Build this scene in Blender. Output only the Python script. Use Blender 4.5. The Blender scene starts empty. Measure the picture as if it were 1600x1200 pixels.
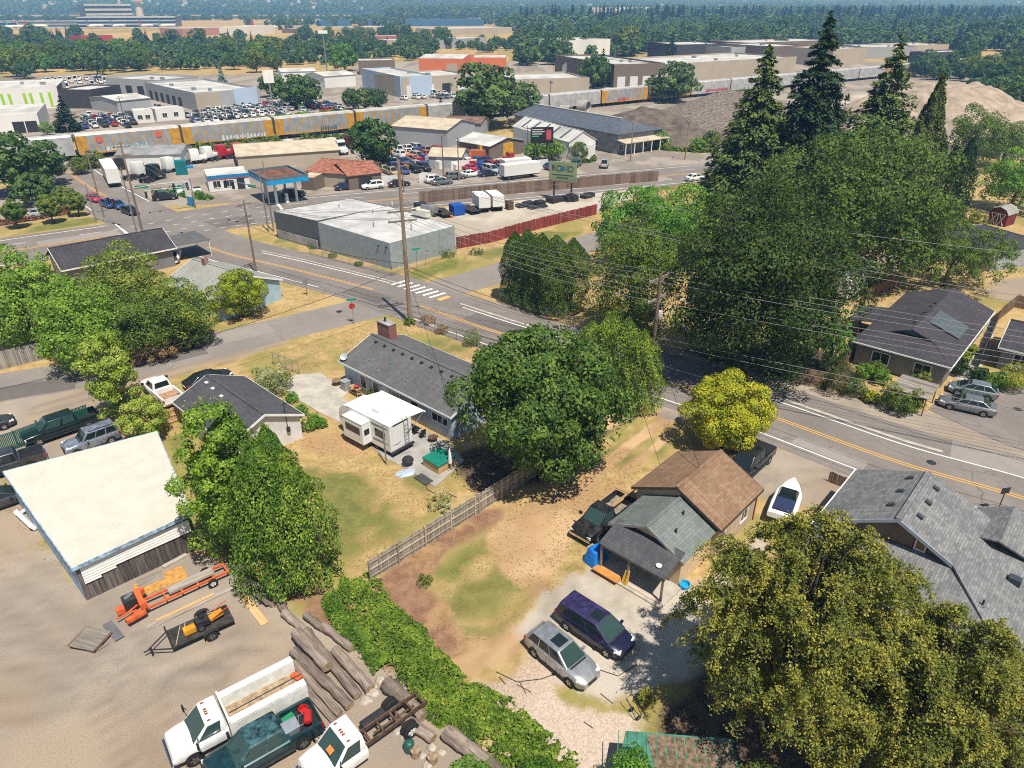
import bpy, bmesh, math, random
import numpy as np
from mathutils import Vector, Matrix

sc = bpy.context.scene
# ------------------------------------------------------------------ camera
PITCH, FOC, CAM_H = math.radians(28.2), 1109.0, 34.0
cam = bpy.data.cameras.new("camera")
cam.sensor_fit = 'HORIZONTAL'; cam.sensor_width = 36.0
cam.lens = 36.0 * FOC / 1600.0
cam.clip_start = 0.5; cam.clip_end = 60000
cam_o = bpy.data.objects.new("camera", cam)
sc.collection.objects.link(cam_o)
cam_o.location = (0, 0, CAM_H)
cam_o.rotation_euler = (math.pi / 2 - PITCH, 0, 0)
sc.camera = cam_o
# ------------------------------------------------------------------ sky, sun, exposure
SUN_EL = math.radians(64)
SUN_H = Vector((0.50, -0.866, 0)).normalized()
world = bpy.data.worlds.new("World"); sc.world = world
world.use_nodes = True
wn = world.node_tree.nodes; wl = world.node_tree.links
bg = wn["Background"]
sky = wn.new("ShaderNodeTexSky"); sky.sky_type = 'NISHITA'
sky.sun_disc = False
sky.sun_elevation = SUN_EL
sky.sun_rotation = math.atan2(SUN_H.x, SUN_H.y)
sky.air_density = 1.0; sky.dust_density = 0.6; sky.ozone_density = 1.2
wl.new(sky.outputs[0], bg.inputs[0]); bg.inputs[1].default_value = 0.068
sun = bpy.data.lights.new("sun", 'SUN'); sun.energy = 5.0; sun.angle = math.radians(0.53)
sun.color = (1.0, 0.98, 0.945)
sun_o = bpy.data.objects.new("sun", sun); sc.collection.objects.link(sun_o)
sd = Vector((SUN_H.x * math.cos(SUN_EL), SUN_H.y * math.cos(SUN_EL), math.sin(SUN_EL)))
sun_o.rotation_euler = sd.to_track_quat('Z', 'Y').to_euler()
sun_o.location = sd * 200
sc.view_settings.view_transform = 'Standard'; sc.view_settings.look = 'None'
sc.view_settings.exposure = 0.36; sc.view_settings.gamma = 1.0
sc.view_settings.use_curve_mapping = False
sc.cycles.filter_width = 1.05; sc.cycles.use_denoising = False
sc.cycles.max_bounces = 6; sc.cycles.diffuse_bounces = 3; sc.cycles.glossy_bounces = 2
sc.cycles.transmission_bounces = 2; sc.cycles.transparent_max_bounces = 6; sc.cycles.volume_bounces = 0

# ------------------------------------------------------------------ helpers
COL = sc.collection
SIN, COS = math.sin(PITCH), math.cos(PITCH)
def G(px, py, z=0.0):
    """real-world point at height z along the line of sight through a photo pixel"""
    u = (px - 800) / FOC; v = (py - 600) / FOC
    t = (CAM_H - z) / (SIN + v * COS)
    return Vector((u * t, (COS - v * SIN) * t, z))
def zat(p, py):
    """height above point p (its x, y) that is seen at pixel row py"""
    v = (py - 600) / FOC
    return CAM_H - p.y * (SIN + v * COS) / (COS - v * SIN)
def depth(p): return p.y * COS + (CAM_H - p.z) * SIN
def ang(a, b): return math.atan2(b.y - a.y, b.x - a.x)

def tag(o, label=None, cat=None, group=None, kind=None):
    if label: o["label"] = label
    if cat: o["category"] = cat
    if group: o["group"] = group
    if kind: o["kind"] = kind
    return o
def thing(name, loc, rz=0.0, label=None, cat=None, group=None):
    o = bpy.data.objects.new(name, None); COL.objects.link(o)
    o.empty_display_size = 0.3
    o.location = loc; o.rotation_euler = (0, 0, rz)
    return tag(o, label, cat, group)
def copy_tree(o, loc=None, rz=None, scale=None, label=None, group=None, parent=None):
    c = o.copy(); COL.objects.link(c)
    c.parent = parent
    if loc is not None: c.location = loc
    if rz is not None: c.rotation_euler = (0, 0, rz)
    if scale is not None: c.scale = scale if hasattr(scale, '__len__') else (scale,) * 3
    if label: c["label"] = label
    if group: c["group"] = group
    for ch in o.children: copy_tree(ch, parent=c)
    return c

class MB:
    """collects faces; build() links them as one mesh object"""
    def __init__(s): s.v = []; s.f = []; s.m = []
    def add(s, vs, fs, m=0):
        b = len(s.v); s.v += [tuple(q) for q in vs]
        for f in fs: s.f.append([b + i for i in f]); s.m.append(m)
        return s
    def quad(s, a, b, c, d, m=0): return s.add([a, b, c, d], [(0, 1, 2, 3)], m)
    def hexa(s, p, m=0):
        return s.add(p, [(0, 3, 2, 1), (4, 5, 6, 7), (0, 1, 5, 4), (1, 2, 6, 5), (2, 3, 7, 6), (3, 0, 4, 7)], m)
    def box(s, c, d, rz=0.0, m=0, rx=0.0, ry=0.0):
        M = Matrix.Translation(Vector(c)) @ Matrix.Rotation(rz, 4, 'Z') @ Matrix.Rotation(ry, 4, 'Y') @ Matrix.Rotation(rx, 4, 'X')
        x, y, z = d[0] / 2, d[1] / 2, d[2] / 2
        return s.hexa([M @ Vector(q) for q in ((-x, -y, -z), (x, -y, -z), (x, y, -z), (-x, y, -z), (-x, -y, z), (x, -y, z), (x, y, z), (-x, y, z))], m)
    def span(s, x0, x1, y0, y1, z0, z1, m=0):
        return s.hexa([(x0, y0, z0), (x1, y0, z0), (x1, y1, z0), (x0, y1, z0), (x0, y0, z1), (x1, y0, z1), (x1, y1, z1), (x0, y1, z1)], m)
    def prism(s, poly, z0, z1, m=0):
        n = len(poly); vs = [(p[0], p[1], z0) for p in poly] + [(p[0], p[1], z1) for p in poly]
        return s.add(vs, [tuple(range(n - 1, -1, -1)), tuple(range(n, 2 * n))] + [(i, (i + 1) % n, n + (i + 1) % n, n + i) for i in range(n)], m)
    def tube(s, pts, r, n=8, m=0, caps=True):
        pts = [Vector(p) for p in pts]; rs = r if hasattr(r, '__len__') else [r] * len(pts)
        rings = []; up = None
        for i, p in enumerate(pts):
            t = (pts[min(i + 1, len(pts) - 1)] - pts[max(i - 1, 0)])
            if t.length < 1e-9: t = Vector((0, 0, 1))
            t.normalize()
            if up is None or abs(up.dot(t)) > 0.98: up = Vector((0, 0, 1)) if abs(t.z) < 0.9 else Vector((1, 0, 0))
            a = t.cross(up).normalized(); b = a.cross(t).normalized(); up = b
            rings.append([p + (a * math.cos(2 * math.pi * k / n) + b * math.sin(2 * math.pi * k / n)) * rs[i] for k in range(n)])
        vs = [q for R in rings for q in R]; fs = []
        for i in range(len(pts) - 1):
            for k in range(n):
                fs.append((i * n + k, i * n + (k + 1) % n, (i + 1) * n + (k + 1) % n, (i + 1) * n + k))
        if caps: fs += [tuple(range(n - 1, -1, -1)), tuple(range((len(pts) - 1) * n, len(pts) * n))]
        return s.add(vs, fs, m)
    def cyl(s, a, b, r, r2=None, n=12, m=0): return s.tube([a, b], [r, r if r2 is None else r2], n, m)
    def lathe(s, prof, c=(0, 0, 0), n=16, m=0):
        vs = []; fs = []
        for (r, z) in prof:
            for k in range(n):
                a = 2 * math.pi * k / n; vs.append((c[0] + r * math.cos(a), c[1] + r * math.sin(a), c[2] + z))
        for i in range(len(prof) - 1):
            for k in range(n): fs.append((i * n + k, i * n + (k + 1) % n, (i + 1) * n + (k + 1) % n, (i + 1) * n + k))
        fs += [tuple(range(n - 1, -1, -1)), tuple(range((len(prof) - 1) * n, len(prof) * n))]
        return s.add(vs, fs, m)
    def mesh(s, name, mats, smooth=None, bevel=0.0):
        me = bpy.data.meshes.new(name)
        me.from_pydata(s.v, [], s.f); me.polygons.foreach_set("material_index", s.m)
        for mt in (mats if isinstance(mats, (list, tuple)) else [mats]): me.materials.append(mt)
        bm = bmesh.new(); bm.from_mesh(me)
        bmesh.ops.recalc_face_normals(bm, faces=bm.faces)
        if bevel > 0:
            bmesh.ops.bevel(bm, geom=[e for e in bm.edges if e.is_manifold and e.calc_face_angle(0) > 0.5], offset=bevel, segments=2, affect='EDGES', profile=0.6, clamp_overlap=True)
        bm.to_mesh(me); bm.free()
        if smooth is not None:
            me.polygons.foreach_set("use_smooth", [True] * len(me.polygons)); me.set_sharp_from_angle(angle=math.radians(smooth))
        me.update(); return me
    def build(s, name, mats, parent=None, smooth=None, bevel=0.0):
        o = bpy.data.objects.new(name, s.mesh(name, mats, smooth, bevel)); COL.objects.link(o)
        if parent is not None: o.parent = parent
        return o

def link(name, me, parent=None, loc=None, rz=0.0):
    o = bpy.data.objects.new(name, me); COL.objects.link(o)
    if parent is not None: o.parent = parent
    if loc is not None: o.location = loc
    o.rotation_euler = (0, 0, rz)
    return o

def fast_mesh(name, V, Q, mat):
    """V (n,3) array, Q (m,k) face index array"""
    me = bpy.data.meshes.new(name); k = Q.shape[1]
    me.vertices.add(len(V)); me.vertices.foreach_set("co", V.astype(np.float32).ravel())
    me.loops.add(Q.size); me.loops.foreach_set("vertex_index", Q.astype(np.int32).ravel())
    me.polygons.add(len(Q)); me.polygons.foreach_set("loop_start", np.arange(0, Q.size, k, dtype=np.int32))
    me.update(calc_edges=True)
    if mat is not None: me.materials.append(mat)
    return me

# ------------------------------------------------------------------ materials
def srgb(r, g, b):
    f = lambda c: (c / 255 / 12.92) if c / 255 <= 0.04045 else ((c / 255 + 0.055) / 1.055) ** 2.4
    return (f(r), f(g), f(b), 1.0)
MATS = {}
def nd(t, ty, **kw):
    n = t.nodes.new(ty)
    for k, v in kw.items(): setattr(n, k, v)
    return n
def mixc(t, fac, a, b, mode='MIX'):
    n = t.nodes.new("ShaderNodeMix"); n.data_type = 'RGBA'; n.blend_type = mode
    for i, v in ((0, fac), (6, a), (7, b)):
        if hasattr(v, 'is_linked'): t.links.new(v, n.inputs[i])
        else: n.inputs[i].default_value = v
    return n.outputs[2]
def noise(t, scale, detail=4, rough=0.55, coord=None, dist=0.0):
    n = t.nodes.new("ShaderNodeTexNoise"); n.inputs["Scale"].default_value = scale; n.inputs["Detail"].default_value = detail
    n.inputs["Roughness"].default_value = rough; n.inputs["Distortion"].default_value = dist
    if coord is not None: t.links.new(coord, n.inputs["Vector"])
    return n.outputs["Fac"]
def ramp(t, fac, lo, hi, a=0.0, b=1.0):
    n = t.nodes.new("ShaderNodeMapRange"); n.interpolation_type = 'SMOOTHSTEP'
    t.links.new(fac, n.inputs[0]); n.inputs[1].default_value = lo; n.inputs[2].default_value = hi
    n.inputs[3].default_value = a; n.inputs[4].default_value = b
    return n.outputs[0]
def math2(t, op, a, b):
    n = t.nodes.new("ShaderNodeMath"); n.operation = op
    for i, v in ((0, a), (1, b)):
        if hasattr(v, 'is_linked'): t.links.new(v, n.inputs[i])
        else: n.inputs[i].default_value = v
    return n.outputs[0]
def newmat(name, rough=0.8, metal=0.0, spec=0.3):
    m = bpy.data.materials.new(name); m.use_nodes = True; t = m.node_tree; b = t.nodes["Principled BSDF"]
    b.inputs["Roughness"].default_value = rough; b.inputs["Metallic"].default_value = metal
    b.inputs["Specular IOR Level"].default_value = spec
    return m, t, b
def bump(t, b, h, strength=0.3, dist=0.02):
    n = t.nodes.new("ShaderNodeBump"); n.inputs["Strength"].default_value = strength; n.inputs["Distance"].default_value = dist
    t.links.new(h, n.inputs["Height"]); t.links.new(n.outputs[0], b.inputs["Normal"])
def P(name, col, rough=0.7, metal=0.0, var=0.12, scale=1.5, spec=0.3, coat=0.0, bmp=0.0):
    """plain surface: colour with soft weathering in object space"""
    if name in MATS: return MATS[name]
    m, t, b = newmat(name, rough, metal, spec)
    c = tuple(col[:3]) + (1.0,)
    if var > 0:
        tc = nd(t, "ShaderNodeTexCoord").outputs["Object"]
        n1 = noise(t, scale, 5, 0.6, tc); n2 = noise(t, scale * 9, 3, 0.6, tc)
        dk = tuple(x * (1 - var * 1.6) for x in c[:3]) + (1,); lt = tuple(min(1, x * (1 + var)) for x in c[:3]) + (1,)
        o = mixc(t, ramp(t, n1, 0.3, 0.7), dk, lt); o = mixc(t, ramp(t, n2, 0.35, 0.75, 0, 0.35), o, c)
        t.links.new(o, b.inputs["Base Color"])
        if bmp: bump(t, b, n2, bmp, 0.02)
    else: b.inputs["Base Color"].default_value = c
    b.inputs["Coat Weight"].default_value = coat; b.inputs["Coat Roughness"].default_value = 0.08
    MATS[name] = m; return m
def PAINT(name, col, metal=0.0, dirt=0.15):
    return P("paint_" + name, col, 0.32, metal, dirt, 2.5, 0.5, 0.5)
GLASS = P("car_glass", (0.012, 0.02, 0.022), 0.06, 0, 0, 1, 0.6)
GLASSG = P("car_glass_green", (0.03, 0.06, 0.055), 0.06, 0, 0, 1, 0.6)
WINDOW = P("window_glass", (0.02, 0.028, 0.035), 0.08, 0, 0, 1, 0.6)
RUBBER = P("rubber", (0.018, 0.018, 0.019), 0.85, 0, 0.2, 4)
RIM = P("alloy_rim", (0.45, 0.45, 0.46), 0.35, 0.7, 0.1, 6)
STEELRIM = P("steel_rim", (0.16, 0.155, 0.15), 0.5, 0.4, 0.2, 6)
WHITERIM = P("white_rim", (0.7, 0.69, 0.66), 0.5, 0.0, 0.2, 6)
BLACKPL = P("black_plastic", (0.02, 0.02, 0.022), 0.55, 0, 0.1, 4)
CHROME = P("chrome", (0.6, 0.6, 0.6), 0.18, 1.0, 0)
LAMP = P("headlamp", (0.75, 0.77, 0.78), 0.12, 0, 0, 1, 0.6)
TAIL = P("taillamp", (0.35, 0.012, 0.012), 0.2, 0, 0, 1, 0.6)
WHITE = P("white_paint", (0.78, 0.77, 0.74), 0.5, 0, 0.06, 1.2)
OFFWHITE = P("off_white_paint", (0.62, 0.6, 0.54), 0.6, 0, 0.1, 1.2)
GREYM = P("galvanised", (0.33, 0.34, 0.35), 0.45, 0.6, 0.15, 3)
DARKM = P("dark_metal", (0.04, 0.04, 0.043), 0.55, 0.3, 0.15, 3)
RUST = P("rusty_steel", (0.12, 0.075, 0.05), 0.8, 0.2, 0.4, 4)
CONC = P("concrete", (0.42, 0.385, 0.33), 0.9, 0, 0.16, 0.8, bmp=0.1)
CONC2 = P("concrete_grey", (0.34, 0.325, 0.3), 0.9, 0, 0.2, 0.5, bmp=0.1)

def woodmat(name, a, b_, scale=1.0, axis='x'):
    if name in MATS: return MATS[name]
    m, t, b = newmat(name, 0.85)
    tc = nd(t, "ShaderNodeTexCoord"); mp = nd(t, "ShaderNodeMapping")
    sc_ = {'x': (0.6, 9, 9), 'z': (9, 9, 0.6), 'y': (9, 0.6, 9)}[axis]
    mp.inputs["Scale"].default_value = tuple(q * scale for q in sc_)
    t.links.new(tc.outputs["Object"], mp.inputs[0])
    n = noise(t, 1.0, 6, 0.65, mp.outputs[0], 0.3)
    oi = nd(t, "ShaderNodeObjectInfo")
    c = mixc(t, ramp(t, n, 0.28, 0.72), a + (1,), b_ + (1,))
    hs = nd(t, "ShaderNodeHueSaturation"); t.links.new(c, hs.inputs["Color"])
    t.links.new(ramp(t, oi.outputs["Random"], 0, 1, 0.72, 1.25), hs.inputs["Value"])
    t.links.new(hs.outputs[0], b.inputs["Base Color"]); bump(t, b, n, 0.25, 0.02)
    MATS[name] = m; return m
WOODGREY = woodmat("weathered_wood_z", (0.20, 0.18, 0.155), (0.40, 0.37, 0.33), 1, 'z')
WOODGREYX = woodmat("weathered_wood_x", (0.17, 0.145, 0.12), (0.36, 0.32, 0.275), 1, 'x')
WOODRAIL = woodmat("rail_wood", (0.33, 0.26, 0.18), (0.46, 0.37, 0.26), 1, 'x')
WOODTAN = woodmat("tan_lumber", (0.36, 0.22, 0.10), (0.58, 0.38, 0.19), 1, 'x')
WOODBR = woodmat("brown_wood", (0.13, 0.075, 0.045), (0.26, 0.16, 0.10), 1, 'z')
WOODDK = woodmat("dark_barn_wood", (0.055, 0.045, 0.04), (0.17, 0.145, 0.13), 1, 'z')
BARK = woodmat("tree_bark", (0.05, 0.038, 0.028), (0.13, 0.10, 0.075), 0.7, 'z')
LOGM = woodmat("old_log", (0.085, 0.066, 0.054), (0.33, 0.265, 0.215), 1.0, 'x')
LOGEND = P("log_end", (0.30, 0.22, 0.14), 0.85, 0, 0.3, 6)
POLE = woodmat("pole_wood", (0.13, 0.088, 0.06), (0.26, 0.19, 0.14), 0.6, 'z')

def shinglemat(name, a, b_, c_, sx=0.42, sy=0.17, mortar=0.55):
    """asphalt shingle tabs: rows of blocks with colour blends; runs along the roof's local x"""
    m, t, b = newmat(name, 0.9, 0, 0.2)
    tc = nd(t, "ShaderNodeTexCoord"); br = nd(t, "ShaderNodeTexBrick")
    t.links.new(tc.outputs["Object"], br.inputs["Vector"])
    br.offset = 0.5; br.inputs["Scale"].default_value = 1.0
    br.inputs["Brick Width"].default_value = sx; br.inputs["Row Height"].default_value = sy
    br.inputs["Mortar Size"].default_value = 0.012; br.inputs["Mortar Smooth"].default_value = 0.3
    br.inputs["Bias"].default_value = 0.0
    br.inputs["Color1"].default_value = a + (1,); br.inputs["Color2"].default_value = b_ + (1,)
    br.inputs["Mortar"].default_value = tuple(x * mortar for x in a) + (1,)
    n = noise(t, 2.2, 5, 0.7, tc.outputs["Object"]); n2 = noise(t, 0.35, 4, 0.6, tc.outputs["Object"]); n3 = noise(t, 60, 2, 0.6, tc.outputs["Object"])
    c = mixc(t, ramp(t, n, 0.45, 0.72, 0, 0.6), br.outputs["Color"], c_ + (1,))
    c = mixc(t, ramp(t, n2, 0.3, 0.75, 0, 0.45), c, tuple(x * 0.62 for x in a) + (1,))
    mps = nd(t, "ShaderNodeMapping"); mps.inputs["Scale"].default_value = (2.6, 0.22, 0.22); t.links.new(tc.outputs["Object"], mps.inputs[0]); n4 = noise(t, 1.0, 3, 0.6, mps.outputs[0])
    c = mixc(t, ramp(t, n4, 0.5, 0.75, 0, 0.3), c, tuple(min(1, x * 1.35) for x in b_) + (1,))
    c = mixc(t, ramp(t, n3, 0.3, 0.7, 0, 0.35), c, tuple(x * 0.5 for x in a) + (1,))
    t.links.new(c, b.inputs["Base Color"]); bump(t, b, br.outputs["Fac"], -0.35, 0.02)
    MATS[name] = m; return m
SH_DARK = shinglemat("charcoal_shingle", (0.075, 0.075, 0.082), (0.112, 0.112, 0.12), (0.092, 0.09, 0.098))
SH_GREY = shinglemat("grey_shingle", (0.115, 0.113, 0.115), (0.165, 0.162, 0.163), (0.142, 0.138, 0.138))
SH_BROWN = shinglemat("brown_shingle", (0.23, 0.135, 0.078), (0.34, 0.225, 0.14), (0.17, 0.12, 0.095), 0.5, 0.17, 0.7)
SH_GREEN = shinglemat("green_grey_shingle", (0.15, 0.175, 0.165), (0.215, 0.24, 0.225), (0.175, 0.19, 0.18), 0.45, 0.2)
SH_SLATE = shinglemat("mottled_grey_shingle", (0.15, 0.152, 0.158), (0.29, 0.29, 0.285), (0.205, 0.203, 0.203), 0.42, 0.17)
SH_LIGHT = shinglemat("pale_grey_shingle", (0.29, 0.29, 0.26), (0.38, 0.38, 0.345), (0.33, 0.33, 0.30))
SH_PLUM = shinglemat("plum_grey_shingle", (0.052, 0.048, 0.056), (0.085, 0.078, 0.088), (0.07, 0.064, 0.072))

def sidingmat(name, col, step=0.18, axis='Z', line_dark=0.5, rough=0.6):
    """lap or ribbed siding: fine relief and a darker line in the colour at each step"""
    if name in MATS: return MATS[name]
    m, t, b = newmat(name, rough)
    tc = nd(t, "ShaderNodeTexCoord"); w = nd(t, "ShaderNodeTexWave", wave_type='BANDS', bands_direction=axis, wave_profile='SAW')
    w.inputs["Scale"].default_value = 0.314 / step * 1.0; t.links.new(tc.outputs["Object"], w.inputs["Vector"])
    n = noise(t, 1.3, 5, 0.6, tc.outputs["Object"])
    c = mixc(t, ramp(t, n, 0.3, 0.75), tuple(x * 0.82 for x in col) + (1,), tuple(min(1, x * 1.06) for x in col) + (1,))
    c = mixc(t, ramp(t, w.outputs["Fac"], 0.86, 1.0, 0, line_dark), c, tuple(x * 0.45 for x in col) + (1,))
    t.links.new(c, b.inputs["Base Color"]); bump(t, b, w.outputs["Fac"], 0.5, 0.02)
    MATS[name] = m; return m
SID_BLUE = sidingmat("blue_lap_siding", (0.42, 0.50, 0.60))
SID_WHITE = sidingmat("white_lap_siding", (0.70, 0.69, 0.68))
SID_TAN = sidingmat("tan_panel_siding", (0.50, 0.39, 0.28), 0.6, 'X', 0.5)
SID_BROWN = sidingmat("brown_panel_siding", (0.20, 0.135, 0.10), 0.3, 'X', 0.5)
SID_GREY = sidingmat("grey_lap_siding", (0.20, 0.20, 0.21))
MET_GREY = sidingmat("ribbed_grey_metal", (0.30, 0.34, 0.355), 0.45, 'X', 0.35, 0.45)
MET_DARK = sidingmat("ribbed_dark_metal", (0.10, 0.11, 0.125), 0.45, 'X', 0.35, 0.45)
# ground: one sheet, dense near the camera, out to the horizon
def geo(a,b,d0,k=1.25):
 out=[];x=a;d=d0
 while(x<b)if d0>0 else(x>b):
  x+=d;out.append(x);d*=k
 return out
gx=sorted(geo(-200,-14000,-3)+list(np.arange(-200,-50,2.2))+list(np.arange(-50,52,0.66))+list(np.arange(52,260,2.4))+geo(260,14000,3))
gy=sorted(geo(8,-3000,-3)+list(np.arange(8,95,0.66))+list(np.arange(95,330,2.2))+geo(330,16000,3))
GX,GY=np.meshgrid(np.array(gx),np.array(gy));gsh=GX.shape
GPX,GPY=GX.ravel(),GY.ravel()
def poly_mask(poly,soft):
 pts=np.array([[G(*p).x,G(*p).y]for p in poly]);n=len(pts)
 lo=pts.min(0)-soft*2;hi=pts.max(0)+soft*2
 sel=np.where((GPX>lo[0])&(GPX<hi[0])&(GPY>lo[1])&(GPY<hi[1]))[0]
 x,y=GPX[sel],GPY[sel];inside=np.zeros(len(sel),bool);dmin=np.full(len(sel),1e9)
 for i in range(n):
  (x1,y1),(x2,y2)=pts[i],pts[(i+1)%n]
  c=((y1>y)!=(y2>y))&(x<(x2-x1)*(y-y1)/(y2-y1+1e-12)+x1);inside^=c
  ex,ey=x2-x1,y2-y1;tt=np.clip(((x-x1)*ex+(y-y1)*ey)/(ex*ex+ey*ey+1e-12),0,1)
  dmin=np.minimum(dmin,np.hypot(x-x1-tt*ex,y-y1-tt*ey))
 s=np.where(inside,-dmin,dmin);out=np.zeros(len(GPX));out[sel]=np.clip(0.5-s/(2*soft),0,1)
 return out
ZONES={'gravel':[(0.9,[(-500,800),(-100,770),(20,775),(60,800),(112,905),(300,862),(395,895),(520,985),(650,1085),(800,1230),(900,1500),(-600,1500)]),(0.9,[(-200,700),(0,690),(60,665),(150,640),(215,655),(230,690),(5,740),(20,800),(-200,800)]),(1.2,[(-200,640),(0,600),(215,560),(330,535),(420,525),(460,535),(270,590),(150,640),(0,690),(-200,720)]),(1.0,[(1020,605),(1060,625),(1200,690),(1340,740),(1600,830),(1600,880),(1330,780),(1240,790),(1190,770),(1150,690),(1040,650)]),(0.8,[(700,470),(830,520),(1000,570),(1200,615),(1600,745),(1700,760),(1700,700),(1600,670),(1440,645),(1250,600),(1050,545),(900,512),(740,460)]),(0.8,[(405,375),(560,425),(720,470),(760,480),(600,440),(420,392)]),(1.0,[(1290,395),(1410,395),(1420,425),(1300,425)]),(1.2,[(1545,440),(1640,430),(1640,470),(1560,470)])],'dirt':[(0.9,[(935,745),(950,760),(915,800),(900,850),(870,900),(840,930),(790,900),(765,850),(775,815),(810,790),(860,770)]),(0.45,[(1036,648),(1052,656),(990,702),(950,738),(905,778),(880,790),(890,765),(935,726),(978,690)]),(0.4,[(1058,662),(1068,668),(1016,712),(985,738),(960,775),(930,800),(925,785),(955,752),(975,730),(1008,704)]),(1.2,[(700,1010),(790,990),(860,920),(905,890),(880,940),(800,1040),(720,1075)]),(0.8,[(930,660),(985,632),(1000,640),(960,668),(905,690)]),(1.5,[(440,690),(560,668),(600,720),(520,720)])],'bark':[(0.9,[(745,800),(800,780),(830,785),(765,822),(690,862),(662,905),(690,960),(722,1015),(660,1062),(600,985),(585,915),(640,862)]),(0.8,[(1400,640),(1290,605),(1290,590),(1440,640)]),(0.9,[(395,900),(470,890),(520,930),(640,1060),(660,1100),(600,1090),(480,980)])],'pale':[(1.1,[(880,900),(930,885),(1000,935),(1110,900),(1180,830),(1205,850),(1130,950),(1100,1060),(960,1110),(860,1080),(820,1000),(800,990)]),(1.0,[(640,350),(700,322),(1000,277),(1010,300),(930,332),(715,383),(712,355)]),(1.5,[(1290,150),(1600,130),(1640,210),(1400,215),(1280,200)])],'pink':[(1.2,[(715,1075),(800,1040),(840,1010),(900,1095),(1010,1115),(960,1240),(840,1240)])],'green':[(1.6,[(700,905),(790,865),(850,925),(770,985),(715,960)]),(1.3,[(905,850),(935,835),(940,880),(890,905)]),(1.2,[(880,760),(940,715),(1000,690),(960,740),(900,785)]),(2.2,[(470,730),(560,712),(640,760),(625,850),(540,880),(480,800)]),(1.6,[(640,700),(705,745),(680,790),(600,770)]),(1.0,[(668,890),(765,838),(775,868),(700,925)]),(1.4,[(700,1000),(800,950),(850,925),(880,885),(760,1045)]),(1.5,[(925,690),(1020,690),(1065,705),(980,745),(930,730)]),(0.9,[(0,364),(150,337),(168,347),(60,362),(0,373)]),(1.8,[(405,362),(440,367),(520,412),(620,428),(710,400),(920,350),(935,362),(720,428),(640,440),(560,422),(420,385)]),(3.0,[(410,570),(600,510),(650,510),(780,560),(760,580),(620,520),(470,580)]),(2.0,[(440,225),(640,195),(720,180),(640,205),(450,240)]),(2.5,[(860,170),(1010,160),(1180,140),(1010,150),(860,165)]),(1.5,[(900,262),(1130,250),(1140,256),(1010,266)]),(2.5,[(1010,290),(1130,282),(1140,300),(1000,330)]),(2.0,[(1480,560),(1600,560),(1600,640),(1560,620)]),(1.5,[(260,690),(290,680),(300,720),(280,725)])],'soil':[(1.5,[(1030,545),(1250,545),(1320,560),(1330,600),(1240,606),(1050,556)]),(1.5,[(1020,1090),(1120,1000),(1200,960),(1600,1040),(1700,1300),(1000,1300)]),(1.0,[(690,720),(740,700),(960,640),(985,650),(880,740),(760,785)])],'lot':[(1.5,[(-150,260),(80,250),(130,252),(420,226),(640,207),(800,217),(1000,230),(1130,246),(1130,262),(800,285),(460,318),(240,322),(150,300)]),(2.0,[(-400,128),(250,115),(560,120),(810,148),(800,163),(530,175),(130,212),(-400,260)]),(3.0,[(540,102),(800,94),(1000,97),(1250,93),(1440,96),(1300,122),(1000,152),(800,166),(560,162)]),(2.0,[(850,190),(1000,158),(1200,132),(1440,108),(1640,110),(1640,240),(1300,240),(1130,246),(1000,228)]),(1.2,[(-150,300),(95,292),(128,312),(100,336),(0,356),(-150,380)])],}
TRACKS=[[(-80,880),(60,960),(180,1060),(270,1180),(300,1260)],[(-80,1000),(80,1040),(180,1110),(240,1230)],[(-60,1120),(60,1100),(220,1060),(380,1000),(440,1010)],[(-60,850),(110,930),(250,1050),(330,1060)],[(1180,770),(1260,745),(1330,745)],[(905,900),(950,950),(1010,1010),(1060,1040)],[(850,930),(800,1000),(760,1060)],[(60,640),(160,612),(300,575),(430,545)],[(1040,655),(1100,690),(1200,740)]]
def track_mask():
 w=np.zeros(len(GPX))
 for k,px in enumerate(TRACKS):
  p=np.array([[G(*q).x,G(*q).y]for q in px]);q=[]
  for i in range(len(p)-1):
   a,b,c,d=p[max(i-1,0)],p[i],p[i+1],p[min(i+2,len(p)-1)]
   for u in np.linspace(0,1,7)[:-1]:q.append(0.5*((2*b)+(c-a)*u+(2*a-5*b+4*c-d)*u*u+(3*b-a-3*c+d)*u**3))
  q=np.array(q+[p[-1]]);lo=q.min(0)-3;hi=q.max(0)+3;sel=np.where((GPX>lo[0])&(GPX<hi[0])&(GPY>lo[1])&(GPY<hi[1]))[0];x,y=GPX[sel],GPY[sel];dm=np.full(len(sel),1e9)
  for(x1,y1),(x2,y2)in zip(q,q[1:]):
   ex,ey=x2-x1,y2-y1;t_=np.clip(((x-x1)*ex+(y-y1)*ey)/(ex*ex+ey*ey+1e-9),0,1);dm=np.minimum(dm,np.hypot(x-x1-t_*ex,y-y1-t_*ey))
  v=np.clip(1-np.abs(dm-0.8)/0.55,0,1);w[sel]=np.maximum(w[sel],v)
 return w
GZ=np.zeros(len(GPX))
gV=np.stack([GPX,GPY,GZ],1);nyy,nxx=gsh
ii=(np.arange(nyy-1)[:,None]*nxx+np.arange(nxx-1)[None,:]).ravel()
g_me=fast_mesh("ground",gV,np.stack([ii,ii+1,ii+nxx+1,ii+nxx],1),None)
for zname,lst in ZONES.items():
 w=np.zeros(len(GPX))
 for soft,poly in lst:w=np.maximum(w,poly_mask(poly,soft))
 at=g_me.attributes.new("z_"+zname,'FLOAT','POINT');at.data.foreach_set("value",w.astype(np.float32))
at=g_me.attributes.new("z_track",'FLOAT','POINT');at.data.foreach_set("value",track_mask().astype(np.float32))
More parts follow.
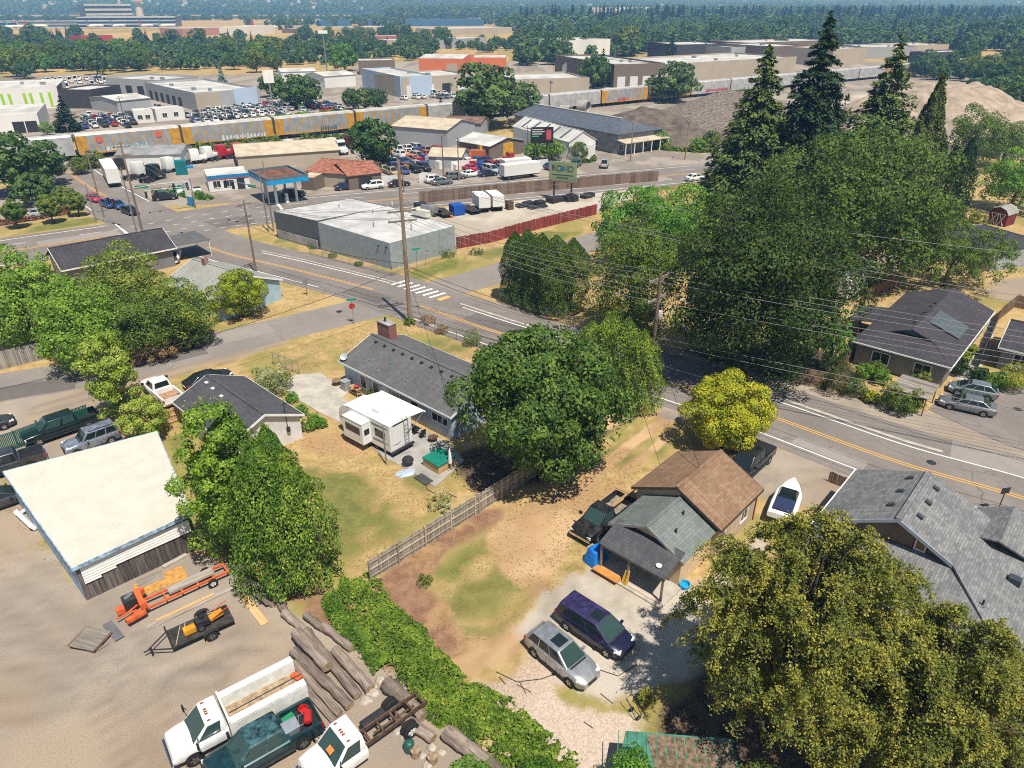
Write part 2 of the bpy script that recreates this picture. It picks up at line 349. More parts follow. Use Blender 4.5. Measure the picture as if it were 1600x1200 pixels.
def vnoise(x,y,seed):
 xi=np.floor(x).astype(np.int64);yi=np.floor(y).astype(np.int64);fx=x-xi;fy=y-yi
 fx=fx*fx*(3-2*fx);fy=fy*fy*(3-2*fy)
 def h(a,b):
  n=(a*374761393+b*668265263+seed*1442695041)&0xFFFFFFFF;n=((n^(n>>13))*1274126177)&0xFFFFFFFF
  return((n^(n>>16))&0xFFFF)/65535.0
 return(h(xi,yi)*(1-fx)+h(xi+1,yi)*fx)*(1-fy)+(h(xi,yi+1)*(1-fx)+h(xi+1,yi+1)*fx)*fy
def fbm(x,y,scale,seed,octv=4,gain=0.55):
 o=np.zeros(len(x));a=1.0;tot=0
 for k in range(octv):
  o+=a*vnoise(x*scale*2**k+17.3*k,y*scale*2**k-9.1*k,seed+k);tot+=a;a*=gain
 return o/tot
for nm,scl,sd_ in(("n_a",0.05,3),("n_b",0.22,11),("n_c",0.30,29)):
 v_=fbm(GPX,GPY,scl,sd_,4,0.6);v_=np.clip((v_-0.5)*1.5+0.5,0,1)
 at=g_me.attributes.new(nm,'FLOAT','POINT');at.data.foreach_set("value",v_.astype(np.float32))
def ground_mat():
 m,t,b=newmat("ground",0.95,0,0.15)
 tc=nd(t,"ShaderNodeTexCoord").outputs["Object"]
 att=lambda n:nd(t,"ShaderNodeAttribute",attribute_name=n).outputs["Fac"]
 nA,nB,nF0=att("n_a"),att("n_b"),att("n_c")
 nC=noise(t,1.1,4,0.72,tc);nE=noise(t,11.0,2,0.75,tc)
 nF=math2(t,'ADD',math2(t,'MULTIPLY',nF0,0.55),math2(t,'MULTIPLY',nC,0.45))
 def two(a,b_,f,lo=0.35,hi=0.65):return mixc(t,ramp(t,f,lo,hi),a+(1,),b_+(1,))
 def speck(c,lo,hi,mx,col):return mixc(t,ramp(t,nE,lo,hi,0,mx),c,col+(1,))
 c=two((0.33,0.232,0.108),(0.46,0.342,0.18),nC,0.36,0.66)
 c=mixc(t,ramp(t,nB,0.40,0.75,0,0.7),c,(0.215,0.205,0.065,1))
 c=mixc(t,ramp(t,nF0,0.58,0.8,0,0.6),c,(0.46,0.335,0.18,1))
 c=speck(c,0.48,0.75,0.45,(0.20,0.145,0.06))
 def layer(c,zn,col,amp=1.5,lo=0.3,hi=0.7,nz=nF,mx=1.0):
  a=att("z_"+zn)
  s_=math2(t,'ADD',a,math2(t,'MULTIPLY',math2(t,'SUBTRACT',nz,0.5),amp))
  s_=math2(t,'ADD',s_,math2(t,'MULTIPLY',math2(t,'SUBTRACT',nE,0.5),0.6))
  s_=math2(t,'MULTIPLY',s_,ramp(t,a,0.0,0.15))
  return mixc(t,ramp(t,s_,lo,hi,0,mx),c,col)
 g=two((0.05,0.085,0.018),(0.13,0.155,0.04),nC);g=speck(g,0.4,0.72,0.6,(0.24,0.205,0.08))
 c=layer(c,'green',g,3.0,0.45,1.1,nF,0.85)
 lot=two((0.225,0.195,0.165),(0.32,0.28,0.24),nB);lot=mixc(t,ramp(t,nC,0.45,0.75,0,0.5),lot,(0.185,0.165,0.145,1))
 c=layer(c,'lot',lot)
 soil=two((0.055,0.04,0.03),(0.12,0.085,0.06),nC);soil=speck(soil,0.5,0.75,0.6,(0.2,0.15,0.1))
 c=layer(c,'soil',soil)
 dirt=two((0.37,0.245,0.14),(0.50,0.35,0.215),nB);dirt=speck(dirt,0.4,0.75,0.3,(0.27,0.175,0.10))
 dirt=mixc(t,ramp(t,nF,0.58,0.85,0,0.5),dirt,(0.34,0.24,0.12,1))
 c=layer(c,'dirt',dirt,1.3)
 bark=two((0.15,0.082,0.052),(0.26,0.155,0.105),nC);bark=speck(bark,0.4,0.7,0.7,(0.34,0.22,0.14))
 bark=mixc(t,ramp(t,nF,0.56,0.75,0,0.6),bark,(0.38,0.255,0.13,1))
 c=layer(c,'bark',bark,1.8)
 gr=two((0.275,0.235,0.195),(0.37,0.315,0.255),nB,0.25,0.75);gr=mixc(t,ramp(t,nA,0.4,0.7,0,0.55),gr,(0.335,0.245,0.165,1))
 gr=mixc(t,ramp(t,nF,0.5,0.8,0,0.5),gr,(0.24,0.22,0.20,1));gr=speck(gr,0.4,0.7,0.55,(0.17,0.15,0.135))
 c=layer(c,'gravel',gr)
 pa=two((0.37,0.325,0.27),(0.48,0.43,0.365),nB);pa=speck(pa,0.4,0.7,0.5,(0.27,0.235,0.195));pa=mixc(t,ramp(t,nF,0.52,0.75,0,0.5),pa,(0.32,0.285,0.21,1))
 c=layer(c,'pale',pa)
 TRK=att('z_track');
 vo=nd(t,"ShaderNodeTexVoronoi");vo.inputs["Scale"].default_value=13.0;t.links.new(tc,vo.inputs["Vector"])
 pk=mixc(t,0.4,two((0.41,0.325,0.255),(0.50,0.42,0.35),nB),mixc(t,ramp(t,vo.outputs["Color"],0.2,0.8),(0.24,0.17,0.13,1),(0.58,0.47,0.38,1)))
 pk=mixc(t,ramp(t,nF,0.5,0.72,0,0.5),pk,(0.46,0.285,0.155,1))
 c=layer(c,'pink',pk)
 hs=nd(t,'ShaderNodeHueSaturation');t.links.new(c,hs.inputs['Color']);t.links.new(math2(t,'SUBTRACT',1.0,math2(t,'MULTIPLY',math2(t,'MULTIPLY',TRK,nF),0.42)),hs.inputs['Value']);hs.inputs['Saturation'].default_value=1.08;c=hs.outputs[0]
 t.links.new(c,b.inputs["Base Color"])
 return m
g_me.materials.append(ground_mat())
ground=link("ground",g_me);tag(ground,"dry summer ground with grass, gravel and bare dirt","ground",kind="structure")
# roads
def asphaltmat(name,base,light,crack=True):
 m,t,b=newmat(name,0.88,0,0.25)
 tc=nd(t,"ShaderNodeTexCoord").outputs["Object"]
 n1=noise(t,0.15,3,0.6,tc);n2=noise(t,1.3,3,0.7,tc);n3=noise(t,14,2,0.7,tc)
 c=mixc(t,ramp(t,n1,0.3,0.7),base+(1,),light+(1,))
 c=mixc(t,ramp(t,n2,0.4,0.75,0,0.45),c,tuple(x*0.78 for x in base)+(1,))
 c=mixc(t,ramp(t,n3,0.4,0.7,0,0.4),c,tuple(min(1,x*1.3)for x in light)+(1,))
 if crack:
  v=nd(t,"ShaderNodeTexVoronoi",feature='DISTANCE_TO_EDGE');v.inputs["Scale"].default_value=0.16
  wv=nd(t,"ShaderNodeVectorMath",operation='ADD');nn=nd(t,"ShaderNodeTexNoise");nn.inputs["Scale"].default_value=0.5;t.links.new(tc,nn.inputs["Vector"])
  t.links.new(tc,wv.inputs[0]);t.links.new(nn.outputs["Color"],wv.inputs[1]);t.links.new(wv.outputs[0],v.inputs["Vector"])
  c=mixc(t,math2(t,'MULTIPLY',ramp(t,v.outputs["Distance"],0.0,0.010,0.5,0),ramp(t,n1,0.42,0.62)),c,tuple(x*0.4 for x in base)+(1,))
 t.links.new(c,b.inputs["Base Color"]);MATS[name]=m;return m
ASPH=asphaltmat("asphalt_worn",(0.16,0.14,0.127),(0.215,0.19,0.172))
ASPH2=asphaltmat("asphalt_grey",(0.195,0.172,0.154),(0.245,0.218,0.195))
def markmat(name,col):
 m,t,b=newmat(name,0.7);tc=nd(t,"ShaderNodeTexCoord").outputs["Object"]
 n=noise(t,6,6,0.7,tc);c=mixc(t,ramp(t,n,0.52,0.75,0,0.75),col+(1,),(0.22,0.2,0.185,1));t.links.new(c,b.inputs["Base Color"]);return m
MK_W=markmat("white_road_paint",(0.74,0.73,0.70));MK_Y=markmat("yellow_road_paint",(0.62,0.33,0.06));MK_O=P("orange_pad",(0.65,0.36,0.12),0.8)
def smooth_line(px,n=8):
 """Catmull-Rom through ground points"""
 p=[Vector((q.x,q.y,0))for q in(G(*a)for a in px)];out=[]
 for i in range(len(p)-1):
  a,b,c,d=p[max(i-1,0)],p[i],p[i+1],p[min(i+2,len(p)-1)]
  for k in range(n):
   s=k/n;out.append(0.5*((2*b)+(c-a)*s+(2*a-5*b+4*c-d)*s*s+(3*b-a-3*c+d)*s**3))
 out.append(p[-1]);return out
def offset(line,d):
 out=[]
 for i,p in enumerate(line):
  t=(line[min(i+1,len(line)-1)]-line[max(i-1,0)]).normalized();out.append(p+Vector((-t.y,t.x,0))*d)
 return out
def arclen(line):
 s=[0.0]
 for a,b in zip(line,line[1:]):s.append(s[-1]+(b-a).length)
 return s
def sub(line,s0,s1):
 S=arclen(line);out=[]
 def at(s):
  for i in range(len(S)-1):
   if S[i]<=s<=S[i+1]:return line[i].lerp(line[i+1],(s-S[i])/max(1e-9,S[i+1]-S[i]))
  return line[-1]
 out.append(at(s0));out+=[line[i]for i in range(len(S))if s0<S[i]<s1];out.append(at(s1));return out
def sof(line,px):
 """arc length of the line's point nearest a pixel's ground point"""
 q=G(*px);S=arclen(line);best=(1e18,0)
 for i in range(len(line)-1):
  a,b=line[i],line[i+1];e=b-a;k=max(0,min(1,(q-a).dot(e)/e.length_squared));d=(q-a-e*k).length
  if d<best[0]:best=(d,S[i]+k*e.length)
 return best[1]
def strip(mb,line,d0,d1,z,m=0):
 A,B=offset(line,d0),offset(line,d1)
 for i in range(len(line)-1):
  mb.quad((A[i].x,A[i].y,z),(A[i+1].x,A[i+1].y,z),(B[i+1].x,B[i+1].y,z),(B[i].x,B[i].y,z),m)
 return mb
def marking(road,name,line,d0,d1,z,mat):return strip(MB(),line,d0,d1,z).build(name,mat,road)
L1=smooth_line([(205,335),(330,388),(455,420),(580,452),(655,478),(800,527),(930,565),(1050,600),(1200,649),(1400,721),(1600,779),(1800,850),(2300,1030)])
L2=smooth_line([(-420,490),(-200,435),(0,395),(180,368),(330,342),(470,325),(640,309),(800,297),(1125,267),(1300,252),(1500,236),(1800,214)])
L3=smooth_line([(600,476),(520,495),(400,524),(300,548),(210,570),(100,590),(0,606),(-200,645),(-500,710)])
L3b=smooth_line([(600,478),(700,450),(800,421),(930,377),(1060,340)])
L4=smooth_line([(235,348),(190,322),(152,300),(122,280),(98,262),(70,243),(30,218)])
def road(name,line,a,b,z,mat,label):
 o=strip(MB(),line,a,b,z).build(name,mat);return tag(o,label,"road",kind="structure")
r3=road("side_street",L3,-3.6,3.4,0.010,ASPH2,"narrow grey side street joining the two lane road")
r3b=road("side_street",L3b,-3.2,3.6,0.012,ASPH2,"grey side street behind the crosswalk")
r4=road("cross_street",L4,-6.0,6.0,0.014,ASPH,"street running under the railway")
r2=road("boulevard",L2,-8.6,8.8,0.018,ASPH,"wide four lane boulevard")
r1=road("two_lane_road",L1,-4.6,6.6,0.022,ASPH,"two lane road with double yellow centre line")
zt=0.030
def yellow2(rd,ln,w=0.13,gap=0.1):
 marking(rd,"yellow_line",ln,gap,gap+w,zt,MK_Y);marking(rd,"yellow_line",ln,-gap-w,-gap,zt,MK_Y)
s=lambda L,*p:sof(L,p)
yellow2(r1,sub(L1,s(L1,325,386),s(L1,582,453)),0.14,0.08)
yellow2(r1,sub(L1,s(L1,655,478),s(L1,1800,850)),0.14,0.10)
marking(r1,"edge_line",sub(L1,s(L1,335,394),s(L1,520,440)),-3.45,-3.3,zt,MK_W)
marking(r1,"edge_line",sub(L1,s(L1,655,490),s(L1,1900,880)),-3.45,-3.3,zt,MK_W)
marking(r1,"edge_line",sub(L1,s(L1,395,400),s(L1,592,450)),3.1,3.25,zt,MK_W)
marking(r1,"edge_line",sub(L1,s(L1,700,490),s(L1,1900,880)),3.1,3.25,zt,MK_W)
marking(r1,"tar_seam",sub(L1,s(L1,400,410),s(L1,1900,880)),-1.95,-1.9,zt-0.004,RUBBER)
marking(r1,"tar_seam",sub(L1,s(L1,640,478),s(L1,1900,880)),-3.85,-3.81,zt-0.004,RUBBER)
def kerb(rd,name,line,d,w,h,z):
 mb=MB();A,B=offset(line,d),offset(line,d+w)
 for i in range(len(line)-1):
  mb.hexa([(A[i].x,A[i].y,z),(A[i+1].x,A[i+1].y,z),(B[i+1].x,B[i+1].y,z),(B[i].x,B[i].y,z)]+[(q.x,q.y,z+h)for q in(A[i],A[i+1],B[i+1],B[i])])
 return mb.build(name,CONC,rd)
kerb(r1,"concrete_kerb",sub(L1,s(L1,690,488),s(L1,905,556)),3.55,0.35,0.12,0.0)
kerb(r1,"concrete_kerb",sub(L1,s(L1,1130,630),s(L1,1465,742)),3.55,0.4,0.12,0.0)
kerb(r1,"concrete_kerb",sub(L1,s(L1,385,400),s(L1,600,455)),3.6,0.25,0.10,0.0)
marking(r1,"path_edge",sub(L1,s(L1,690,488),s(L1,1900,880)),5.9,5.95,zt,RUBBER)
for a,b in[((612,445),(634,439)),((622,448.5),(645,442)),((632,452),(656,445.5)),((642,455),(665,448.5)),((650,458.5),(676,451.5)),((661,462),(685,455)),((671,465.5),(696,458))]:
 A,B=G(*a),G(*b);marking(r1,"crosswalk_bar",[Vector((A.x,A.y,0)),Vector((B.x,B.y,0))],-0.2,0.25,zt+0.004,MK_W)
A,B=G(684,469),G(701,463);marking(r1,"kerb_ramp_pad",[Vector((A.x,A.y,0)),Vector((B.x,B.y,0))],-0.5,0.3,zt+0.006,MK_O)
for a,b,w in[((786,534),(800,540),0.15),((800,540),(812,538),0.28),((815,531),(835,545),0.1)]:
 A,B=G(*a),G(*b);marking(r1,"lane_arrow",[Vector((A.x,A.y,0)),Vector((B.x,B.y,0))],-w,w,zt+0.004,MK_W)
z2=0.027
c0,c1=s(L2,-300,450),s(L2,185,368);c2,c3=s(L2,455,327),s(L2,1800,214)
for(u,v)in((c0,c1),(c2,c3)):
 for dd in(-0.42,0.22):marking(r2,"yellow_line",sub(L2,u,v),dd,dd+0.2,z2,MK_Y)
 for dd in(-7.35,7.15):marking(r2,"edge_line",sub(L2,u,v),dd,dd+0.2,z2,MK_W)
 k=u
 while k<v-5:
  for dd in(-3.75,3.6):marking(r2,"lane_dash",sub(L2,k,k+3.6),dd,dd+0.16,z2,MK_W)
  k+=11.0
k=c1
while k<c2:
 for dd in(-7.2,-3.6,0.0,3.6):marking(r2,"guide_dash",sub(L2,k,k+1.1),dd,dd+0.15,z2,MK_W)
 k+=3.0
for k in(c1+1.2,c2-1.8):marking(r2,"stop_line",sub(L2,k,k+0.5),-7.2,7.2,z2,MK_W)
u,v=s(L4,190,322),s(L4,40,224)
for dd in(-0.3,0.12):marking(r4,"yellow_line",sub(L4,u,v),dd,dd+0.18,z2,MK_Y)
for dd in(-5.2,5.0):marking(r4,"edge_line",sub(L4,u,v),dd,dd+0.18,z2,MK_W)
for px in((1455,723),(530,487),(868,511),(1590,640)):
 p=G(*px);MB().cyl((p.x,p.y,0.02),(p.x,p.y,0.037),0.38,n=16).build("manhole_cover",DARKM,r1)
PATCH=asphaltmat("asphalt_patch_dark",(0.115,0.102,0.095),(0.15,0.135,0.125),False);PATCHL=asphaltmat("asphalt_patch_pale",(0.235,0.21,0.19),(0.28,0.25,0.225),False)
for rd,ln,px,l_,d0,d1,mt in((r1,L1,(560,447),7,-3.2,-0.4,PATCH),(r1,L1,(720,500),9,0.5,3.0,PATCH),(r1,L1,(1260,670),6,-3.1,-1.7,PATCHL),(r1,L1,(1480,745),8,3.3,6.4,PATCHL),(r1,L1,(860,545),5,-1.6,-0.3,PATCH),(r3,L3,(430,517),6,-3.2,0.2,PATCHL),(r3,L3,(120,588),8,0.0,3.2,PATCH),(r3,L3,(320,545),4,-1.5,1.8,PATCH),(r2,L2,(560,316),14,-7.0,-3.9,PATCH),(r2,L2,(60,388),12,0.6,3.4,PATCHL),(r2,L2,(300,348),10,-6.5,-1.0,PATCH),(r2,L2,(900,288),22,-3.5,-0.6,PATCHL)):
 u=sof(ln,px);marking(rd,"asphalt_patch",sub(ln,u,u+l_),d0,d1,0.0235 if rd is r1 else 0.0195 if rd is r2 else 0.0115,mt)
# foliage
def leafmat(name,dark,mid,light,tint=None,tr=0.25,rough=0.5,gain=1.95):
 dark,mid,light=(tuple(min(0.5,x*gain)for x in q)for q in(dark,mid,light))
 m,t,b=newmat(name,0.65,0,0.12)
 g=nd(t,"ShaderNodeNewGeometry");oi=nd(t,"ShaderNodeObjectInfo")
 cr=nd(t,"ShaderNodeValToRGB");tcx=nd(t,"ShaderNodeTexCoord");nzx=noise(t,0.85,1,0.5,tcx.outputs["Object"])
 t.links.new(math2(t,'ADD',math2(t,'MULTIPLY',g.outputs["Random Per Island"],0.55),math2(t,'MULTIPLY',ramp(t,nzx,0.3,0.7),0.45)),cr.inputs[0])
 e=cr.color_ramp.elements;e[0].color=dark+(1,);e[1].color=light+(1,);q=e.new(0.5);q.color=mid+(1,)
 if tint:q2=e.new(0.84);q2.color=light+(1,);e[-1].color=tint+(1,)
 hs=nd(t,"ShaderNodeHueSaturation");t.links.new(cr.outputs[0],hs.inputs["Color"])
 t.links.new(ramp(t,oi.outputs["Random"],0,1,0.485,0.515),hs.inputs["Hue"]);t.links.new(ramp(t,oi.outputs["Random"],0,1,1.12,0.88),hs.inputs["Value"])
 t.links.new(hs.outputs[0],b.inputs["Base Color"])
 tl=nd(t,"ShaderNodeBsdfTranslucent");t.links.new(hs.outputs[0],tl.inputs[0]);mx=nd(t,"ShaderNodeMixShader");mx.inputs[0].default_value=tr
 t.links.new(b.outputs[0],mx.inputs[1]);t.links.new(tl.outputs[0],mx.inputs[2]);t.links.new(mx.outputs[0],t.nodes["Material Output"].inputs[0])
 MATS[name]=m;return m
LF_MAPLE=leafmat("maple_leaves",(0.020,0.040,0.008),(0.052,0.090,0.016),(0.115,0.155,0.030),(0.22,0.21,0.05))
LF_DARK=leafmat("dark_leaves",(0.010,0.024,0.007),(0.028,0.054,0.012),(0.066,0.100,0.022),gain=1.5)
LF_MAPLE2=leafmat("deep_maple_leaves",(0.014,0.032,0.008),(0.040,0.074,0.014),(0.090,0.130,0.026),None,gain=1.95)
LF_BRIGHT=leafmat("bright_leaves",(0.030,0.075,0.010),(0.075,0.150,0.020),(0.15,0.235,0.035),None,0.3)
LF_YEL=leafmat("yellow_green_leaves",(0.075,0.10,0.008),(0.17,0.20,0.014),(0.30,0.31,0.025),(0.36,0.28,0.03),0.3,gain=1.8)
LF_ARB=leafmat("arborvitae_sprays",(0.018,0.040,0.006),(0.058,0.096,0.012),(0.125,0.175,0.024),(0.18,0.17,0.04),0.15,gain=2.2)
LF_ARBD=leafmat("dark_arborvitae_sprays",(0.012,0.030,0.006),(0.036,0.068,0.010),(0.085,0.125,0.020),None,0.15,gain=1.7)
LF_HORN=leafmat("hornbeam_leaves",(0.026,0.052,0.007),(0.070,0.115,0.012),(0.15,0.20,0.025),(0.20,0.19,0.03),0.25,gain=2.5)
LF_CONI=leafmat("conifer_needles",(0.010,0.022,0.009),(0.024,0.045,0.016),(0.055,0.080,0.028),None,0.1,gain=1.5)
LF_CEDAR=leafmat("cedar_needles",(0.020,0.030,0.008),(0.045,0.062,0.015),(0.085,0.10,0.025),None,0.1)
LF_BLUE=leafmat("blue_needles",(0.05,0.085,0.08),(0.10,0.15,0.145),(0.17,0.22,0.215),None,0.1)
LF_WEEP=leafmat("autumn_tinged_leaves",(0.032,0.052,0.011),(0.106,0.116,0.021),(0.225,0.205,0.038),(0.34,0.21,0.04),0.25,gain=1.9)
LF_OLIVE=leafmat("olive_leaves",(0.025,0.046,0.009),(0.068,0.100,0.017),(0.135,0.165,0.03),None,0.25)
LF_MIX=leafmat("thicket_leaves",(0.026,0.054,0.010),(0.072,0.112,0.018),(0.155,0.185,0.03),(0.30,0.19,0.035),0.25)
LF_VINE=leafmat("bramble_leaves",(0.024,0.055,0.008),(0.070,0.135,0.016),(0.15,0.22,0.03),(0.27,0.20,0.05),0.25,gain=1.5)
LF_FLOW=leafmat("blossoming_leaves",(0.045,0.080,0.010),(0.125,0.165,0.020),(0.24,0.27,0.045),(0.52,0.50,0.28),0.25,gain=2.4)
LF_PINK=leafmat("rose_leaves",(0.05,0.075,0.02),(0.13,0.155,0.05),(0.30,0.28,0.18),(0.55,0.42,0.36),0.25)
LF_FAR=leafmat("far_leaves",(0.016,0.034,0.010),(0.036,0.065,0.017),(0.072,0.108,0.028),None,0.15,gain=2.3)
LF_REDH=leafmat("red_hedge_leaves",(0.05,0.03,0.012),(0.13,0.055,0.03),(0.24,0.075,0.05),None,0.2)
LF_BROWN=leafmat("dead_leaves",(0.10,0.06,0.03),(0.18,0.11,0.06),(0.26,0.17,0.09),None,0.2)
LF_SPRUCE=leafmat("spruce_needles",(0.018,0.034,0.010),(0.04,0.066,0.016),(0.085,0.115,0.028),None,0.1)
def unit(a):return a/np.maximum(1e-9,np.linalg.norm(a,axis=1,keepdims=True))
def leaf_quads(P_,N_,S_,rng,mat,name="crown",aspect=0.6,T_=None):
 n=len(P_);N_=unit(N_)
 T=rng.normal(size=(n,3))if T_ is None else T_+0.35*rng.normal(size=(n,3))
 T=unit(T-N_*(T*N_).sum(1,keepdims=True));B=np.cross(N_,T)
 S=S_[:,None]
 V=np.stack([P_-T*S,P_+B*S*aspect-T*S*0.1-N_*S*0.12,P_+T*S,P_-B*S*aspect-T*S*0.1-N_*S*0.12],1).reshape(-1,3)
 return fast_mesh(name,V,np.arange(4*n).reshape(n,4),mat)
def sphere_dirs(rng,n):return unit(rng.normal(size=(n,3)))
def cloud(rng,n,centres,radii,crown_c,size,up=0.35,squash=0.8,inner=0.12):
 """leaves on the outside of many clumps"""
 centres=np.asarray(centres,float);radii=np.asarray(radii,float)
 w=radii**2;idx=rng.choice(len(centres),n,p=w/w.sum())
 out=unit(centres[idx]-crown_c+1e-6)
 d=unit(sphere_dirs(rng,n)+0.55*out+np.array([0,0,up]))
 r=radii[idx]*(1-inner*np.abs(rng.normal(size=n)))*(0.86+0.2*rng.random(n))
 P_=centres[idx]+d*r[:,None]*np.array([1,1,squash])
 N_=d*1.15+0.42*rng.normal(size=(n,3))+np.array([0,0,0.1])
 S_=size*(0.65+0.7*rng.random(n))
 return P_,N_,S_
def clumps_round(rng,R,k,shape='round',fill=0.3):
 """clump centres for a crown of radii R=(rx,ry,rz) centred at 0"""
 R=np.asarray(R,float);C=[];r=[]
 gold=math.pi*(3-math.sqrt(5))
 for i in range(k):
  zz=1-2*(i+0.5)/k;th=gold*i+rng.normal()*0.25;q=math.sqrt(max(0,1-zz*zz))
  d=np.array([q*math.cos(th),q*math.sin(th),zz])+rng.normal(size=3)*0.1
  rad=0.66+0.24*rng.random()
  if shape=='dome' and zz<-0.35:d[2]=-0.35+0.1*rng.normal()
  if shape=='cone':s_=0.95-0.75*max(0,zz);d[:2]*=s_/max(0.2,q)*q
  C.append(d*R*rad);r.append(min(R)*(0.17+0.20*rng.random())*(46.0/max(k,20))**0.3*1.15)
 for i in range(int(k*fill)):
  d=rng.normal(size=3);d/=np.linalg.norm(d);C.append(d*R*(0.2+0.35*rng.random()));r.append(min(R)*0.40)
 return np.array(C),np.array(r)
def limb_mesh(rng,h,r0,spread,n=6,top=0.75,bend=0.25):
 mb=MB();t=[(0,0,-0.2)];x=y=0
 for k in range(1,5):
  x+=rng.normal()*bend*0.3;y+=rng.normal()*bend*0.3;t.append((x,y,h*top*k/4))
 mb.tube(t,[r0*1.25,r0,r0*0.8,r0*0.6,r0*0.35],8)
 for i in range(n):
  a=2*math.pi*i/n+rng.random();f=0.35+0.5*rng.random();b=np.array(t[0])*(1-f)+np.array(t[-1])*f
  e=b+np.array([math.cos(a)*spread,math.sin(a)*spread,h*(0.18+0.2*rng.random())]);mid=(b+e)/2+np.array([0,0,-0.05*h])
  mb.tube([b,mid,e],[r0*0.45,r0*0.3,r0*0.12],6)
 return mb.mesh("trunk",BARK,60)
LS,LN=0.68,1.45
def crown_round(seed,R,cz,n,size,mat,k=46,shape='round',up=0.30,fine=True):
 k=int(k*1.5)
 if fine:n,size=int(n*LN),size*LS
 rng=np.random.default_rng(seed);C,r=clumps_round(rng,R,k,shape)
 P_,N_,S_=cloud(rng,n,C,r,np.zeros(3),size,up)
 m_=n//25;d=sphere_dirs(rng,m_);P2=d*np.array(R)*(0.95+0.13*rng.random((m_,1)));
 if shape=='dome':P2[:,2]=np.maximum(P2[:,2],-0.45*R[2])
 P_=np.vstack([P_,P2]);N_=np.vstack([N_,d+rng.normal(size=(m_,3))*0.6]);S_=np.concatenate([S_,size*(0.6+0.5*rng.random(m_))])
 for ax in range(3):
  q=np.percentile(np.abs(P_[:,ax]),98.0);P_[:,ax]*=min(1.0,R[ax]*1.05/q)
 P_[:,2]+=cz
 P_[:,2]=np.maximum(P_[:,2],0.15+0.3*rng.random(len(P_)))
 return leaf_quads(P_,N_,S_,rng,mat)
def crown_column(seed,r,h,n,size,mat,z0=0.25,lobes=9,taper=0.75,point=1.6,fine=True):
 if fine:n,size=int(n*LN),size*LS
 rng=np.random.default_rng(seed);u=rng.random(n)**0.85;th=rng.random(n)*2*math.pi
 prof=np.minimum(1.0,(u/0.10+0.55))*(1-np.clip((u-(1-taper))/taper,0,1)**point)
 ph=rng.random()*6;lobe=1+0.13*np.sin(th*lobes*0.5+ph+2.5*np.sin(u*7+ph))+0.09*np.sin(th*lobes+u*11)+0.08*np.sin(u*26+th*3)
 rr=r*prof*lobe*(0.90+0.16*rng.random(n))-0.10*r*np.abs(rng.normal(size=n))*(rng.random(n)<0.35)
 P_=np.stack([np.cos(th)*rr,np.sin(th)*rr,z0+u*(h-z0)],1)
 d=np.stack([np.cos(th),np.sin(th),0.35+0*th],1);N_=d+0.6*rng.normal(size=(n,3))
 T=np.tile(np.array([0,0,1.0]),(n,1))
 return leaf_quads(P_,N_,size*(0.6+0.7*rng.random(n)),rng,mat,"crown",0.5,T)
def crown_conifer(seed,r,h,tiers,mat,size,per=26,z0=0.08,droop=0.35,ragged=0.3,dens=1.0,power=0.95):
 """whorled boughs, each a drooping fan of needles"""
 rng=np.random.default_rng(seed);Ps=[];Ns=[];Ts=[];Ss=[]
 for i in range(tiers):
  f=i/(tiers-1.0);z=h*(z0+(0.985-z0)*f);br=r*((1-f)**power)*(0.9 if f<0.08 else 1)+0.05*r
  nb=max(5,int(4+7*(1-f)))
  for b in range(nb):
   a=2*math.pi*(b+0.5*(i%2))/nb+rng.normal()*0.25;L=br*(1-ragged*rng.random());m_=max(5,int(per*dens*(L/r+0.15)))
   s=rng.random(m_)**0.7;wid=L*0.22*(1-0.6*s)*rng.normal(size=m_)*0.9
   dz=-droop*L*s**1.6+0.12*L*s**4+rng.normal()*0.02*h
   x=math.cos(a)*s*L-math.sin(a)*wid;y=math.sin(a)*s*L+math.cos(a)*wid
   Ps.append(np.stack([x,y,z+dz-0.25*np.abs(wid)+0.06*L*rng.normal(size=m_)],1))
   Ns.append(np.stack([0.35*math.cos(a)+0*s,0.35*math.sin(a)+0*s,1+0*s],1)+0.45*rng.normal(size=(m_,3)))
   Ts.append(np.stack([math.cos(a)+0*s,math.sin(a)+0*s,-0.5+0*s],1)+0.5*rng.normal(size=(m_,3)));Ss.append(size*(0.6+0.7*rng.random(m_))*(0.65+0.35*(1-f)))
 return leaf_quads(np.vstack(Ps),np.vstack(Ns),np.concatenate(Ss),rng,mat,"crown",0.42,np.vstack(Ts))
def plant_tree(name,label,cat,loc,crown_me,trunk_me=None,rz=0.0,scale=1.0,group=None):
 o=thing(name,loc,rz,label,cat,group)
 o.scale=scale if hasattr(scale,'__len__')else(scale,)*3
 link("crown",crown_me,o)
 if trunk_me is not None:link("trunk",trunk_me,o)
 return o
def trunk(seed,h,r0,spread,n=6,top=0.75):return limb_mesh(np.random.default_rng(seed),h,r0,spread,n,top)
def fit(base,top_py,wpx):
 """ground point, height to a pixel row, radius from a pixel width"""
 p=G(*base);h=zat(p,top_py);q=Vector((p.x,p.y,h*0.5));p.x=(base[0]-800)/FOC*depth(q);return p,h,wpx/FOC*depth(q)/2
def round_tree(name,label,base,top,wpx,mat,n,size,seed,cat="tree",shape='round',low=0.12,k=46,group=None,ry=1.0,rz=0.0,up=0.35):
 p,h,r=fit(base,top,wpx);zlo=h*low;rzv=(h-zlo)/2
 me=crown_round(seed,(r,r*ry,rzv),zlo+rzv,n,size,mat,k,shape,up)
 return plant_tree(name,label,cat,p,me,trunk(seed,h,max(0.06,0.03*h),r*0.5),rz,1.0,group)
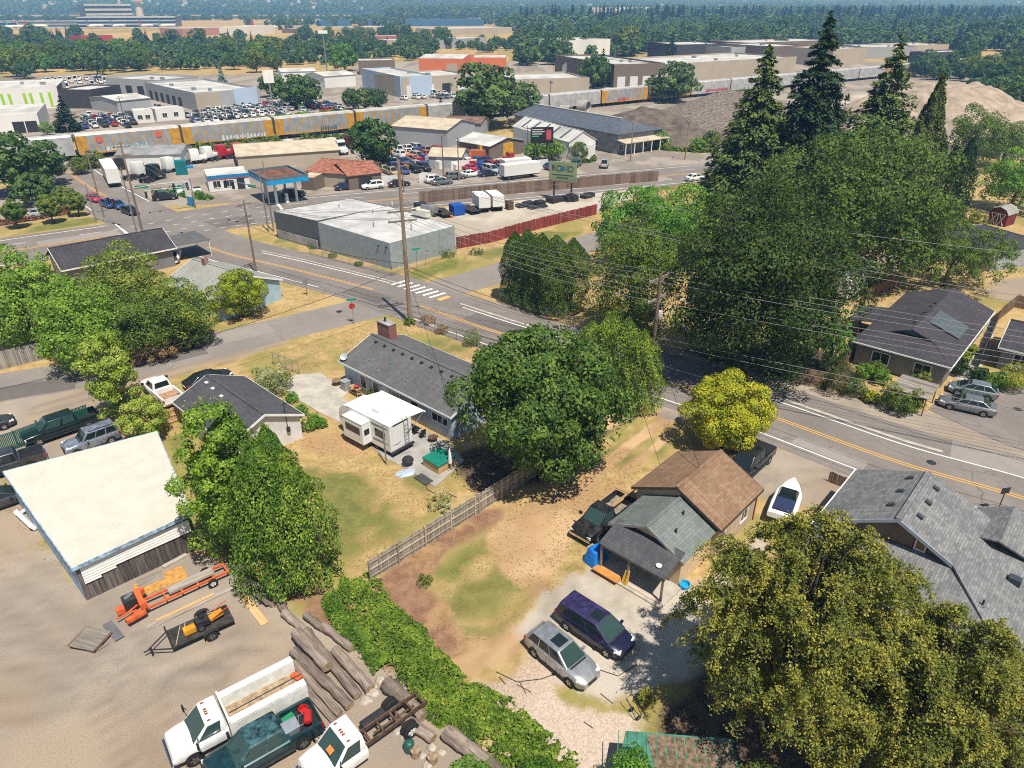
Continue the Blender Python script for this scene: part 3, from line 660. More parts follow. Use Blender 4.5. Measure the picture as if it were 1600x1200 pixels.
    # near trees
round_tree("maple_tree","large round dark green maple beside the blue house and board fence",(852,742),524,250,LF_MAPLE,30000,0.235,1,k=60,low=0.14)
round_tree("yellow_green_tree","rounded yellow green tree overhanging the road beside the brown roofed house",(1136,698),592,128,LF_YEL,20000,0.15,2,k=40,low=0.10)
for i,(bx,by,ty,w,sd_)in enumerate([(925,590,502,58,3),(952,606,488,60,4),(978,622,497,66,5),(1003,640,516,60,6)]):
 p,h,r=fit((bx,by),ty,w)
 plant_tree("arborvitae",["column arborvitae first in the clump, half hidden behind the maple","tall column arborvitae second from the maple","wide column arborvitae third from the maple, behind the utility pole","lower column arborvitae at the road edge by the driveway"][i],"tree",p,crown_column(sd_,r*1.1,h,7000,0.15,LF_ARB,point=2.6),trunk(sd_,h,0.12,0.2,2,0.6),group="arborvitae between the maple and the road")
for i,(bx,by,ty,w,sd_)in enumerate([(805,470,362,34,7),(824,478,358,36,8),(846,485,364,40,9),(868,492,368,46,10),(894,486,372,40,11)]):
 p,h,r=fit((bx,by),ty,w)
 plant_tree("arborvitae","tall arborvitae in the row across the road, "+["farthest from the utility pole","second from the crosswalk end","the middle one","second from the dry lawn end","at the dry lawn end"][i],"tree",p,crown_column(sd_,r*1.22,h,10500,0.15,LF_ARBD,point=3.2,taper=0.5,lobes=5),trunk(sd_,h,0.12,0.2,2,0.6),group="arborvitae row across the road")
for i,(bx,by,ty,w,sd_,mt)in enumerate([(345,868,626,122,12,LF_MAPLE),(372,850,640,110,13,LF_ARB),(415,912,690,110,14,LF_ARB),(462,905,712,100,15,LF_ARB),(430,850,665,80,16,LF_ARB)]):
 p,h,r=fit((bx,by),ty,w)
 if i==0:me=crown_round(sd_,(r,r,h*0.48),h*0.52,17000,0.15,LF_HORN,60)
 else:me=crown_column(sd_,r*1.08,h,11000,0.15,LF_ARB,point=2.4,taper=0.7)
 plant_tree(["hornbeam_tree","cedar_tree","cedar_tree","cedar_tree","cedar_tree"][i],["broad upright leafy tree against the corner of the pale metal roof","tall evergreen behind the broad tree by the metal roof","dense evergreen above the stacked logs","evergreen with a low skirt at the edge of the dry lawn","narrow evergreen facing the travel trailer"][i],"tree",p,me,trunk(sd_,h,0.15,0.4,3,0.6))
def weeping(seed,R,h,n_arms,mat,twig):
 rng=np.random.default_rng(seed);Ps=[];Ns=[];Ss=[];mb=MB()
 mb.tube([(0,0,-0.2),(0.15,0.1,h*0.2),(0.1,-0.1,h*0.42),(0.0,0.1,h*0.7),(0.1,0.0,h*0.92)],[0.36,0.30,0.22,0.12,0.04],9)
 for i in range(n_arms):
  a=2.399963*i+rng.normal()*0.2;f=(i+0.5)/n_arms;L=R*(0.28+0.80*math.sin(math.pi*min(1.0,f*0.78)))*(0.8+0.35*rng.random());top=h*(1.0-0.60*f**1.1+0.05*rng.normal());
  s=np.linspace(0,1,9);zst=h*(0.16+0.34*(1-f));zc=zst+(top-zst)*np.sin(np.minimum(1,s*1.25)*math.pi/2)-0.10*h*np.clip((s-0.7)/0.3,0,1)**1.6
  wob=np.cumsum(rng.normal(size=9)*0.05*R*0.4);x=np.cos(a)*s*L-np.sin(a)*wob;y=np.sin(a)*s*L+np.cos(a)*wob
  pts=np.stack([x,y,zc],1);mb.tube(pts,list(0.09*(1-s)+0.014),4,caps=False)
  m_=int(330*(0.5+L/R))
  u=0.25+0.77*rng.random(m_)**0.8;base=np.stack([np.interp(u,s,pts[:,j])for j in range(3)],1)
  Ps.append(base+rng.normal(size=(m_,3))*np.array([0.19,0.19,0.14]));Ns.append(rng.normal(size=(m_,3))*0.7+np.array([0,0,0.8]));Ss.append(twig*(0.6+0.8*rng.random(m_)))
  for j in range(9):
   u0=0.30+0.70*rng.random();b0=np.array([np.interp(u0,s,pts[:,q])for q in range(3)]);aa=a+rng.choice([-1,1])*(0.5+0.8*rng.random());l2=R*(0.13+0.16*rng.random())
   s2=np.linspace(0,1,6);q=np.stack([b0[0]+np.cos(aa)*s2*l2,b0[1]+np.sin(aa)*s2*l2,b0[2]+0.30*l2*np.sin(s2*3.1)-0.55*l2*s2**2],1)
   mb.tube(q,list(0.022*(1-s2)+0.006),3,caps=False)
   m2=145;u2=rng.random(m2);bb=np.stack([np.interp(u2,s2,q[:,k_])for k_ in range(3)],1)
   Ps.append(bb+rng.normal(size=(m2,3))*0.10);Ns.append(rng.normal(size=(m2,3))*0.7+np.array([0,0,0.8]));Ss.append(twig*(0.6+0.8*rng.random(m2)))
 P_=np.vstack(Ps);P_[:,2]=np.maximum(P_[:,2],0.3)
 return leaf_quads(P_,np.vstack(Ns),np.concatenate(Ss),rng,mat),mb.mesh("trunk",BARK,60)
p=G(1212,1142);cme,tme=weeping(21,5.2,13.2,88,LF_WEEP,0.064)
plant_tree("weeping_tree","big weeping tree with yellow and orange tinged leaves beside the grey roofed house","tree",p,cme,tme,0.3,(1.0,1.0,1.0))
p=G(1415,1215);cme,tme=weeping(22,5.0,9.6,78,LF_WEEP,0.064)
plant_tree("weeping_tree","second weeping tree, nearer the wooden side fence in the corner","tree",p,cme,tme,1.3)
# houses and sheds close by
def gable_house(o,L,W,h,rise,roofm,wallm,ov=0.4,trim=None,x0w=None,wall=True,ridge_f=0.5,base=0.0):
 """roof plan 0..L by 0..W with the ridge along x; walls set in by ov"""
 yr=W*ridge_f;t=0.13
 if wall:
  a,b,c,d=ov,L-ov,ov,W-ov;mb=MB()
  zr=lambda y:h+rise*(y/yr if y<yr else(W-y)/(W-yr))-0.16
  V=[(a,c,base),(b,c,base),(b,d,base),(a,d,base),(a,c,zr(c)),(b,c,zr(c)),(b,d,zr(d)),(a,d,zr(d)),(a,yr,zr(yr)),(b,yr,zr(yr))]
  mb.add(V,[(0,1,5,4),(2,3,7,6),(1,2,6,9,5),(3,0,4,8,7)]);mb.build("wall",wallm,o)
 slopes=[]
 for(y0,y1)in((0,yr),(W,yr)):
  n=Vector((0,-(rise)*(1 if y0<y1 else-1),abs(y1-y0))).normalized()*t
  p=[Vector((0,y0,h)),Vector((L,y0,h)),Vector((L,y1,h+rise)),Vector((0,y1,h+rise))]
  slopes.append(MB().hexa([q-n for q in p]+p).build("roof_slope",roofm,o))
 MB().box((L/2,yr,h+rise+0.02),(L,0.28,0.06)).build("ridge_cap",roofm,o)
 if trim is not None:
  for y0 in(0,W):MB().box((L/2,y0+(-0.02 if y0==0 else 0.02),h-0.1),(L+0.04,0.05,0.18)).build("fascia",trim,o)
  for x in(-0.02,L+0.02):
   for(y0,y1)in((0,yr),(W,yr)):
    m=MB();m.hexa([(x-0.025,y0,h-0.2),(x+0.025,y0,h-0.2),(x+0.025,y1,h+rise-0.2),(x-0.025,y1,h+rise-0.2),(x-0.025,y0,h+0.015),(x+0.025,y0,h+0.015),(x+0.025,y1,h+rise+0.015),(x-0.025,y1,h+rise+0.015)])
    m.build("rake_board",trim,o)
 return slopes
def window(o,pos,nrm,w,h,frame=None,glass=None,mull=1,name="window"):
 """pos = centre on the wall plane (local), nrm = outward local direction"""
 frame=frame or WHITE;glass=glass or WINDOW
 n=Vector(nrm).normalized();tx=Vector((-n.y,n.x,0));up=Vector((0,0,1));c=Vector(pos)
 def bar(mb,x0,x1,z0,z1,d0,d1):
  q=[c+tx*x+up*z+n*d for d in(d0,d1)for(x,z)in((x0,z0),(x1,z0),(x1,z1),(x0,z1))];mb.hexa(q)
 f=MB();b=0.09
 bar(f,-w/2-b,w/2+b,h/2,h/2+b,0.0,0.06);bar(f,-w/2-b,w/2+b,-h/2-b,-h/2,0.0,0.08)
 bar(f,-w/2-b,-w/2,-h/2,h/2,0.0,0.06);bar(f,w/2,w/2+b,-h/2,h/2,0.0,0.06)
 for k in range(1,mull+1):
  x=-w/2+w*k/(mull+1);bar(f,x-0.025,x+0.025,-h/2,h/2,0.0,0.045)
 fo=f.build(name,frame,o);g=MB();bar(g,-w/2,w/2,-h/2,h/2,-0.03,0.02);g.build("pane",glass,fo);return fo
def door(o,pos,nrm,w,h,mat):
 n=Vector(nrm).normalized();tx=Vector((-n.y,n.x,0));c=Vector(pos);up=Vector((0,0,1));f=MB()
 f.hexa([c+tx*x+up*z+n*d for d in(0.0,0.05)for(x,z)in((-w/2,0),(w/2,0),(w/2,h),(-w/2,h))]);return f.build("door",mat,o)
def roof_vent(o,x,y,z,mat=None,s=0.3,tilt=0.0,rz=0.0):return MB().box((x,y,z+0.06),(s,s*0.9,0.14),rz,rx=tilt).build("roof_vent",mat or BLACKPL,o,bevel=0.02)
def pipe(o,x,y,z,h=0.4,r=0.05,mat=None):
 p_=MB().cyl((x,y,z-0.1),(x,y,z+h),r,n=8).build("vent_pipe",mat or GREYM,o);MB().box((x,y,z+0.02),(0.35,0.35,0.03)).build("flashing",GREYM,p_);return p_
TRIMW=P("white_trim",(0.72,0.72,0.70),0.5,0,0.05)
BRICKM,bt,bb_=newmat("red_brick",0.9);_br=nd(bt,"ShaderNodeTexBrick");_tc=nd(bt,"ShaderNodeTexCoord")
_mp=nd(bt,"ShaderNodeMapping");_mp.inputs["Rotation"].default_value=(math.pi/2,0,0);bt.links.new(_tc.outputs["Object"],_mp.inputs[0]);bt.links.new(_mp.outputs[0],_br.inputs["Vector"])
_br.inputs["Scale"].default_value=1;_br.inputs["Brick Width"].default_value=0.2;_br.inputs["Row Height"].default_value=0.075;_br.inputs["Mortar Size"].default_value=0.008
_br.inputs["Color1"].default_value=(0.20,0.06,0.045,1);_br.inputs["Color2"].default_value=(0.28,0.09,0.065,1);_br.inputs["Mortar"].default_value=(0.3,0.25,0.22,1);bt.links.new(_br.outputs["Color"],bb_.inputs["Base Color"])
# blue manufactured house
A,B=G(529,564,2.7),G(704,652,2.7);rz=ang(A,B)
hb=thing("blue_house",(A.x,A.y,0),rz,"long pale blue single storey house with grey shingle roof and brick chimney","house")
gable_house(hb,16.2,8.5,2.7,1.55,SH_GREY,SID_BLUE,0.35,TRIMW)
for u,z,w,h,mu in((3.4,1.45,0.8,1.25,0),(5.4,1.45,0.9,1.25,0),(8.4,1.45,1.0,1.2,1),(11.0,1.45,1.0,1.25,0),(14.4,1.65,2.0,0.75,2)):window(hb,(u,0.35,z),(0,-1,0),w,h,None,None,mu)
window(hb,(15.85,4.6,1.5),(1,0,0),0.9,1.3);window(hb,(0.35,3.2,1.4),(-1,0,0),1.0,1.2);door(hb,(6.9,0.35,0.05),(0,-1,0),0.9,2.05,TRIMW)
for k in range(10):roof_vent(hb,1.6+k*1.38,3.55,2.7+1.55*3.55/4.25,BLACKPL,0.3,0.35)
for x,y in((3.2,1.6),(9.0,1.3),(5.0,0.9)):pipe(hb,x,y,2.7+1.55*y/4.25,0.3)
roof_vent(hb,5.6,2.2,3.5,P("green_vent",(0.05,0.25,0.2),0.5),0.22)
ch=MB().box((1.0,5.5,4.2),(1.9,0.95,2.4)).build("chimney",BRICKM,hb);MB().box((1.0,5.5,5.43),(2.0,1.05,0.08)).build("chimney_cap",CONC2,ch);MB().cyl((0.8,5.5,5.4),(0.8,5.5,5.9),0.11).build("flue",DARKM,ch)
sdish=MB();sdish.lathe([(0.02,0),(0.2,0.03),(0.36,0.12),(0.37,0.13),(0.2,0.05),(0.0,0.02)],n=14);dsh=sdish.build("satellite_dish",P("dish_grey",(0.42,0.45,0.48),0.5),hb,40);dsh.location=(0.5,0.35,3.2);dsh.rotation_euler=(0.9,0.3,0.4)
MB().tube([(0.5,0.4,2.75),(0.5,0.4,3.15)],0.03).build("dish_mast",GREYM,hb)
mb=MB();mb.tube([(15.2,0.9,3.0),(15.2,0.9,4.1)],0.03);mb.box((15.2,0.9,3.95),(0.9,0.03,0.03));mb.box((15.2,0.9,3.75),(0.6,0.03,0.03));mb.tube([(15.2,0.9,3.9),(14.2,1.9,3.35)],0.015,4);mb.build("service_mast",GREYM,hb)
for k in range(3):MB().box((16.2-0.35+0.06,1.0,0.9+0.55*k),(0.12,0.25,0.35)).build("meter_box",GREYM,hb)
MB().box((8.1,4.25,0.2),(15.2,7.55,0.4)).build("skirting",SID_GREY,hb)
# dark roofed garage
A=G(475,647,2.4);B=G(383,588,2.4);rz=ang(A,B)
gg=thing("garage",(A.x,A.y,0),rz,"garage with charcoal shingle roof and white lap siding behind the evergreen trees","garage")
gable_house(gg,10.4,7.0,2.4,1.5,SH_DARK,SID_WHITE,0.3,TRIMW)
for x,y in((9.3,4.1),(7.9,4.2),(6.1,4.3)):MB().box((x,y,2.4+1.5*(7-y)/3.5+0.05),(0.35,0.3,0.1)).build("roof_vent",OFFWHITE,gg,bevel=0.02)
mb=MB();mb.tube([(0.2,1.6,1.2),(0.2,1.6,4.4)],0.035);mb.box((0.12,1.6,1.5),(0.14,0.3,0.45));mb.box((0.15,1.6,4.0),(0.05,0.6,0.04));mb.build("service_mast",DARKM,gg)
window(gg,(10.1,3.5,1.5),(1,0,0),0.9,0.9)
# pale ribbed metal shed
D_,C_,A_,B_=G(112,888,3.0),G(300,806,3.0),G(5,737,3.0),G(246,678,3.0)
shed=thing("metal_shed",(D_.x,D_.y,0),0,"wide shed with cream ribbed metal roof, blue fascia and weathered board walls","shed")
loc=lambda v,z=None:(v.x-D_.x,v.y-D_.y,v.z if z is None else z)
CREAM=P("cream_metal_roof",(0.52,0.495,0.425),0.45,0.0,0.05,0.7,0.4)
nr=44;mb=MB();prof=[]
for k in range(nr):
 for f,hh in((0.0,0),(0.38,0),(0.5,0.06),(0.62,0.06),(0.74,0)):prof.append(((k+f)/nr,hh))
prof.append((1.0,0))
for(f0,h0),(f1,h1)in zip(prof,prof[1:]):
 p0,p1,q0,q1=D_.lerp(A_,f0),D_.lerp(A_,f1),C_.lerp(B_,f0),C_.lerp(B_,f1)
 mb.quad(loc(p0,3.0+h0),loc(q0,3.25+h0),loc(q1,3.25+h1),loc(p1,3.0+h1))
mb.build("ribbed_roof",CREAM,shed)
BLUEF=P("peeling_blue_paint",(0.30,0.42,0.55),0.7,0,0.4,3)
cen=(D_+C_+A_+B_)/4
def inset(v,f=0.035):return v.lerp(cen,f)
for n_,(a,b,za,zb)in enumerate(((D_,C_,3.0,3.25),(C_,B_,3.25,3.25),(B_,A_,3.25,3.0),(A_,D_,3.0,3.0))):
 nn=Vector(((b-a).y,-(b-a).x,0)).normalized()*0.06
 MB().hexa([loc(a,za-0.24),loc(b,zb-0.24),loc(b+nn,zb-0.24),loc(a+nn,za-0.24),loc(a,za+0.02),loc(b,zb+0.02),loc(b+nn,zb+0.02),loc(a+nn,za+0.02)]).build("fascia",BLUEF,shed)
for(a,b)in((D_,C_),(C_,B_),(B_,A_),(A_,D_)):
 a2,b2=inset(a),inset(b);nb=int((b2-a2).length/0.32);t_=(b2-a2).normalized();nn=Vector((t_.y,-t_.x,0))
 for k in range(nb):
  p0=a2.lerp(b2,k/nb);p1=a2.lerp(b2,(k+0.94)/nb);o_=nn*(0.02*random.Random(k).random())
  if(a is D_):MB().hexa([loc(p0+o_,0),loc(p1+o_,0),loc(p1+o_-nn*0.04,0),loc(p0+o_-nn*0.04,0),loc(p0+o_,2.95),loc(p1+o_,2.95),loc(p1+o_-nn*0.04,2.95),loc(p0+o_-nn*0.04,2.95)]).build("wall_board",WOODDK,shed)
 if a is not D_:MB().hexa([loc(a2,0),loc(b2,0),loc(b2-nn*0.05,0),loc(a2-nn*0.05,0),loc(a2,2.9),loc(b2,2.9),loc(b2-nn*0.05,2.9),loc(a2-nn*0.05,2.9)]).build("wall",WOODDK if a is not A_ else BLUEF,shed)
a2,b2=inset(D_),inset(C_);t_=(b2-a2).normalized();nn=Vector((t_.y,-t_.x,0))
for j in range(7):
 f1=(0.17,0.30,0.98,0.98,0.98,0.98,0.98)[j];z1=1.35+0.2*j
 a3,b3=a2+t_*0.25,a2.lerp(b2,f1);o0,o1=nn*0.05,nn*0.10
 MB().hexa([loc(a3+o0,z1-0.02),loc(b3+o0,z1-0.02),loc(b3+o1,z1-0.02),loc(a3+o1,z1-0.02),loc(a3+o0,z1+0.17),loc(b3+o0,z1+0.17),loc(b3+o0*1.4,z1+0.17),loc(a3+o0*1.4,z1+0.17)]).build("siding_strip",WHITE,shed)
    # brown and green roofed house with porch
A=G(1127,829,2.8);B=G(1194,767,2.8);rz=ang(G(995,756,2.8),G(1065,702,2.8))
bh=thing("brown_roof_house",(A.x,A.y,0),rz,"small tan house with brown shingle main roof, lower green shingle roof and dark porch roof","house")
gable_house(bh,6.3,7.2,2.8,1.75,SH_BROWN,SID_TAN,0.3,P("brown_trim",(0.075,0.055,0.045),0.7))
MB().box((6.05,0.27,1.25),(0.12,0.08,2.5)).build("corner_post",P("rust_red_post",(0.22,0.05,0.03),0.7),bh)
window(bh,(0.95,0.3,1.25),(0,-1,0),0.6,1.5,None,P("purple_glass",(0.16,0.05,0.13),0.25),0);window(bh,(4.2,0.3,1.5),(0,-1,0),0.9,0.9)
for z in(0.6,1.8):pass
gab=bh
def slope(o,pts,mat,t=0.12,name="roof_slope"):
 p=[Vector(q)for q in pts];n=(p[1]-p[0]).cross(p[2]-p[0]).normalized()
 if n.z<0:n=-n
 n*=t;k=len(p);V=[q-n for q in p]+p
 return MB().add(V,[tuple(range(k)),tuple(range(k,2*k))]+[(i,(i+1)%k,k+(i+1)%k,k+i)for i in range(k)]).build(name,mat,o)
gx0,gx1=-4.15,0.42;y0,y1,yr=0.32,6.27,3.25;he,hr=2.45,3.85
slope(bh,[(gx0,y0,he),(gx1,y0,he),(gx1,yr,hr),(gx0,yr,hr)],SH_GREEN);slope(bh,[(gx0,y1,he),(gx1,y1,he),(gx1,yr,hr),(gx0,yr,hr)],SH_GREEN)
MB().box(((gx0+gx1)/2,yr,hr+0.02),(gx1-gx0,0.26,0.05)).build("ridge_cap",SH_GREEN,bh)
m=MB();a,b,c,d=gx0+0.35,0.25,y0+0.35,y1-0.35
m.add([(a,c,0),(b,c,0),(b,d,0),(a,d,0),(a,c,he),(b,c,he),(b,d,he),(a,d,he),(a,yr,hr-0.2)],[(0,1,5,4),(2,3,7,6),(3,0,4,8,7)]);m.build("wall",P("cream_stucco",(0.60,0.45,0.27),0.85,0,0.08),bh)
DKTR=MATS["brown_trim"];CRTR=P("grey_trim",(0.30,0.29,0.27),0.7)
for(ya,yb)in((y0,yr),(y1,yr)):MB().hexa([(gx0-0.03,ya,he-0.2),(gx0+0.02,ya,he-0.2),(gx0+0.02,yb,hr-0.2),(gx0-0.03,yb,hr-0.2),(gx0-0.03,ya,he+0.01),(gx0+0.02,ya,he+0.01),(gx0+0.02,yb,hr+0.01),(gx0-0.03,yb,hr+0.01)]).build("rake_board",CRTR,bh)
pipe(bh,-1.0,2.4,3.2,0.55,0.07,DARKM);pipe(bh,-2.7,1.9,3.0,0.55,0.07,DARKM)
window(bh,(-2.0,y0+0.35,1.5),(0,-1,0),0.25,0.25,P("tan_box",(0.5,0.42,0.3),0.6),None,0,"wall_lamp")
px0,px1=-6.0,-3.9
slope(bh,[(px0,0.6,2.2),(px1+0.2,0.55,2.95),(px1+0.2,5.7,2.95),(px0,5.7,2.2)],SH_DARK,0.1,"porch_roof")
for y in(0.75,3.3,5.5):MB().box((px0+0.15,y,1.12),(0.13,0.13,2.05)).build("porch_post",P("post_wood",(0.30,0.22,0.14),0.8),bh)
MB().box((px0+0.15,3.1,2.06),(0.14,5.0,0.16)).build("porch_beam",MATS["post_wood"],bh)
MB().box(((px0+px1)/2-0.1,3.1,0.06),(2.6,5.4,0.12)).build("porch_slab",CONC,bh);MB().box((px0+0.02,2.5,0.1),(0.22,4.2,0.16)).build("slab_edge",P("pink_kerb",(0.55,0.42,0.34),0.9),bh)
MB().cyl((px0+0.6,1.4,2.45),(px0+0.6,1.4,2.49),0.2).build("roof_cap",WHITE,bh);window(bh,(gx0+0.35,4.6,1.4),(-1,0,0),0.9,1.0);door(bh,(gx0+0.35,2.6,0.12),(-1,0,0),0.9,2.0,WHITE)
MB().box((px0-0.2,4.7,0.25),(0.8,2.0,0.06),ry=0.2).build("plywood_ramp",P("orange_plywood",(0.55,0.24,0.06),0.7),bh)
mb=MB();mb.tube([(px0-0.05,3.3,0.1),(px0+0.1,3.2,1.2)],[0.16,0.06],6);mb.tube([(px0-0.05,3.55,0.1),(px0+0.1,3.45,1.1)],[0.12,0.05],6);mb.build("patio_umbrella",P("yellow_canvas",(0.55,0.33,0.05),0.8),bh)
# grey roofed house, lower right
A=G(1404,811,5.5);B=G(1450,740,5.5);rz=ang(A,B)
rh=thing("grey_roof_house",(A.x,A.y,0),rz,"brown house with wide mottled grey shingle roof and white framed gable window","house")
slope(rh,[(0,0,5.5),(6.9,0,5.5),(8.0,4.7,2.9),(0,4.7,2.9)],SH_SLATE);slope(rh,[(0,0,5.5),(6.9,0,5.5),(6.9,-4.0,3.75),(6.9,-10.0,1.95),(-4.1,-7.6,2.1),(0.0,-3.5,3.85)],SH_SLATE)
MB().box((3.4,0,5.53),(6.9,0.35,0.07)).build("ridge_cap",SH_SLATE,rh)
slope(rh,[(0.35,4.7,3.0),(0.35,-3.45,3.75),(-4.1,-7.4,2.05),(-4.1,4.7,2.0)],SH_SLATE)
slope(rh,[(3.8,-5.2,4.2),(8.6,-5.2,4.2),(8.6,-3.2,3.1),(4.6,-3.2,3.3)],SH_SLATE);slope(rh,[(3.8,-5.2,4.2),(8.6,-5.2,4.2),(8.6,-8.0,2.6),(5.0,-8.0,2.6)],SH_SLATE)
m=MB();m.add([(0.45,4.3,0),(0.45,-3.3,0),(0.45,-3.3,3.7),(0.45,0,5.25),(0.45,4.3,2.9),(6.6,4.3,0),(6.6,4.3,2.7),(6.6,-9.5,0),(6.6,-9.5,1.8),(-3.7,-7.0,0),(-3.7,-7.0,1.85),(-3.7,4.3,0),(-3.7,4.3,1.85),(6.6,0,5.2)],[(0,1,2,3,4),(0,4,6,5),(5,6,13,8,7),(7,8,10,9),(9,10,12,11)]);m.build("wall",SID_BROWN,rh)
for(ya,za,yb,zb)in((0,5.5,-3.5,3.87),(0,5.5,4.7,2.9)):
 MB().hexa([(-0.06,ya,za-0.24),(0.0,ya,za-0.24),(0.0,yb,zb-0.24),(-0.06,yb,zb-0.24),(-0.06,ya,za+0.02),(0.0,ya,za+0.02),(0.0,yb,zb+0.02),(-0.06,yb,zb+0.02)]).build("rake_board",P("blue_grey_trim",(0.32,0.36,0.42),0.5),rh)
w_=window(rh,(0.42,-1.55,4.0),(-1,0,0),0.5,0.62,WHITE,P("amber_glass",(0.25,0.16,0.05),0.3),0,"gable_window");
MB().box((0.435,-1.55,4.0),(0.03,0.86,0.98)).build("window_surround",P("dark_red_trim",(0.16,0.02,0.025),0.7),rh)
for x,y in((5.9,0.85),(3.9,0.9),(1.9,0.9)):MB().box((x,y,5.5-0.553*y+0.09),(0.32,0.42,0.14),rx=-0.5).build("roof_vent",P("slate_vent",(0.045,0.055,0.07),0.5),rh,bevel=0.02)
for x,y in((5.6,-0.85),(3.6,-0.9),(1.7,-0.9)):MB().box((x,y,5.5-0.44*0.9+0.09),(0.32,0.42,0.14),rx=0.4).build("roof_vent",MATS["slate_vent"],rh,bevel=0.02)
MB().box((-1.2,-1.0,3.2),(0.35,0.3,0.16)).build("roof_vent",MATS["slate_vent"],rh,bevel=0.02);pipe(rh,-1.4,-5.6,3.0,0.4,0.06,DARKM);MB().box((2.2,-6.6,3.0),(0.5,0.7,0.5)).build("skylight",MATS["slate_vent"],rh,bevel=0.03)
MB().box((3.5,4.75,2.82),(9.0,0.1,0.12)).build("gutter",TRIMW,rh);MB().box((-4.15,-1.4,1.98),(0.1,12,0.12)).build("gutter",MATS["blue_grey_trim"],rh)
# dark roofed house with solar panels, over the road
A=G(1487,575,2.6);B=G(1555,486,2.6);rz=ang(A,B)
sh_=thing("solar_house",(A.x,A.y,0),rz,"grey house with dark plum shingle roof and solar panels across the road","house")
L_,W_=19.4,9.5;hz,rs=2.6,1.7;yr=W_/2;ux=3.4
slope(sh_,[(0,0,hz),(L_,0,hz),(L_,yr,hz+rs),(ux-0.4,yr,hz+rs),(ux-0.4,yr*0.55,hz+rs*0.55)],SH_PLUM);slope(sh_,[(0,W_,hz),(L_,W_,hz),(L_,yr,hz+rs),(ux-0.4,yr,hz+rs),(ux-0.4,yr+yr*0.45,hz+rs*0.55)],SH_PLUM)
slope(sh_,[(0,0,hz),(0,W_,hz),(ux,yr+yr*0.45,hz+rs*0.58),(ux,yr-yr*0.45,hz+rs*0.58)],SH_PLUM)
MB().add([(ux,yr-yr*0.44,hz+rs*0.55),(ux,yr+yr*0.44,hz+rs*0.55),(ux,yr,hz+rs-0.1)],[(0,1,2)]).build("dutch_gable",P("teal_grey_trim",(0.10,0.15,0.17),0.7),sh_)
m=MB();m.add([(0.5,0.5,0),(L_-0.5,0.5,0),(L_-0.5,W_-0.5,0),(0.5,W_-0.5,0),(0.5,0.5,hz),(L_-0.5,0.5,hz),(L_-0.5,W_-0.5,hz),(0.5,W_-0.5,hz),(L_-0.5,yr,hz+rs-0.2)],[(0,1,5,4),(1,2,6,8,5),(2,3,7,6),(3,0,4,7)]);m.build("wall",SID_GREY,sh_)
MB().box((L_/2,-0.03,hz-0.05),(L_,0.08,0.14)).build("gutter",TRIMW,sh_);MB().box((-0.03,W_/2,hz-0.05),(0.08,W_,0.14)).build("gutter",TRIMW,sh_)
sl=math.atan2(rs,yr)
for k in range(4):
 xx=7.2+1.05*k;MB().box((xx,2.55,hz+rs*2.55/yr+0.14),(1.0,3.3,0.07),rx=sl).build("solar_panel",P("solar_glass",(0.085,0.10,0.105),0.25,0,0.05,1,0.6),sh_)
for x,y in((5.5,5.2),(6.3,5.4),(8.3,5.3),(9.2,5.2),(11.6,5.2),(12.8,5.1)):MB().box((x,y,hz+rs*(W_-y)/yr+0.05),(0.25,0.25,0.12)).build("roof_vent",BLACKPL,sh_)
for y,w in((2.5,1.4),(6.5,1.6)):window(sh_,(0.5,y,1.4),(-1,0,0),w,1.1,TRIMW,None,1)
for x in(4,9,14):window(sh_,(x,0.5,1.4),(0,-1,0),1.2,1.1,TRIMW,None,1)
slope(sh_,[(6.5,W_-0.1,2.75),(12,W_-0.1,2.75),(12,W_+2.6,2.35),(6.5,W_+2.6,2.35)],SH_PLUM,0.1,"porch_roof")
for x in(6.7,11.8):MB().box((x,W_+2.45,1.15),(0.12,0.12,2.3)).build("porch_post",TRIMW,sh_)
A=G(1560,542,2.5);rz=math.radians(-40)
nh=thing("edge_house",(A.x,A.y,0),rz,"house with plum grey roof cut off by the right picture edge","house");gable_house(nh,12,9.2,2.5,1.6,SH_PLUM,SID_GREY,0.4,TRIMW)
for x in(2.2,5.0):window(nh,(x,0.4,1.4),(0,-1,0),1.2,1.2,TRIMW,None,1)
A=G(1392,606,1.9);ls=thing("carport_roof",(A.x,A.y,0),math.radians(-43),"low flat weathered board roof in front of the solar house","shed")
for k in range(9):MB().box((1.6,0.2+0.42*k,1.9+0.03*(k%2)),(3.4,0.40,0.05)).build("roof_board",WOODGREYX,ls)
for x in(0.1,3.1):
 for y in(0.1,3.5):MB().box((x,y,0.93),(0.1,0.1,1.86)).build("post",WOODBR,ls)
    # houses beyond the side street, left
A=G(252,442,2.7);B=G(338,471,2.7);rz=ang(A,B)
lh=thing("pale_roof_house",(A.x,A.y,0),rz,"blue sided house with pale grey shingle roof and red chimney behind the thicket","house");gable_house(lh,11.6,9.6,2.7,1.9,SH_LIGHT,sidingmat("sky_blue_siding",(0.36,0.52,0.62)),0.3,TRIMW)
window(lh,(10.0,0.3,1.3),(0,-1,0),1.6,0.9);MB().box((3.2,4.6,4.6),(0.6,0.6,1.4)).build("chimney",BRICKM,lh)
A=G(95,423,2.8);B=G(230,396,2.8);rz=ang(A,B)
dh=thing("dark_roof_house",(A.x,A.y,0),rz,"house with dark plum shingle roof beside the boulevard","house");gable_house(dh,15.0,9.0,2.8,2.0,SH_PLUM,SID_GREY,0.5,TRIMW);window(dh,(0.5,4.4,1.4),(-1,0,0),1.2,1.1);window(dh,(4.0,0.5,1.4),(0,-1,0),1.4,1.1)
slope(dh,[(15.0,1.5,2.7),(20.5,1.5,2.6),(20.5,7.5,2.6),(15.0,7.5,2.7)],SH_GREY,0.1,"carport_roof")
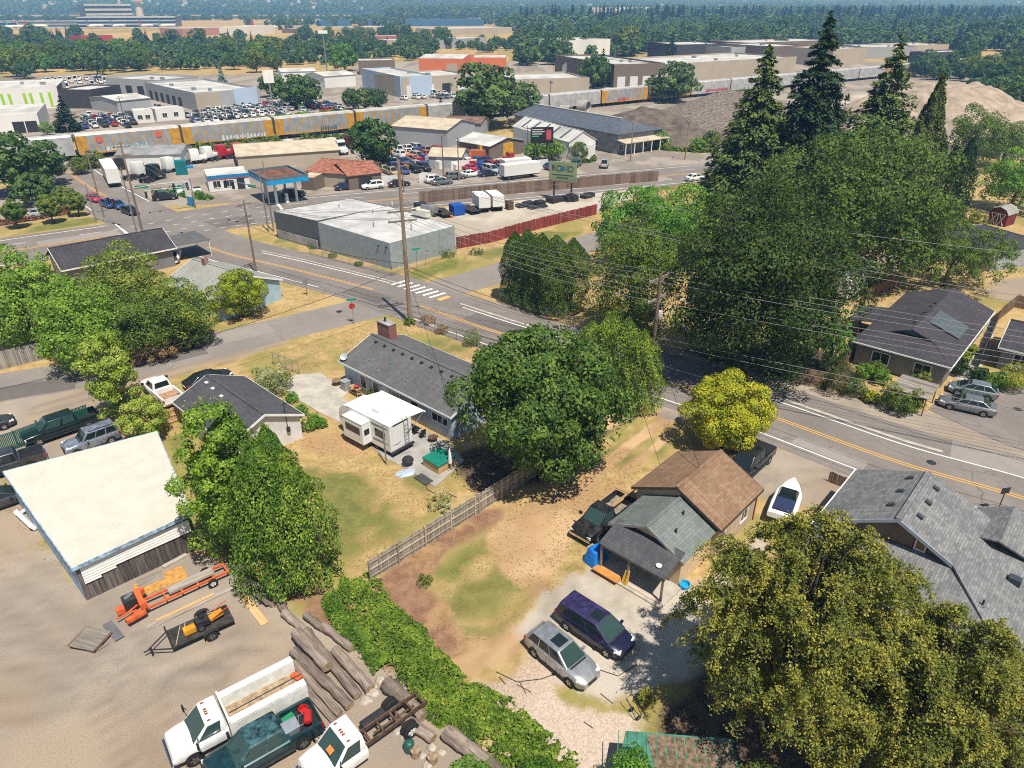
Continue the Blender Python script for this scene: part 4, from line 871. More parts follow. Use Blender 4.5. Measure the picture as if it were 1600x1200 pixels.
for x,y in((20.3,1.7),(20.3,7.3)):MB().box((x,y,1.25),(0.1,0.1,2.5)).build("carport_post",TRIMW,dh)
# grey ribbed metal building on the corner
A=G(506,391);B=G(612,421);rz=ang(A,B)
mbd=thing("metal_building",(A.x,A.y,0),rz,"flat roofed ribbed grey metal building on the corner with a darker wing","building")
ROOFW=P("white_membrane_roof",(0.47,0.465,0.45),0.6,0,0.16,0.3)
def flat_block(o,poly,h0,h1,wallm,roofm,par=0.15,roofn="roof"):
 """poly footprint, wall tops h at each corner; roof sheet sits inside a low parapet"""
 n=len(poly);hs=h1 if hasattr(h1,'__len__')else[h1]*n;m=MB()
 V=[(p[0],p[1],h0)for p in poly]+[(p[0],p[1],hs[i]+par)for i,p in enumerate(poly)];m.add(V,[(i,(i+1)%n,n+(i+1)%n,n+i)for i in range(n)]);m.build("wall",wallm,o)
 cx=sum(p[0]for p in poly)/n;cy=sum(p[1]for p in poly)/n;ins=[(p[0]+(cx-p[0])*0.006,p[1]+(cy-p[1])*0.006)for p in poly]
 m=MB();m.add([(p[0],p[1],hs[i])for i,p in enumerate(ins)],[tuple(range(n))]);m.build(roofn,roofm,o)
flat_block(mbd,[(-0.6,0),(15.0,0),(16.6,12.2),(0.8,13.5)],0,[4.3,3.85,3.9,4.3],MET_GREY,ROOFW,0.06)
flat_block(mbd,[(-11.2,-0.3),(-0.7,-0.05),(0.7,13.4),(-8.5,13.6)],0,[4.4,4.5,4.2,4.2],MET_DARK,ROOFW,0.06)
MB().span(-10.9,-0.8,-0.42,-0.33,0.0,1.5).build("plinth",CONC2,mbd)
unit_=MB().box((9.5,12.6,4.9),(3.2,1.8,0.9)).build("roof_unit",OFFWHITE,mbd);m=MB();m.cyl((9.0,13.2,5.5),(12.0,13.2,5.5),0.5,n=14);m.build("roof_tank",GREYM,mbd,40)
for x,y in((7.5,4.0),(13.0,6.5),(2.0,9.0),(-5,8)):MB().cyl((x,y,3.9),(x,y,4.85),0.09,n=8).build("roof_pipe",GREYM,mbd)
for x,z in((12.7,3.1),(14.3,3.2)):MB().box((x,-0.1,z),(0.25,0.2,0.15)).build("wall_lamp",DARKM,mbd)
# vehicles (local frame: x forward, y left, z up, origin on the ground)
def loft(mb,stations,n=7,m=0,crown=0.04):
 """stations: (x, z_bottom, z_top, half_width); rounded box sections"""
 rings=[]
 for(x,zb,zt_,w)in stations:
  half=[(0.0,zt_+crown),(w*0.55,zt_+crown*0.75),(w*0.86,zt_-0.01),(w*0.965,zt_-0.07),(w,zt_-0.20*(zt_-zb)),(w*1.0,zb+0.40*(zt_-zb)),(w*0.97,zb+0.12*(zt_-zb)),(w*0.88,zb),(0.0,zb)]
  ring=[(x,y,z)for(y,z)in half]+[(x,-y,z)for(y,z)in half[-2:0:-1]]
  rings.append(ring)
 k=len(rings[0]);V=[v for r in rings for v in r];Fs=[]
 for i in range(len(rings)-1):
  for j in range(k):Fs.append((i*k+j,i*k+(j+1)%k,(i+1)*k+(j+1)%k,(i+1)*k+j))
 Fs+=[tuple(range(k-1,-1,-1)),tuple(range((len(rings)-1)*k,len(rings)*k))]
 return mb.add(V,Fs,m)
def cabin(xr,xtr,xtf,xf,zb,zt_,wb,wt):
 """greenhouse corner points: base rear/front x, roof rear/front x"""
 return[(xr,-wb,zb),(xf,-wb,zb),(xf,wb,zb),(xr,wb,zb),(xtr,-wt,zt_),(xtf,-wt,zt_),(xtf,wt,zt_),(xtr,wt,zt_)]
def glass_panel(mb,a,b,c,d,u0,u1,v0,v1,off=0.012,m=0,bow=0.0):
 """panel on face a-b (bottom) d-c (top)"""
 a,b,c,d=map(Vector,(a,b,c,d));n=(b-a).cross(d-a).normalized()
 pt=lambda u,v:(a.lerp(b,u)).lerp(d.lerp(c,u),v)+n*off
 mb.quad(pt(u0,v0),pt(u1,v0),pt(u1,v1),pt(u0,v1),m)
def wheel_mesh(r,w,rim_m):
 """tyre ring plus dished rim, axis along y, outer face at +y"""
 ty=MB();n=20;prof=[(r*0.62,w/2),(r*0.88,w/2),(r*0.97,w*0.40),(r,w*0.2),(r,-w*0.2),(r*0.97,-w*0.4),(r*0.85,-w/2),(r*0.3,-w/2)]
 V=[];F_=[]
 for(q,y)in prof:
  for k in range(n):V.append((q*math.cos(2*math.pi*k/n),y,q*math.sin(2*math.pi*k/n)))
 for i in range(len(prof)-1):
  for k in range(n):F_.append((i*n+k,i*n+(k+1)%n,(i+1)*n+(k+1)%n,(i+1)*n+k))
 ty.add(V,F_);tm=ty.mesh("tyre",RUBBER,40)
 ri=MB();V=[];F_=[];prof=[(r*0.64,w*0.44),(r*0.56,w*0.36),(r*0.52,w*0.10),(r*0.16,w*0.30),(0.01,w*0.33)]
 for(q,y)in prof:
  for k in range(n):V.append((q*math.cos(2*math.pi*k/n),y,q*math.sin(2*math.pi*k/n)))
 for i in range(len(prof)-1):
  for k in range(n):F_.append((i*n+k,i*n+(k+1)%n,(i+1)*n+(k+1)%n,(i+1)*n+k))
 ri.add(V,F_,1)
 for k in range(5):
  a=2*math.pi*k/5;c,s_=math.cos(a),math.sin(a)
  q=[(-0.055,w*0.18),(0.055,w*0.18),(0.055,w*0.42),(-0.055,w*0.42)]
  P0=[((0.12*r)*c-x*s_,y,(0.12*r)*s_+x*c)for x,y in q];P1=[((0.57*r)*c-x*s_,y,(0.57*r)*s_+x*c)for x,y in q];ri.hexa(P0+P1,0)
 rm=ri.mesh("rim",[rim_m,DARKM],30);return tm,rm
WHEELS={}
def add_wheel(o,x,y,r,w,rim_m=None):
 key=(r,w,(rim_m or RIM).name)
 if key not in WHEELS:WHEELS[key]=wheel_mesh(r,w,rim_m or RIM)
 tm,rm=WHEELS[key];t_=link("wheel",tm,o,(x,y,r));link("rim",rm,t_)
 if y<0:t_.rotation_euler=(0,0,math.pi)
 return t_
def car(name,label,cat,loc,rz,paint,st,cab,axles,r=0.33,hw=0.90,side=(0.04,0.34,0.37,0.64,0.67,0.95),group=None,glass=None,rim=None,sunroof=None,rails=False,crownz=0.04,lamps=True,roofm=None,scr=None):
 glass=glass or GLASS;o=thing(name,loc,rz,label,cat,group)
 b=MB();loft(b,st,crown=crownz);body=b.build("body",paint,o,32)
 xs=[s_[0]for s_ in st];L0,L1_=min(xs),max(xs)
 c=MB();c.hexa(cab);cb=c.build("cabin",roofm or paint,o,50,0.07)
 g=MB();p_=cab
 glass_panel(g,p_[1],p_[2],p_[6],p_[5],0.07,0.93,0.06,0.93);g.build("windscreen",scr or glass,cb)
 g=MB();glass_panel(g,p_[3],p_[0],p_[4],p_[7],0.08,0.92,0.15,0.9);g.build("rear_window",glass,cb)
 for k in range(0,len(side),2):
  g=MB();glass_panel(g,p_[0],p_[1],p_[5],p_[4],side[k],side[k+1],0.14,0.9);g.build("side_window",glass,cb)
  g=MB();glass_panel(g,p_[2],p_[3],p_[7],p_[6],1-side[k+1],1-side[k],0.14,0.9);g.build("side_window",glass,cb)
 if sunroof:
  MB().box((sunroof,0,p_[4][2]+0.012),(0.75,0.8,0.02)).build("sunroof",GLASS,cb)
 if rails:
  for s_ in(-1,1):MB().box(((p_[4][0]+p_[5][0])/2,s_*(p_[6][1]-0.12),p_[4][2]+0.05),(abs(p_[5][0]-p_[4][0])*0.85,0.04,0.05)).build("roof_rail",DARKM,cb)
 for ax in axles:
  for s_ in(-1,1):
   m=MB();n=18;R=r*1.16;V=[(ax+R*math.cos(math.pi*k/n),s_*(hw+0.004),max(0.16,r+R*math.sin(math.pi*k/n)))for k in range(n+1)]
   V=[(ax-R,s_*(hw+0.004),0.2)]+V[::-1]+[(ax+R,s_*(hw+0.004),0.2)];m.add(V,[tuple(range(len(V)))]);m.build("wheel_arch",BLACKPL,body)
   add_wheel(o,ax,s_*(hw-0.07),r,0.22,rim)
 xs0,xs1=cab[0][0],cab[1][0]
 for s_ in(-1,1):
  for f_ in(0.22,0.52,0.86):MB().box((xs0+(xs1-xs0)*f_,s_*(hw+0.004),cab[0][2]*0.62),(0.014,0.02,cab[0][2]*0.62)).build("door_seam",BLACKPL,body)
  MB().box(((axles[0]+axles[1])/2,s_*(hw-0.005),0.27),(abs(axles[0]-axles[1])-0.85,0.05,0.1)).build("sill_trim",BLACKPL,body)
  MB().tube([(xs1-0.05,s_*0.1,cab[1][2]+0.05),(xs1-0.22,s_*0.62-0.1,cab[1][2]+0.16)],0.012,4).build("wiper",BLACKPL,cb)
 MB().box((xs1+0.06,0,cab[1][2]+0.045),(0.1,hw*1.35,0.03)).build("cowl",BLACKPL,body)
 if lamps:
  f=st[-1];f2=st[-2];q=st[0]
  for s_ in(-1,1):
   MB().box((f2[0]-0.02,s_*f2[3]*0.80,f2[2]-0.10),(0.42,f2[3]*0.36,0.15),rz=-s_*0.35).build("headlight",LAMP,body,bevel=0.03)
   MB().box((q[0]+0.12,s_*st[1][3]*0.88,st[1][2]-0.2),(0.20,0.22,0.26)).build("tail_light",TAIL,body,bevel=0.02)
   MB().box((cab[1][0]-0.45,s_*(hw+0.10),cab[0][2]+0.08),(0.16,0.22,0.16)).build("mirror",paint,body,bevel=0.03)
  MB().box((f[0]+0.0,0,(f[1]+f[2])/2+0.02),(0.10,f[3]*1.0,0.16)).build("grille",BLACKPL,body,bevel=0.01)
  MB().box((q[0]-0.005,0,(q[1]+q[2])/2),(0.04,0.5,0.14)).build("number_plate",WHITE,body)
  for s_ in(-1,1):
   for xx in(-0.15,0.95 if len(side)>4 else 0.8):MB().box((cab[0][0]+(cab[1][0]-cab[0][0])*(0.32 if xx<0 else 0.62),s_*(hw+0.008),cab[0][2]-0.17),(0.18,0.03,0.035)).build("door_handle",paint,body)
 return o
SEDAN=[(-2.38,0.40,0.78,0.66),(-2.30,0.30,0.93,0.80),(-1.9,0.22,1.0,0.88),(-1.2,0.19,0.98,0.90),(0,0.19,0.95,0.90),(0.95,0.19,0.93,0.90),(1.5,0.20,0.86,0.89),(2.05,0.22,0.76,0.83),(2.36,0.30,0.62,0.66)]
SEDCAB=cabin(-1.95,-1.05,0.25,1.25,0.93,1.43,0.80,0.60)
SUVS=[(-2.36,0.45,0.95,0.68),(-2.26,0.36,1.08,0.84),(-1.8,0.26,1.12,0.90),(-1.0,0.24,1.08,0.93),(0,0.24,1.06,0.93),(0.9,0.24,1.05,0.93),(1.5,0.25,1.00,0.92),(2.05,0.28,0.90,0.85),(2.36,0.36,0.72,0.66)]
SUVCAB=cabin(-2.18,-1.75,0.25,1.2,1.04,1.66,0.86,0.66)
VANS=[(-2.5,0.42,1.0,0.74),(-2.42,0.32,1.1,0.90),(-1.9,0.24,1.12,0.95),(-1.0,0.22,1.08,0.97),(0.2,0.22,1.05,0.97),(1.2,0.22,1.02,0.97),(1.7,0.24,0.96,0.95),(2.2,0.26,0.84,0.88),(2.5,0.34,0.66,0.70)]
VANCAB=cabin(-2.42,-2.18,0.55,1.65,1.04,1.74,0.90,0.70)
HATS=[(-2.10,0.42,0.88,0.62),(-2.02,0.32,1.0,0.78),(-1.6,0.22,1.02,0.84),(-0.8,0.19,0.99,0.86),(0.2,0.19,0.96,0.86),(0.95,0.19,0.94,0.86),(1.45,0.20,0.88,0.85),(1.9,0.22,0.76,0.78),(2.12,0.30,0.60,0.60)]
HATCAB=cabin(-2.02,-1.25,0.2,1.3,0.95,1.48,0.77,0.58)
def pickup(name,label,loc,rz,paint,L=5.8,hw=0.98,crew=True,rim=None,bed_items=None,cover=False,group=None,glass=None,cat="pickup truck",hood=1.12,roofz=1.86,roofm=None,bedm=None,r=0.39):
 o=thing(name,loc,rz,label,cat,group);glass=glass or GLASS
 xb=-L/2;xc=-L/2+(1.75 if crew else 2.5);xw=L/2-1.45;xf=L/2
 b=MB();loft(b,[(xc,0.42,hood,hw),(xw-0.8,0.40,hood,hw),(xw,0.40,hood,hw),(xf-0.55,0.42,hood-0.04,hw*0.98),(xf-0.12,0.45,hood-0.12,hw*0.93),(xf,0.52,hood-0.26,hw*0.84)],crown=0.05);body=b.build("body",paint,o,32)
 bd=MB();bm_=bedm or BLACKPL
 bd.span(xb+0.05,xc,-hw*0.84,hw*0.84,0.62,0.70,1)
 for s_ in(-1,1):bd.span(xb+0.05,xc+0.02,min(s_*hw,s_*hw*0.84),max(s_*hw,s_*hw*0.84),0.45,hood+0.02,0)
 bd.span(xc-0.06,xc+0.02,-hw*0.84,hw*0.84,0.6,hood+0.02,0);bed=bd.build("load_bed",[paint,bm_],o)
 MB().span(xb,xb+0.07,-hw*0.9,hw*0.9,0.62,hood+0.02).build("tailgate",paint,o)
 cab=cabin(xc+0.06,xc+0.22,xw-0.62,xw+0.22,hood-0.02,roofz,hw*0.90,hw*0.72);c=MB();c.hexa(cab);cb=c.build("cabin",roofm or paint,o,50,0.08);p_=cab
 g=MB();glass_panel(g,p_[1],p_[2],p_[6],p_[5],0.07,0.93,0.05,0.92);g.build("windscreen",glass,cb)
 g=MB();glass_panel(g,p_[3],p_[0],p_[4],p_[7],0.1,0.9,0.2,0.88);g.build("rear_window",glass,cb)
 sd_=(0.07,0.42,0.48,0.90)if crew else(0.12,0.88)
 for k in range(0,len(sd_),2):
  g=MB();glass_panel(g,p_[0],p_[1],p_[5],p_[4],sd_[k],sd_[k+1],0.12,0.9);g.build("side_window",glass,cb);g=MB();glass_panel(g,p_[2],p_[3],p_[7],p_[6],1-sd_[k+1],1-sd_[k],0.12,0.9);g.build("side_window",glass,cb)
 for ax in(xb+1.15,xf-0.98):
  for s_ in(-1,1):
   m=MB();n=16;R=r*1.2;V=[(ax-R,s_*(hw+0.006),0.42)]+[(ax-R*math.cos(math.pi*k/n),s_*(hw+0.006),r+R*math.sin(math.pi*k/n))for k in range(n+1)]+[(ax+R,s_*(hw+0.006),0.42)];m.add(V,[tuple(range(len(V)))]);m.build("wheel_arch",BLACKPL,body)
   add_wheel(o,ax,s_*(hw-0.08),r,0.26,rim)
 MB().span(xf-0.03,xf+0.08,-hw*0.92,hw*0.92,0.45,0.66).build("front_bumper",CHROME if rim is not STEELRIM else DARKM,body,bevel=0.03);MB().span(xb-0.1,xb+0.02,-hw*0.9,hw*0.9,0.48,0.64).build("rear_bumper",CHROME,body,bevel=0.02)
 MB().box((xf+0.0,0,hood-0.34),(0.06,hw*1.2,0.24)).build("grille",BLACKPL,body)
 for s_ in(-1,1):
  MB().box((xf-0.06,s_*hw*0.76,hood-0.33),(0.12,0.3,0.2)).build("headlight",LAMP,body,bevel=0.02);MB().box((xb+0.05,s_*hw*0.93,hood-0.18),(0.1,0.14,0.32)).build("tail_light",TAIL,bed);MB().box((xw-0.05,s_*(hw+0.16),hood+0.16),(0.14,0.26,0.22)).build("mirror",BLACKPL,body,bevel=0.03)
 for s_ in(-1,1):
  for x_ in((xc+0.1,(xc+xw)/2,xw)if crew else(xc+0.25,xw)):MB().box((x_,s_*(hw+0.004),hood*0.68),(0.014,0.02,hood*0.6)).build("door_seam",BLACKPL,body)
  MB().box(((xc+xw)/2,s_*(hw+0.02),0.42),(xw-xc+0.3,0.16,0.05)).build("side_step",DARKM,body)
 if cover:MB().span(xb+0.06,xc-0.02,-hw*0.93,hw*0.93,hood+0.02,hood+0.09).build("bed_cover",BLACKPL,o,bevel=0.02)
 return o
SILVER=PAINT("silver",(0.40,0.41,0.42),0.6);NAVY=PAINT("navy",(0.012,0.013,0.045),0.3);NAVYROOF=P("sun_worn_navy",(0.032,0.026,0.085),0.5,0,0.35,3)
A,B=G(820,1005,0.3),G(905,1085,0.3);r_=ang(A,B)
cp=lambda a,b:(lambda m:Vector((m.x,m.y,0)))((G(*a)+G(*b))/2)
car("silver_suv","silver rounded crossover with sunroof parked on pale gravel","suv",cp((828,1002),(930,1072)),math.radians(-47),SILVER,SUVS,SUVCAB,(1.42,-1.38),0.36,0.92,(0.05,0.30,0.33,0.60,0.63,0.93),scr=GLASSG,sunroof=-0.25)
car("navy_minivan","dark navy minivan with peeling roof paint and sunroof beside the silver crossover","minivan",cp((876,962),(984,1022)),math.radians(-43),NAVY,VANS,VANCAB,(1.55,-1.45),0.35,0.96,(0.04,0.30,0.33,0.60,0.63,0.92),scr=GLASSG,sunroof=0.15,roofm=NAVYROOF)
BLACKP=PAINT("black",(0.012,0.013,0.016),0.0,0.5)
WORNBLK=P("worn_black_paint",(0.022,0.022,0.024),0.4,0,0.6,3)
pk=pickup("black_pickup","worn black pickup with planks across its open bed beside the green roofed section",(lambda q:Vector((q.x+0.35,q.y+0.37,0)))(G(938,797,1.6)),math.radians(47+180),WORNBLK,5.7,0.97,False,RIM,glass=GLASSG,bedm=P("bed_liner_wood",(0.26,0.21,0.16),0.9,0,0.3,3))
pickup("covered_pickup","black pickup with a flat bed cover parked behind the brown roof",cp((1145,748),(1192,716)),math.radians(227),BLACKP,5.8,0.98,True,RIM,cover=True)
DKGREEN=PAINT("dark_green",(0.008,0.022,0.022),0.3,0.2);WHITEP=PAINT("white",(0.74,0.74,0.72),0.0,0.08);GREYP=PAINT("grey",(0.22,0.23,0.25),0.5,0.2);DKGREY=PAINT("dark_grey",(0.06,0.065,0.075),0.4,0.2)
pickup("dark_pickup","dark green black crew cab pickup beside the green slatted fence",cp((45,698),(150,655)),math.radians(225),DKGREEN,6.1,1.0,True,RIM,glass=GLASSG)
car("old_suv","boxy faded grey blue suv with roof rack behind the cream metal roof","suv",cp((112,712),(178,682)),math.radians(225),PAINT("faded_blue",(0.20,0.23,0.30),0.2,0.3),[(-2.2,0.4,1.0,0.8),(-2.1,0.3,1.1,0.86),(0,0.28,1.08,0.88),(1.0,0.28,1.06,0.88),(1.9,0.3,1.02,0.86),(2.2,0.4,0.85,0.8)],cabin(-2.1,-2.0,0.35,0.9,1.06,1.72,0.82,0.72),(1.4,-1.3),0.36,0.87,rails=True)
pickup("utility_pickup","grey pickup with white tool boxes and ladder rack at the shed corner",cp((-30,752),(48,722)),math.radians(217),DKGREY,5.9,0.98,True,RIM)
car("grey_sedan","dark grey sedan nosed past the corner of the cream roof","car",cp((-40,810),(38,770)),math.radians(40),DKGREY,SEDAN,SEDCAB,(1.4,-1.35))
pickup("white_pickup","white extended cab pickup by the garage and side street",cp((222,612),(290,628)),math.radians(135),WHITEP,6.0,1.0,False,RIM,bedm=P("bed_boards",(0.36,0.22,0.14),0.8,0,0.3,3))
car("black_sedan","black car half hidden behind the garage roof","car",cp((308,610),(345,590)),math.radians(45),BLACKP,SEDAN,SEDCAB,(1.4,-1.35))
car("edge_car","dark car cut off by the left picture edge on the side street","car",cp((-45,680),(0,668)),math.radians(40),DKGREY,SEDAN,SEDCAB,(1.4,-1.35))
car("silver_sedan","silver grey sedan in the driveway across the road","car",cp((1468,634),(1550,646)),math.radians(150),PAINT("silver_grey",(0.26,0.27,0.28),0.6),SEDAN,SEDCAB,(1.4,-1.35))
car("green_hatchback","pale green grey hatchback parked behind the silver sedan","car",cp((1480,612),(1556,622)),math.radians(150),PAINT("sage",(0.24,0.29,0.28),0.5),HATS,HATCAB,(1.3,-1.25))
A=G(1226,796);bt_=thing("white_boat",A,math.radians(60),"small white boat on a trailer beside the tan wall","boat");m=MB();loft(m,[(-2.4,0.7,1.15,0.95),(-1.0,0.55,1.2,1.0),(0.8,0.55,1.2,0.95),(1.9,0.75,1.3,0.55),(2.5,1.05,1.4,0.08)],crown=0.0);m.build("hull",WHITE,bt_,40);m=MB();m.box((-0.6,0,1.27),(2.8,1.4,0.06));m.build("deck",P("navy_canvas",(0.02,0.03,0.08),0.8),bt_);MB().hexa(cabin(-0.4,-0.2,0.5,0.9,1.28,1.65,0.7,0.55)).build("windscreen",GLASS,bt_);m=MB();m.span(-2.2,3.2,-0.5,-0.42,0.45,0.53);m.span(-2.2,3.2,0.42,0.5,0.45,0.53);m.build("trailer_frame",GREYM,bt_)
for s_ in(-1,1):add_wheel(bt_,-0.8,s_*0.95,0.3,0.2,WHITERIM)
# trucks in the yard
def truck_cab(o,paint,x0,x1,hw,hood,roofz,hoodlen,glass=None,mir=True):
 """blunt nosed truck cab from x0 (rear of cab) to x1 (bumper)"""
 glass=glass or GLASSG;xw=x1-hoodlen
 b=MB();loft(b,[(x0,0.55,hood,hw),(xw,0.55,hood,hw),(x1-0.5,0.55,hood-0.06,hw*0.97),(x1-0.1,0.55,hood-0.14,hw*0.93),(x1,0.6,hood-0.3,hw*0.86)],crown=0.07);body=b.build("body",paint,o,34)
 cab=cabin(x0+0.02,x0+0.08,xw-0.55,xw+0.28,hood-0.02,roofz,hw*0.96,hw*0.82);c=MB();c.hexa(cab);cb=c.build("cabin",paint,o,50,0.10);p_=cab
 g=MB();glass_panel(g,p_[1],p_[2],p_[6],p_[5],0.06,0.94,0.04,0.92);g.build("windscreen",glass,cb);g=MB();glass_panel(g,p_[3],p_[0],p_[4],p_[7],0.15,0.85,0.25,0.85);g.build("rear_window",glass,cb)
 for a,b_,c_,d_,f in((0,1,5,4,0),(2,3,7,6,1)):
  u0,u1=(0.22,0.90)if not f else(0.10,0.78);g=MB();glass_panel(g,p_[a],p_[b_],p_[c_],p_[d_],u0,u1,0.10,0.88);g.build("side_window",glass,cb)
 for k in(-0.62,-0.16,0,0.16,0.62):MB().box((xw-0.72,k*hw,roofz+0.02),(0.16,0.08,0.05)).build("marker_light",P("amber_lens",(0.25,0.06,0.02),0.3),cb)
 for s_ in(-1,1):
  MB().box((x1-0.12,s_*hw*0.74,hood-0.4),(0.14,0.32,0.22)).build("headlight",LAMP,body,bevel=0.02)
  if mir:
   m=MB();m.tube([(xw+0.05,s_*hw,hood+0.05),(xw+0.15,s_*(hw+0.38),hood+0.1),(xw+0.15,s_*(hw+0.38),hood+0.5),(xw+0.0,s_*hw,hood+0.45)],0.02,5);mm=m.build("mirror_arm",BLACKPL,body);MB().box((xw+0.13,s_*(hw+0.36),hood+0.3),(0.1,0.22,0.38)).build("mirror",BLACKPL,mm,bevel=0.03)
  m=MB();ax=x1-0.95;R=0.5;V=[(ax-R,s_*(hw+0.008),0.55)]+[(ax-R*math.cos(math.pi*k/14),s_*(hw+0.008),0.45+R*math.sin(math.pi*k/14))for k in range(15)]+[(ax+R,s_*(hw+0.008),0.55)];m.add(V,[tuple(range(len(V)))]);m.build("wheel_arch",BLACKPL,body)
  add_wheel(o,x1-0.95,s_*(hw-0.1),0.42,0.26,STEELRIM)
 MB().span(x1-0.02,x1+0.12,-hw*0.95,hw*0.95,0.5,0.74).build("front_bumper",CHROME,body,bevel=0.03);MB().box((x1+0.0,0,hood-0.42),(0.06,hw*1.1,0.3)).build("grille",BLACKPL,body)
 return body,cb
YANG=math.radians(216)
A=G(372,1134);wt=thing("white_service_truck",A,math.radians(217),"white flatbed service truck with tall side boxes and sand in its bed","truck")
truck_cab(wt,WHITEP,0.55,3.35,1.0,1.35,2.15,1.35)
m=MB();m.span(-3.6,0.4,-1.12,1.12,0.85,0.98,1)
for s_ in(-1,1):m.hexa([(-3.6,s_*1.15,0.7),(0.4,s_*1.15,0.7),(0.4,s_*0.68,0.7),(-3.6,s_*0.68,0.7),(-3.6,s_*1.15,1.75),(0.4,s_*1.15,1.75),(0.4,s_*0.72,1.75),(-3.6,s_*0.72,1.75)],0)
m.span(0.4,0.5,-1.15,1.15,0.7,1.9,0);m.build("service_body",[P("scuffed_white",(0.66,0.66,0.62),0.5,0,0.12,2),P("sandy_bed",(0.34,0.25,0.16),0.95,0,0.3,3)],wt)
for k in range(4):MB().span(-3.5+k*0.95,-2.65+k*0.95,1.152,1.165,0.8,1.65).build("locker_door",MATS["scuffed_white"],wt)
m=MB();m.tube([(-3.6,0.55,1.95),(0.3,0.62,1.95)],0.03,6);m.build("pipe",DARKM,wt);MB().box((-3.5,-0.2,1.08),(0.4,0.6,0.2),0.4).build("coiled_hose",P("orange_hose",(0.5,0.1,0.03),0.6),wt,bevel=0.05)
for s_ in(-1,1):
 for d in(0,0.25):add_wheel(wt,-2.2,s_*(1.0-d),0.42,0.24,STEELRIM)
A=G(416,1176);tp=pickup("teal_pickup","dark teal pickup with peeling roof and a bed full of red and green equipment",A,math.radians(217),PAINT("dark_teal",(0.012,0.045,0.055),0.2,0.3),5.7,0.98,True,STEELRIM,glass=GLASSG,roofm=P("peeling_teal",(0.03,0.075,0.085),0.5,0,0.9,3.5))
def at(o,x,y,z=0.0):
 M=Matrix.Translation(o.location)@Matrix.Rotation(o.rotation_euler.z,4,'Z');return M@Vector((x,y,z))
RED=P("red_plastic",(0.45,0.02,0.02),0.45);GREENP=P("green_plastic",(0.02,0.22,0.09),0.45);BLUEGREY=P("blue_grey_plastic",(0.24,0.27,0.31),0.5)
def prop(name,label,cat,mb,mats,loc,rz=0.0,smooth=None,bevel=0.0,group=None):
 o=mb.build(name,mats,None,smooth,bevel);o.location=loc;o.rotation_euler=(0,0,rz);return tag(o,label,cat,group)
z0=0.70;rz_=math.radians(217)
prop("red_drum","red cylindrical fuel can in the teal pickup bed","fuel can",MB().tube([(-0.35,0,0.22),(-0.3,0,0.22),(0.3,0,0.22),(0.35,0,0.22)],[0.15,0.22,0.22,0.15],14),RED,at(tp,-2.3,0.3,z0+0.35),rz_+1.2,40)
mb=MB();mb.lathe([(0.20,0),(0.24,0.05),(0.26,0.32),(0.22,0.33),(0.20,0.06)],n=16);prop("red_bucket","open red bucket in the teal pickup bed","bucket",mb,RED,at(tp,-2.35,-0.55,z0),0,40)
prop("green_tool_box","long green tool box in the teal pickup bed","tool box",MB().box((0,0,0.16),(0.95,0.34,0.32)),GREENP,at(tp,-1.35,-0.5,z0),rz_+0.15,None,0.03)
prop("grey_tub","blue grey plastic tub in the teal pickup bed","tub",MB().hexa([(-0.38,-0.3,0),(0.38,-0.3,0),(0.38,0.3,0),(-0.38,0.3,0),(-0.46,-0.38,0.5),(0.46,-0.38,0.5),(0.46,0.38,0.5),(-0.46,0.38,0.5)]),BLUEGREY,at(tp,-1.35,0.15,z0),rz_,None,0.04)
mb=MB()
for a,b in(((-0.3,-0.3,0),(-0.1,0,0.55)),((0.3,-0.3,0),(0.1,0,0.55)),((-0.3,0.3,0),(-0.1,0,0.55)),((0.3,0.3,0),(0.1,0,0.55)),((-0.3,-0.3,0.1),(0.3,-0.3,0.1)),((-0.3,0.3,0.1),(0.3,0.3,0.1))):mb.tube([a,b],0.025,6)
prop("hose_reel_stand","pale metal stand among the gear in the teal pickup bed","stand",mb,GREYM,at(tp,-2.05,-0.1,z0),rz_)
prop("white_bag","crumpled white bag in the teal pickup bed","bag",MB().hexa([(-0.2,-0.15,0),(0.2,-0.15,0),(0.22,0.15,0),(-0.18,0.15,0),(-0.12,-0.1,0.22),(0.14,-0.08,0.18),(0.1,0.1,0.25),(-0.1,0.1,0.2)]),WHITE,at(tp,-0.85,0.55,z0),0.4,None,0.05)
A=G(573,1167);wc=thing("white_chassis_truck",A,math.radians(222),"white cab chassis truck with bare rear frame and dual wheels","truck");truck_cab(wc,WHITEP,0.4,3.3,1.02,1.4,2.25,1.4)
m=MB()
for s_ in(-0.42,0.42):m.span(-3.6,0.6,s_-0.05,s_+0.05,0.68,0.90)
for x in(-3.4,-2.7,-1.7,-0.9,-0.1):m.span(x-0.05,x+0.05,-0.42,0.42,0.70,0.86)
m.build("frame",RUST,wc);MB().cyl((-2.1,-0.95,0.46),(-2.1,0.95,0.46),0.09).build("rear_axle",RUST,wc);MB().span(-1.6,-0.2,-0.95,-0.55,0.5,0.85).build("fuel_tank",DARKM,wc,bevel=0.06);MB().cyl((-3.0,0,0.6),(-0.5,0,0.62),0.06).build("drive_shaft",RUST,wc)
for s_ in(-1,1):
 for d in(0,0.27):add_wheel(wc,-2.1,s_*(1.08-d),0.46,0.25,WHITERIM)
MB().box((2.0,0.25,1.97),(0.3,0.42,0.01),ry=0.55).build("orange_notice",P("orange_paper",(0.6,0.22,0.05),0.7),wc)
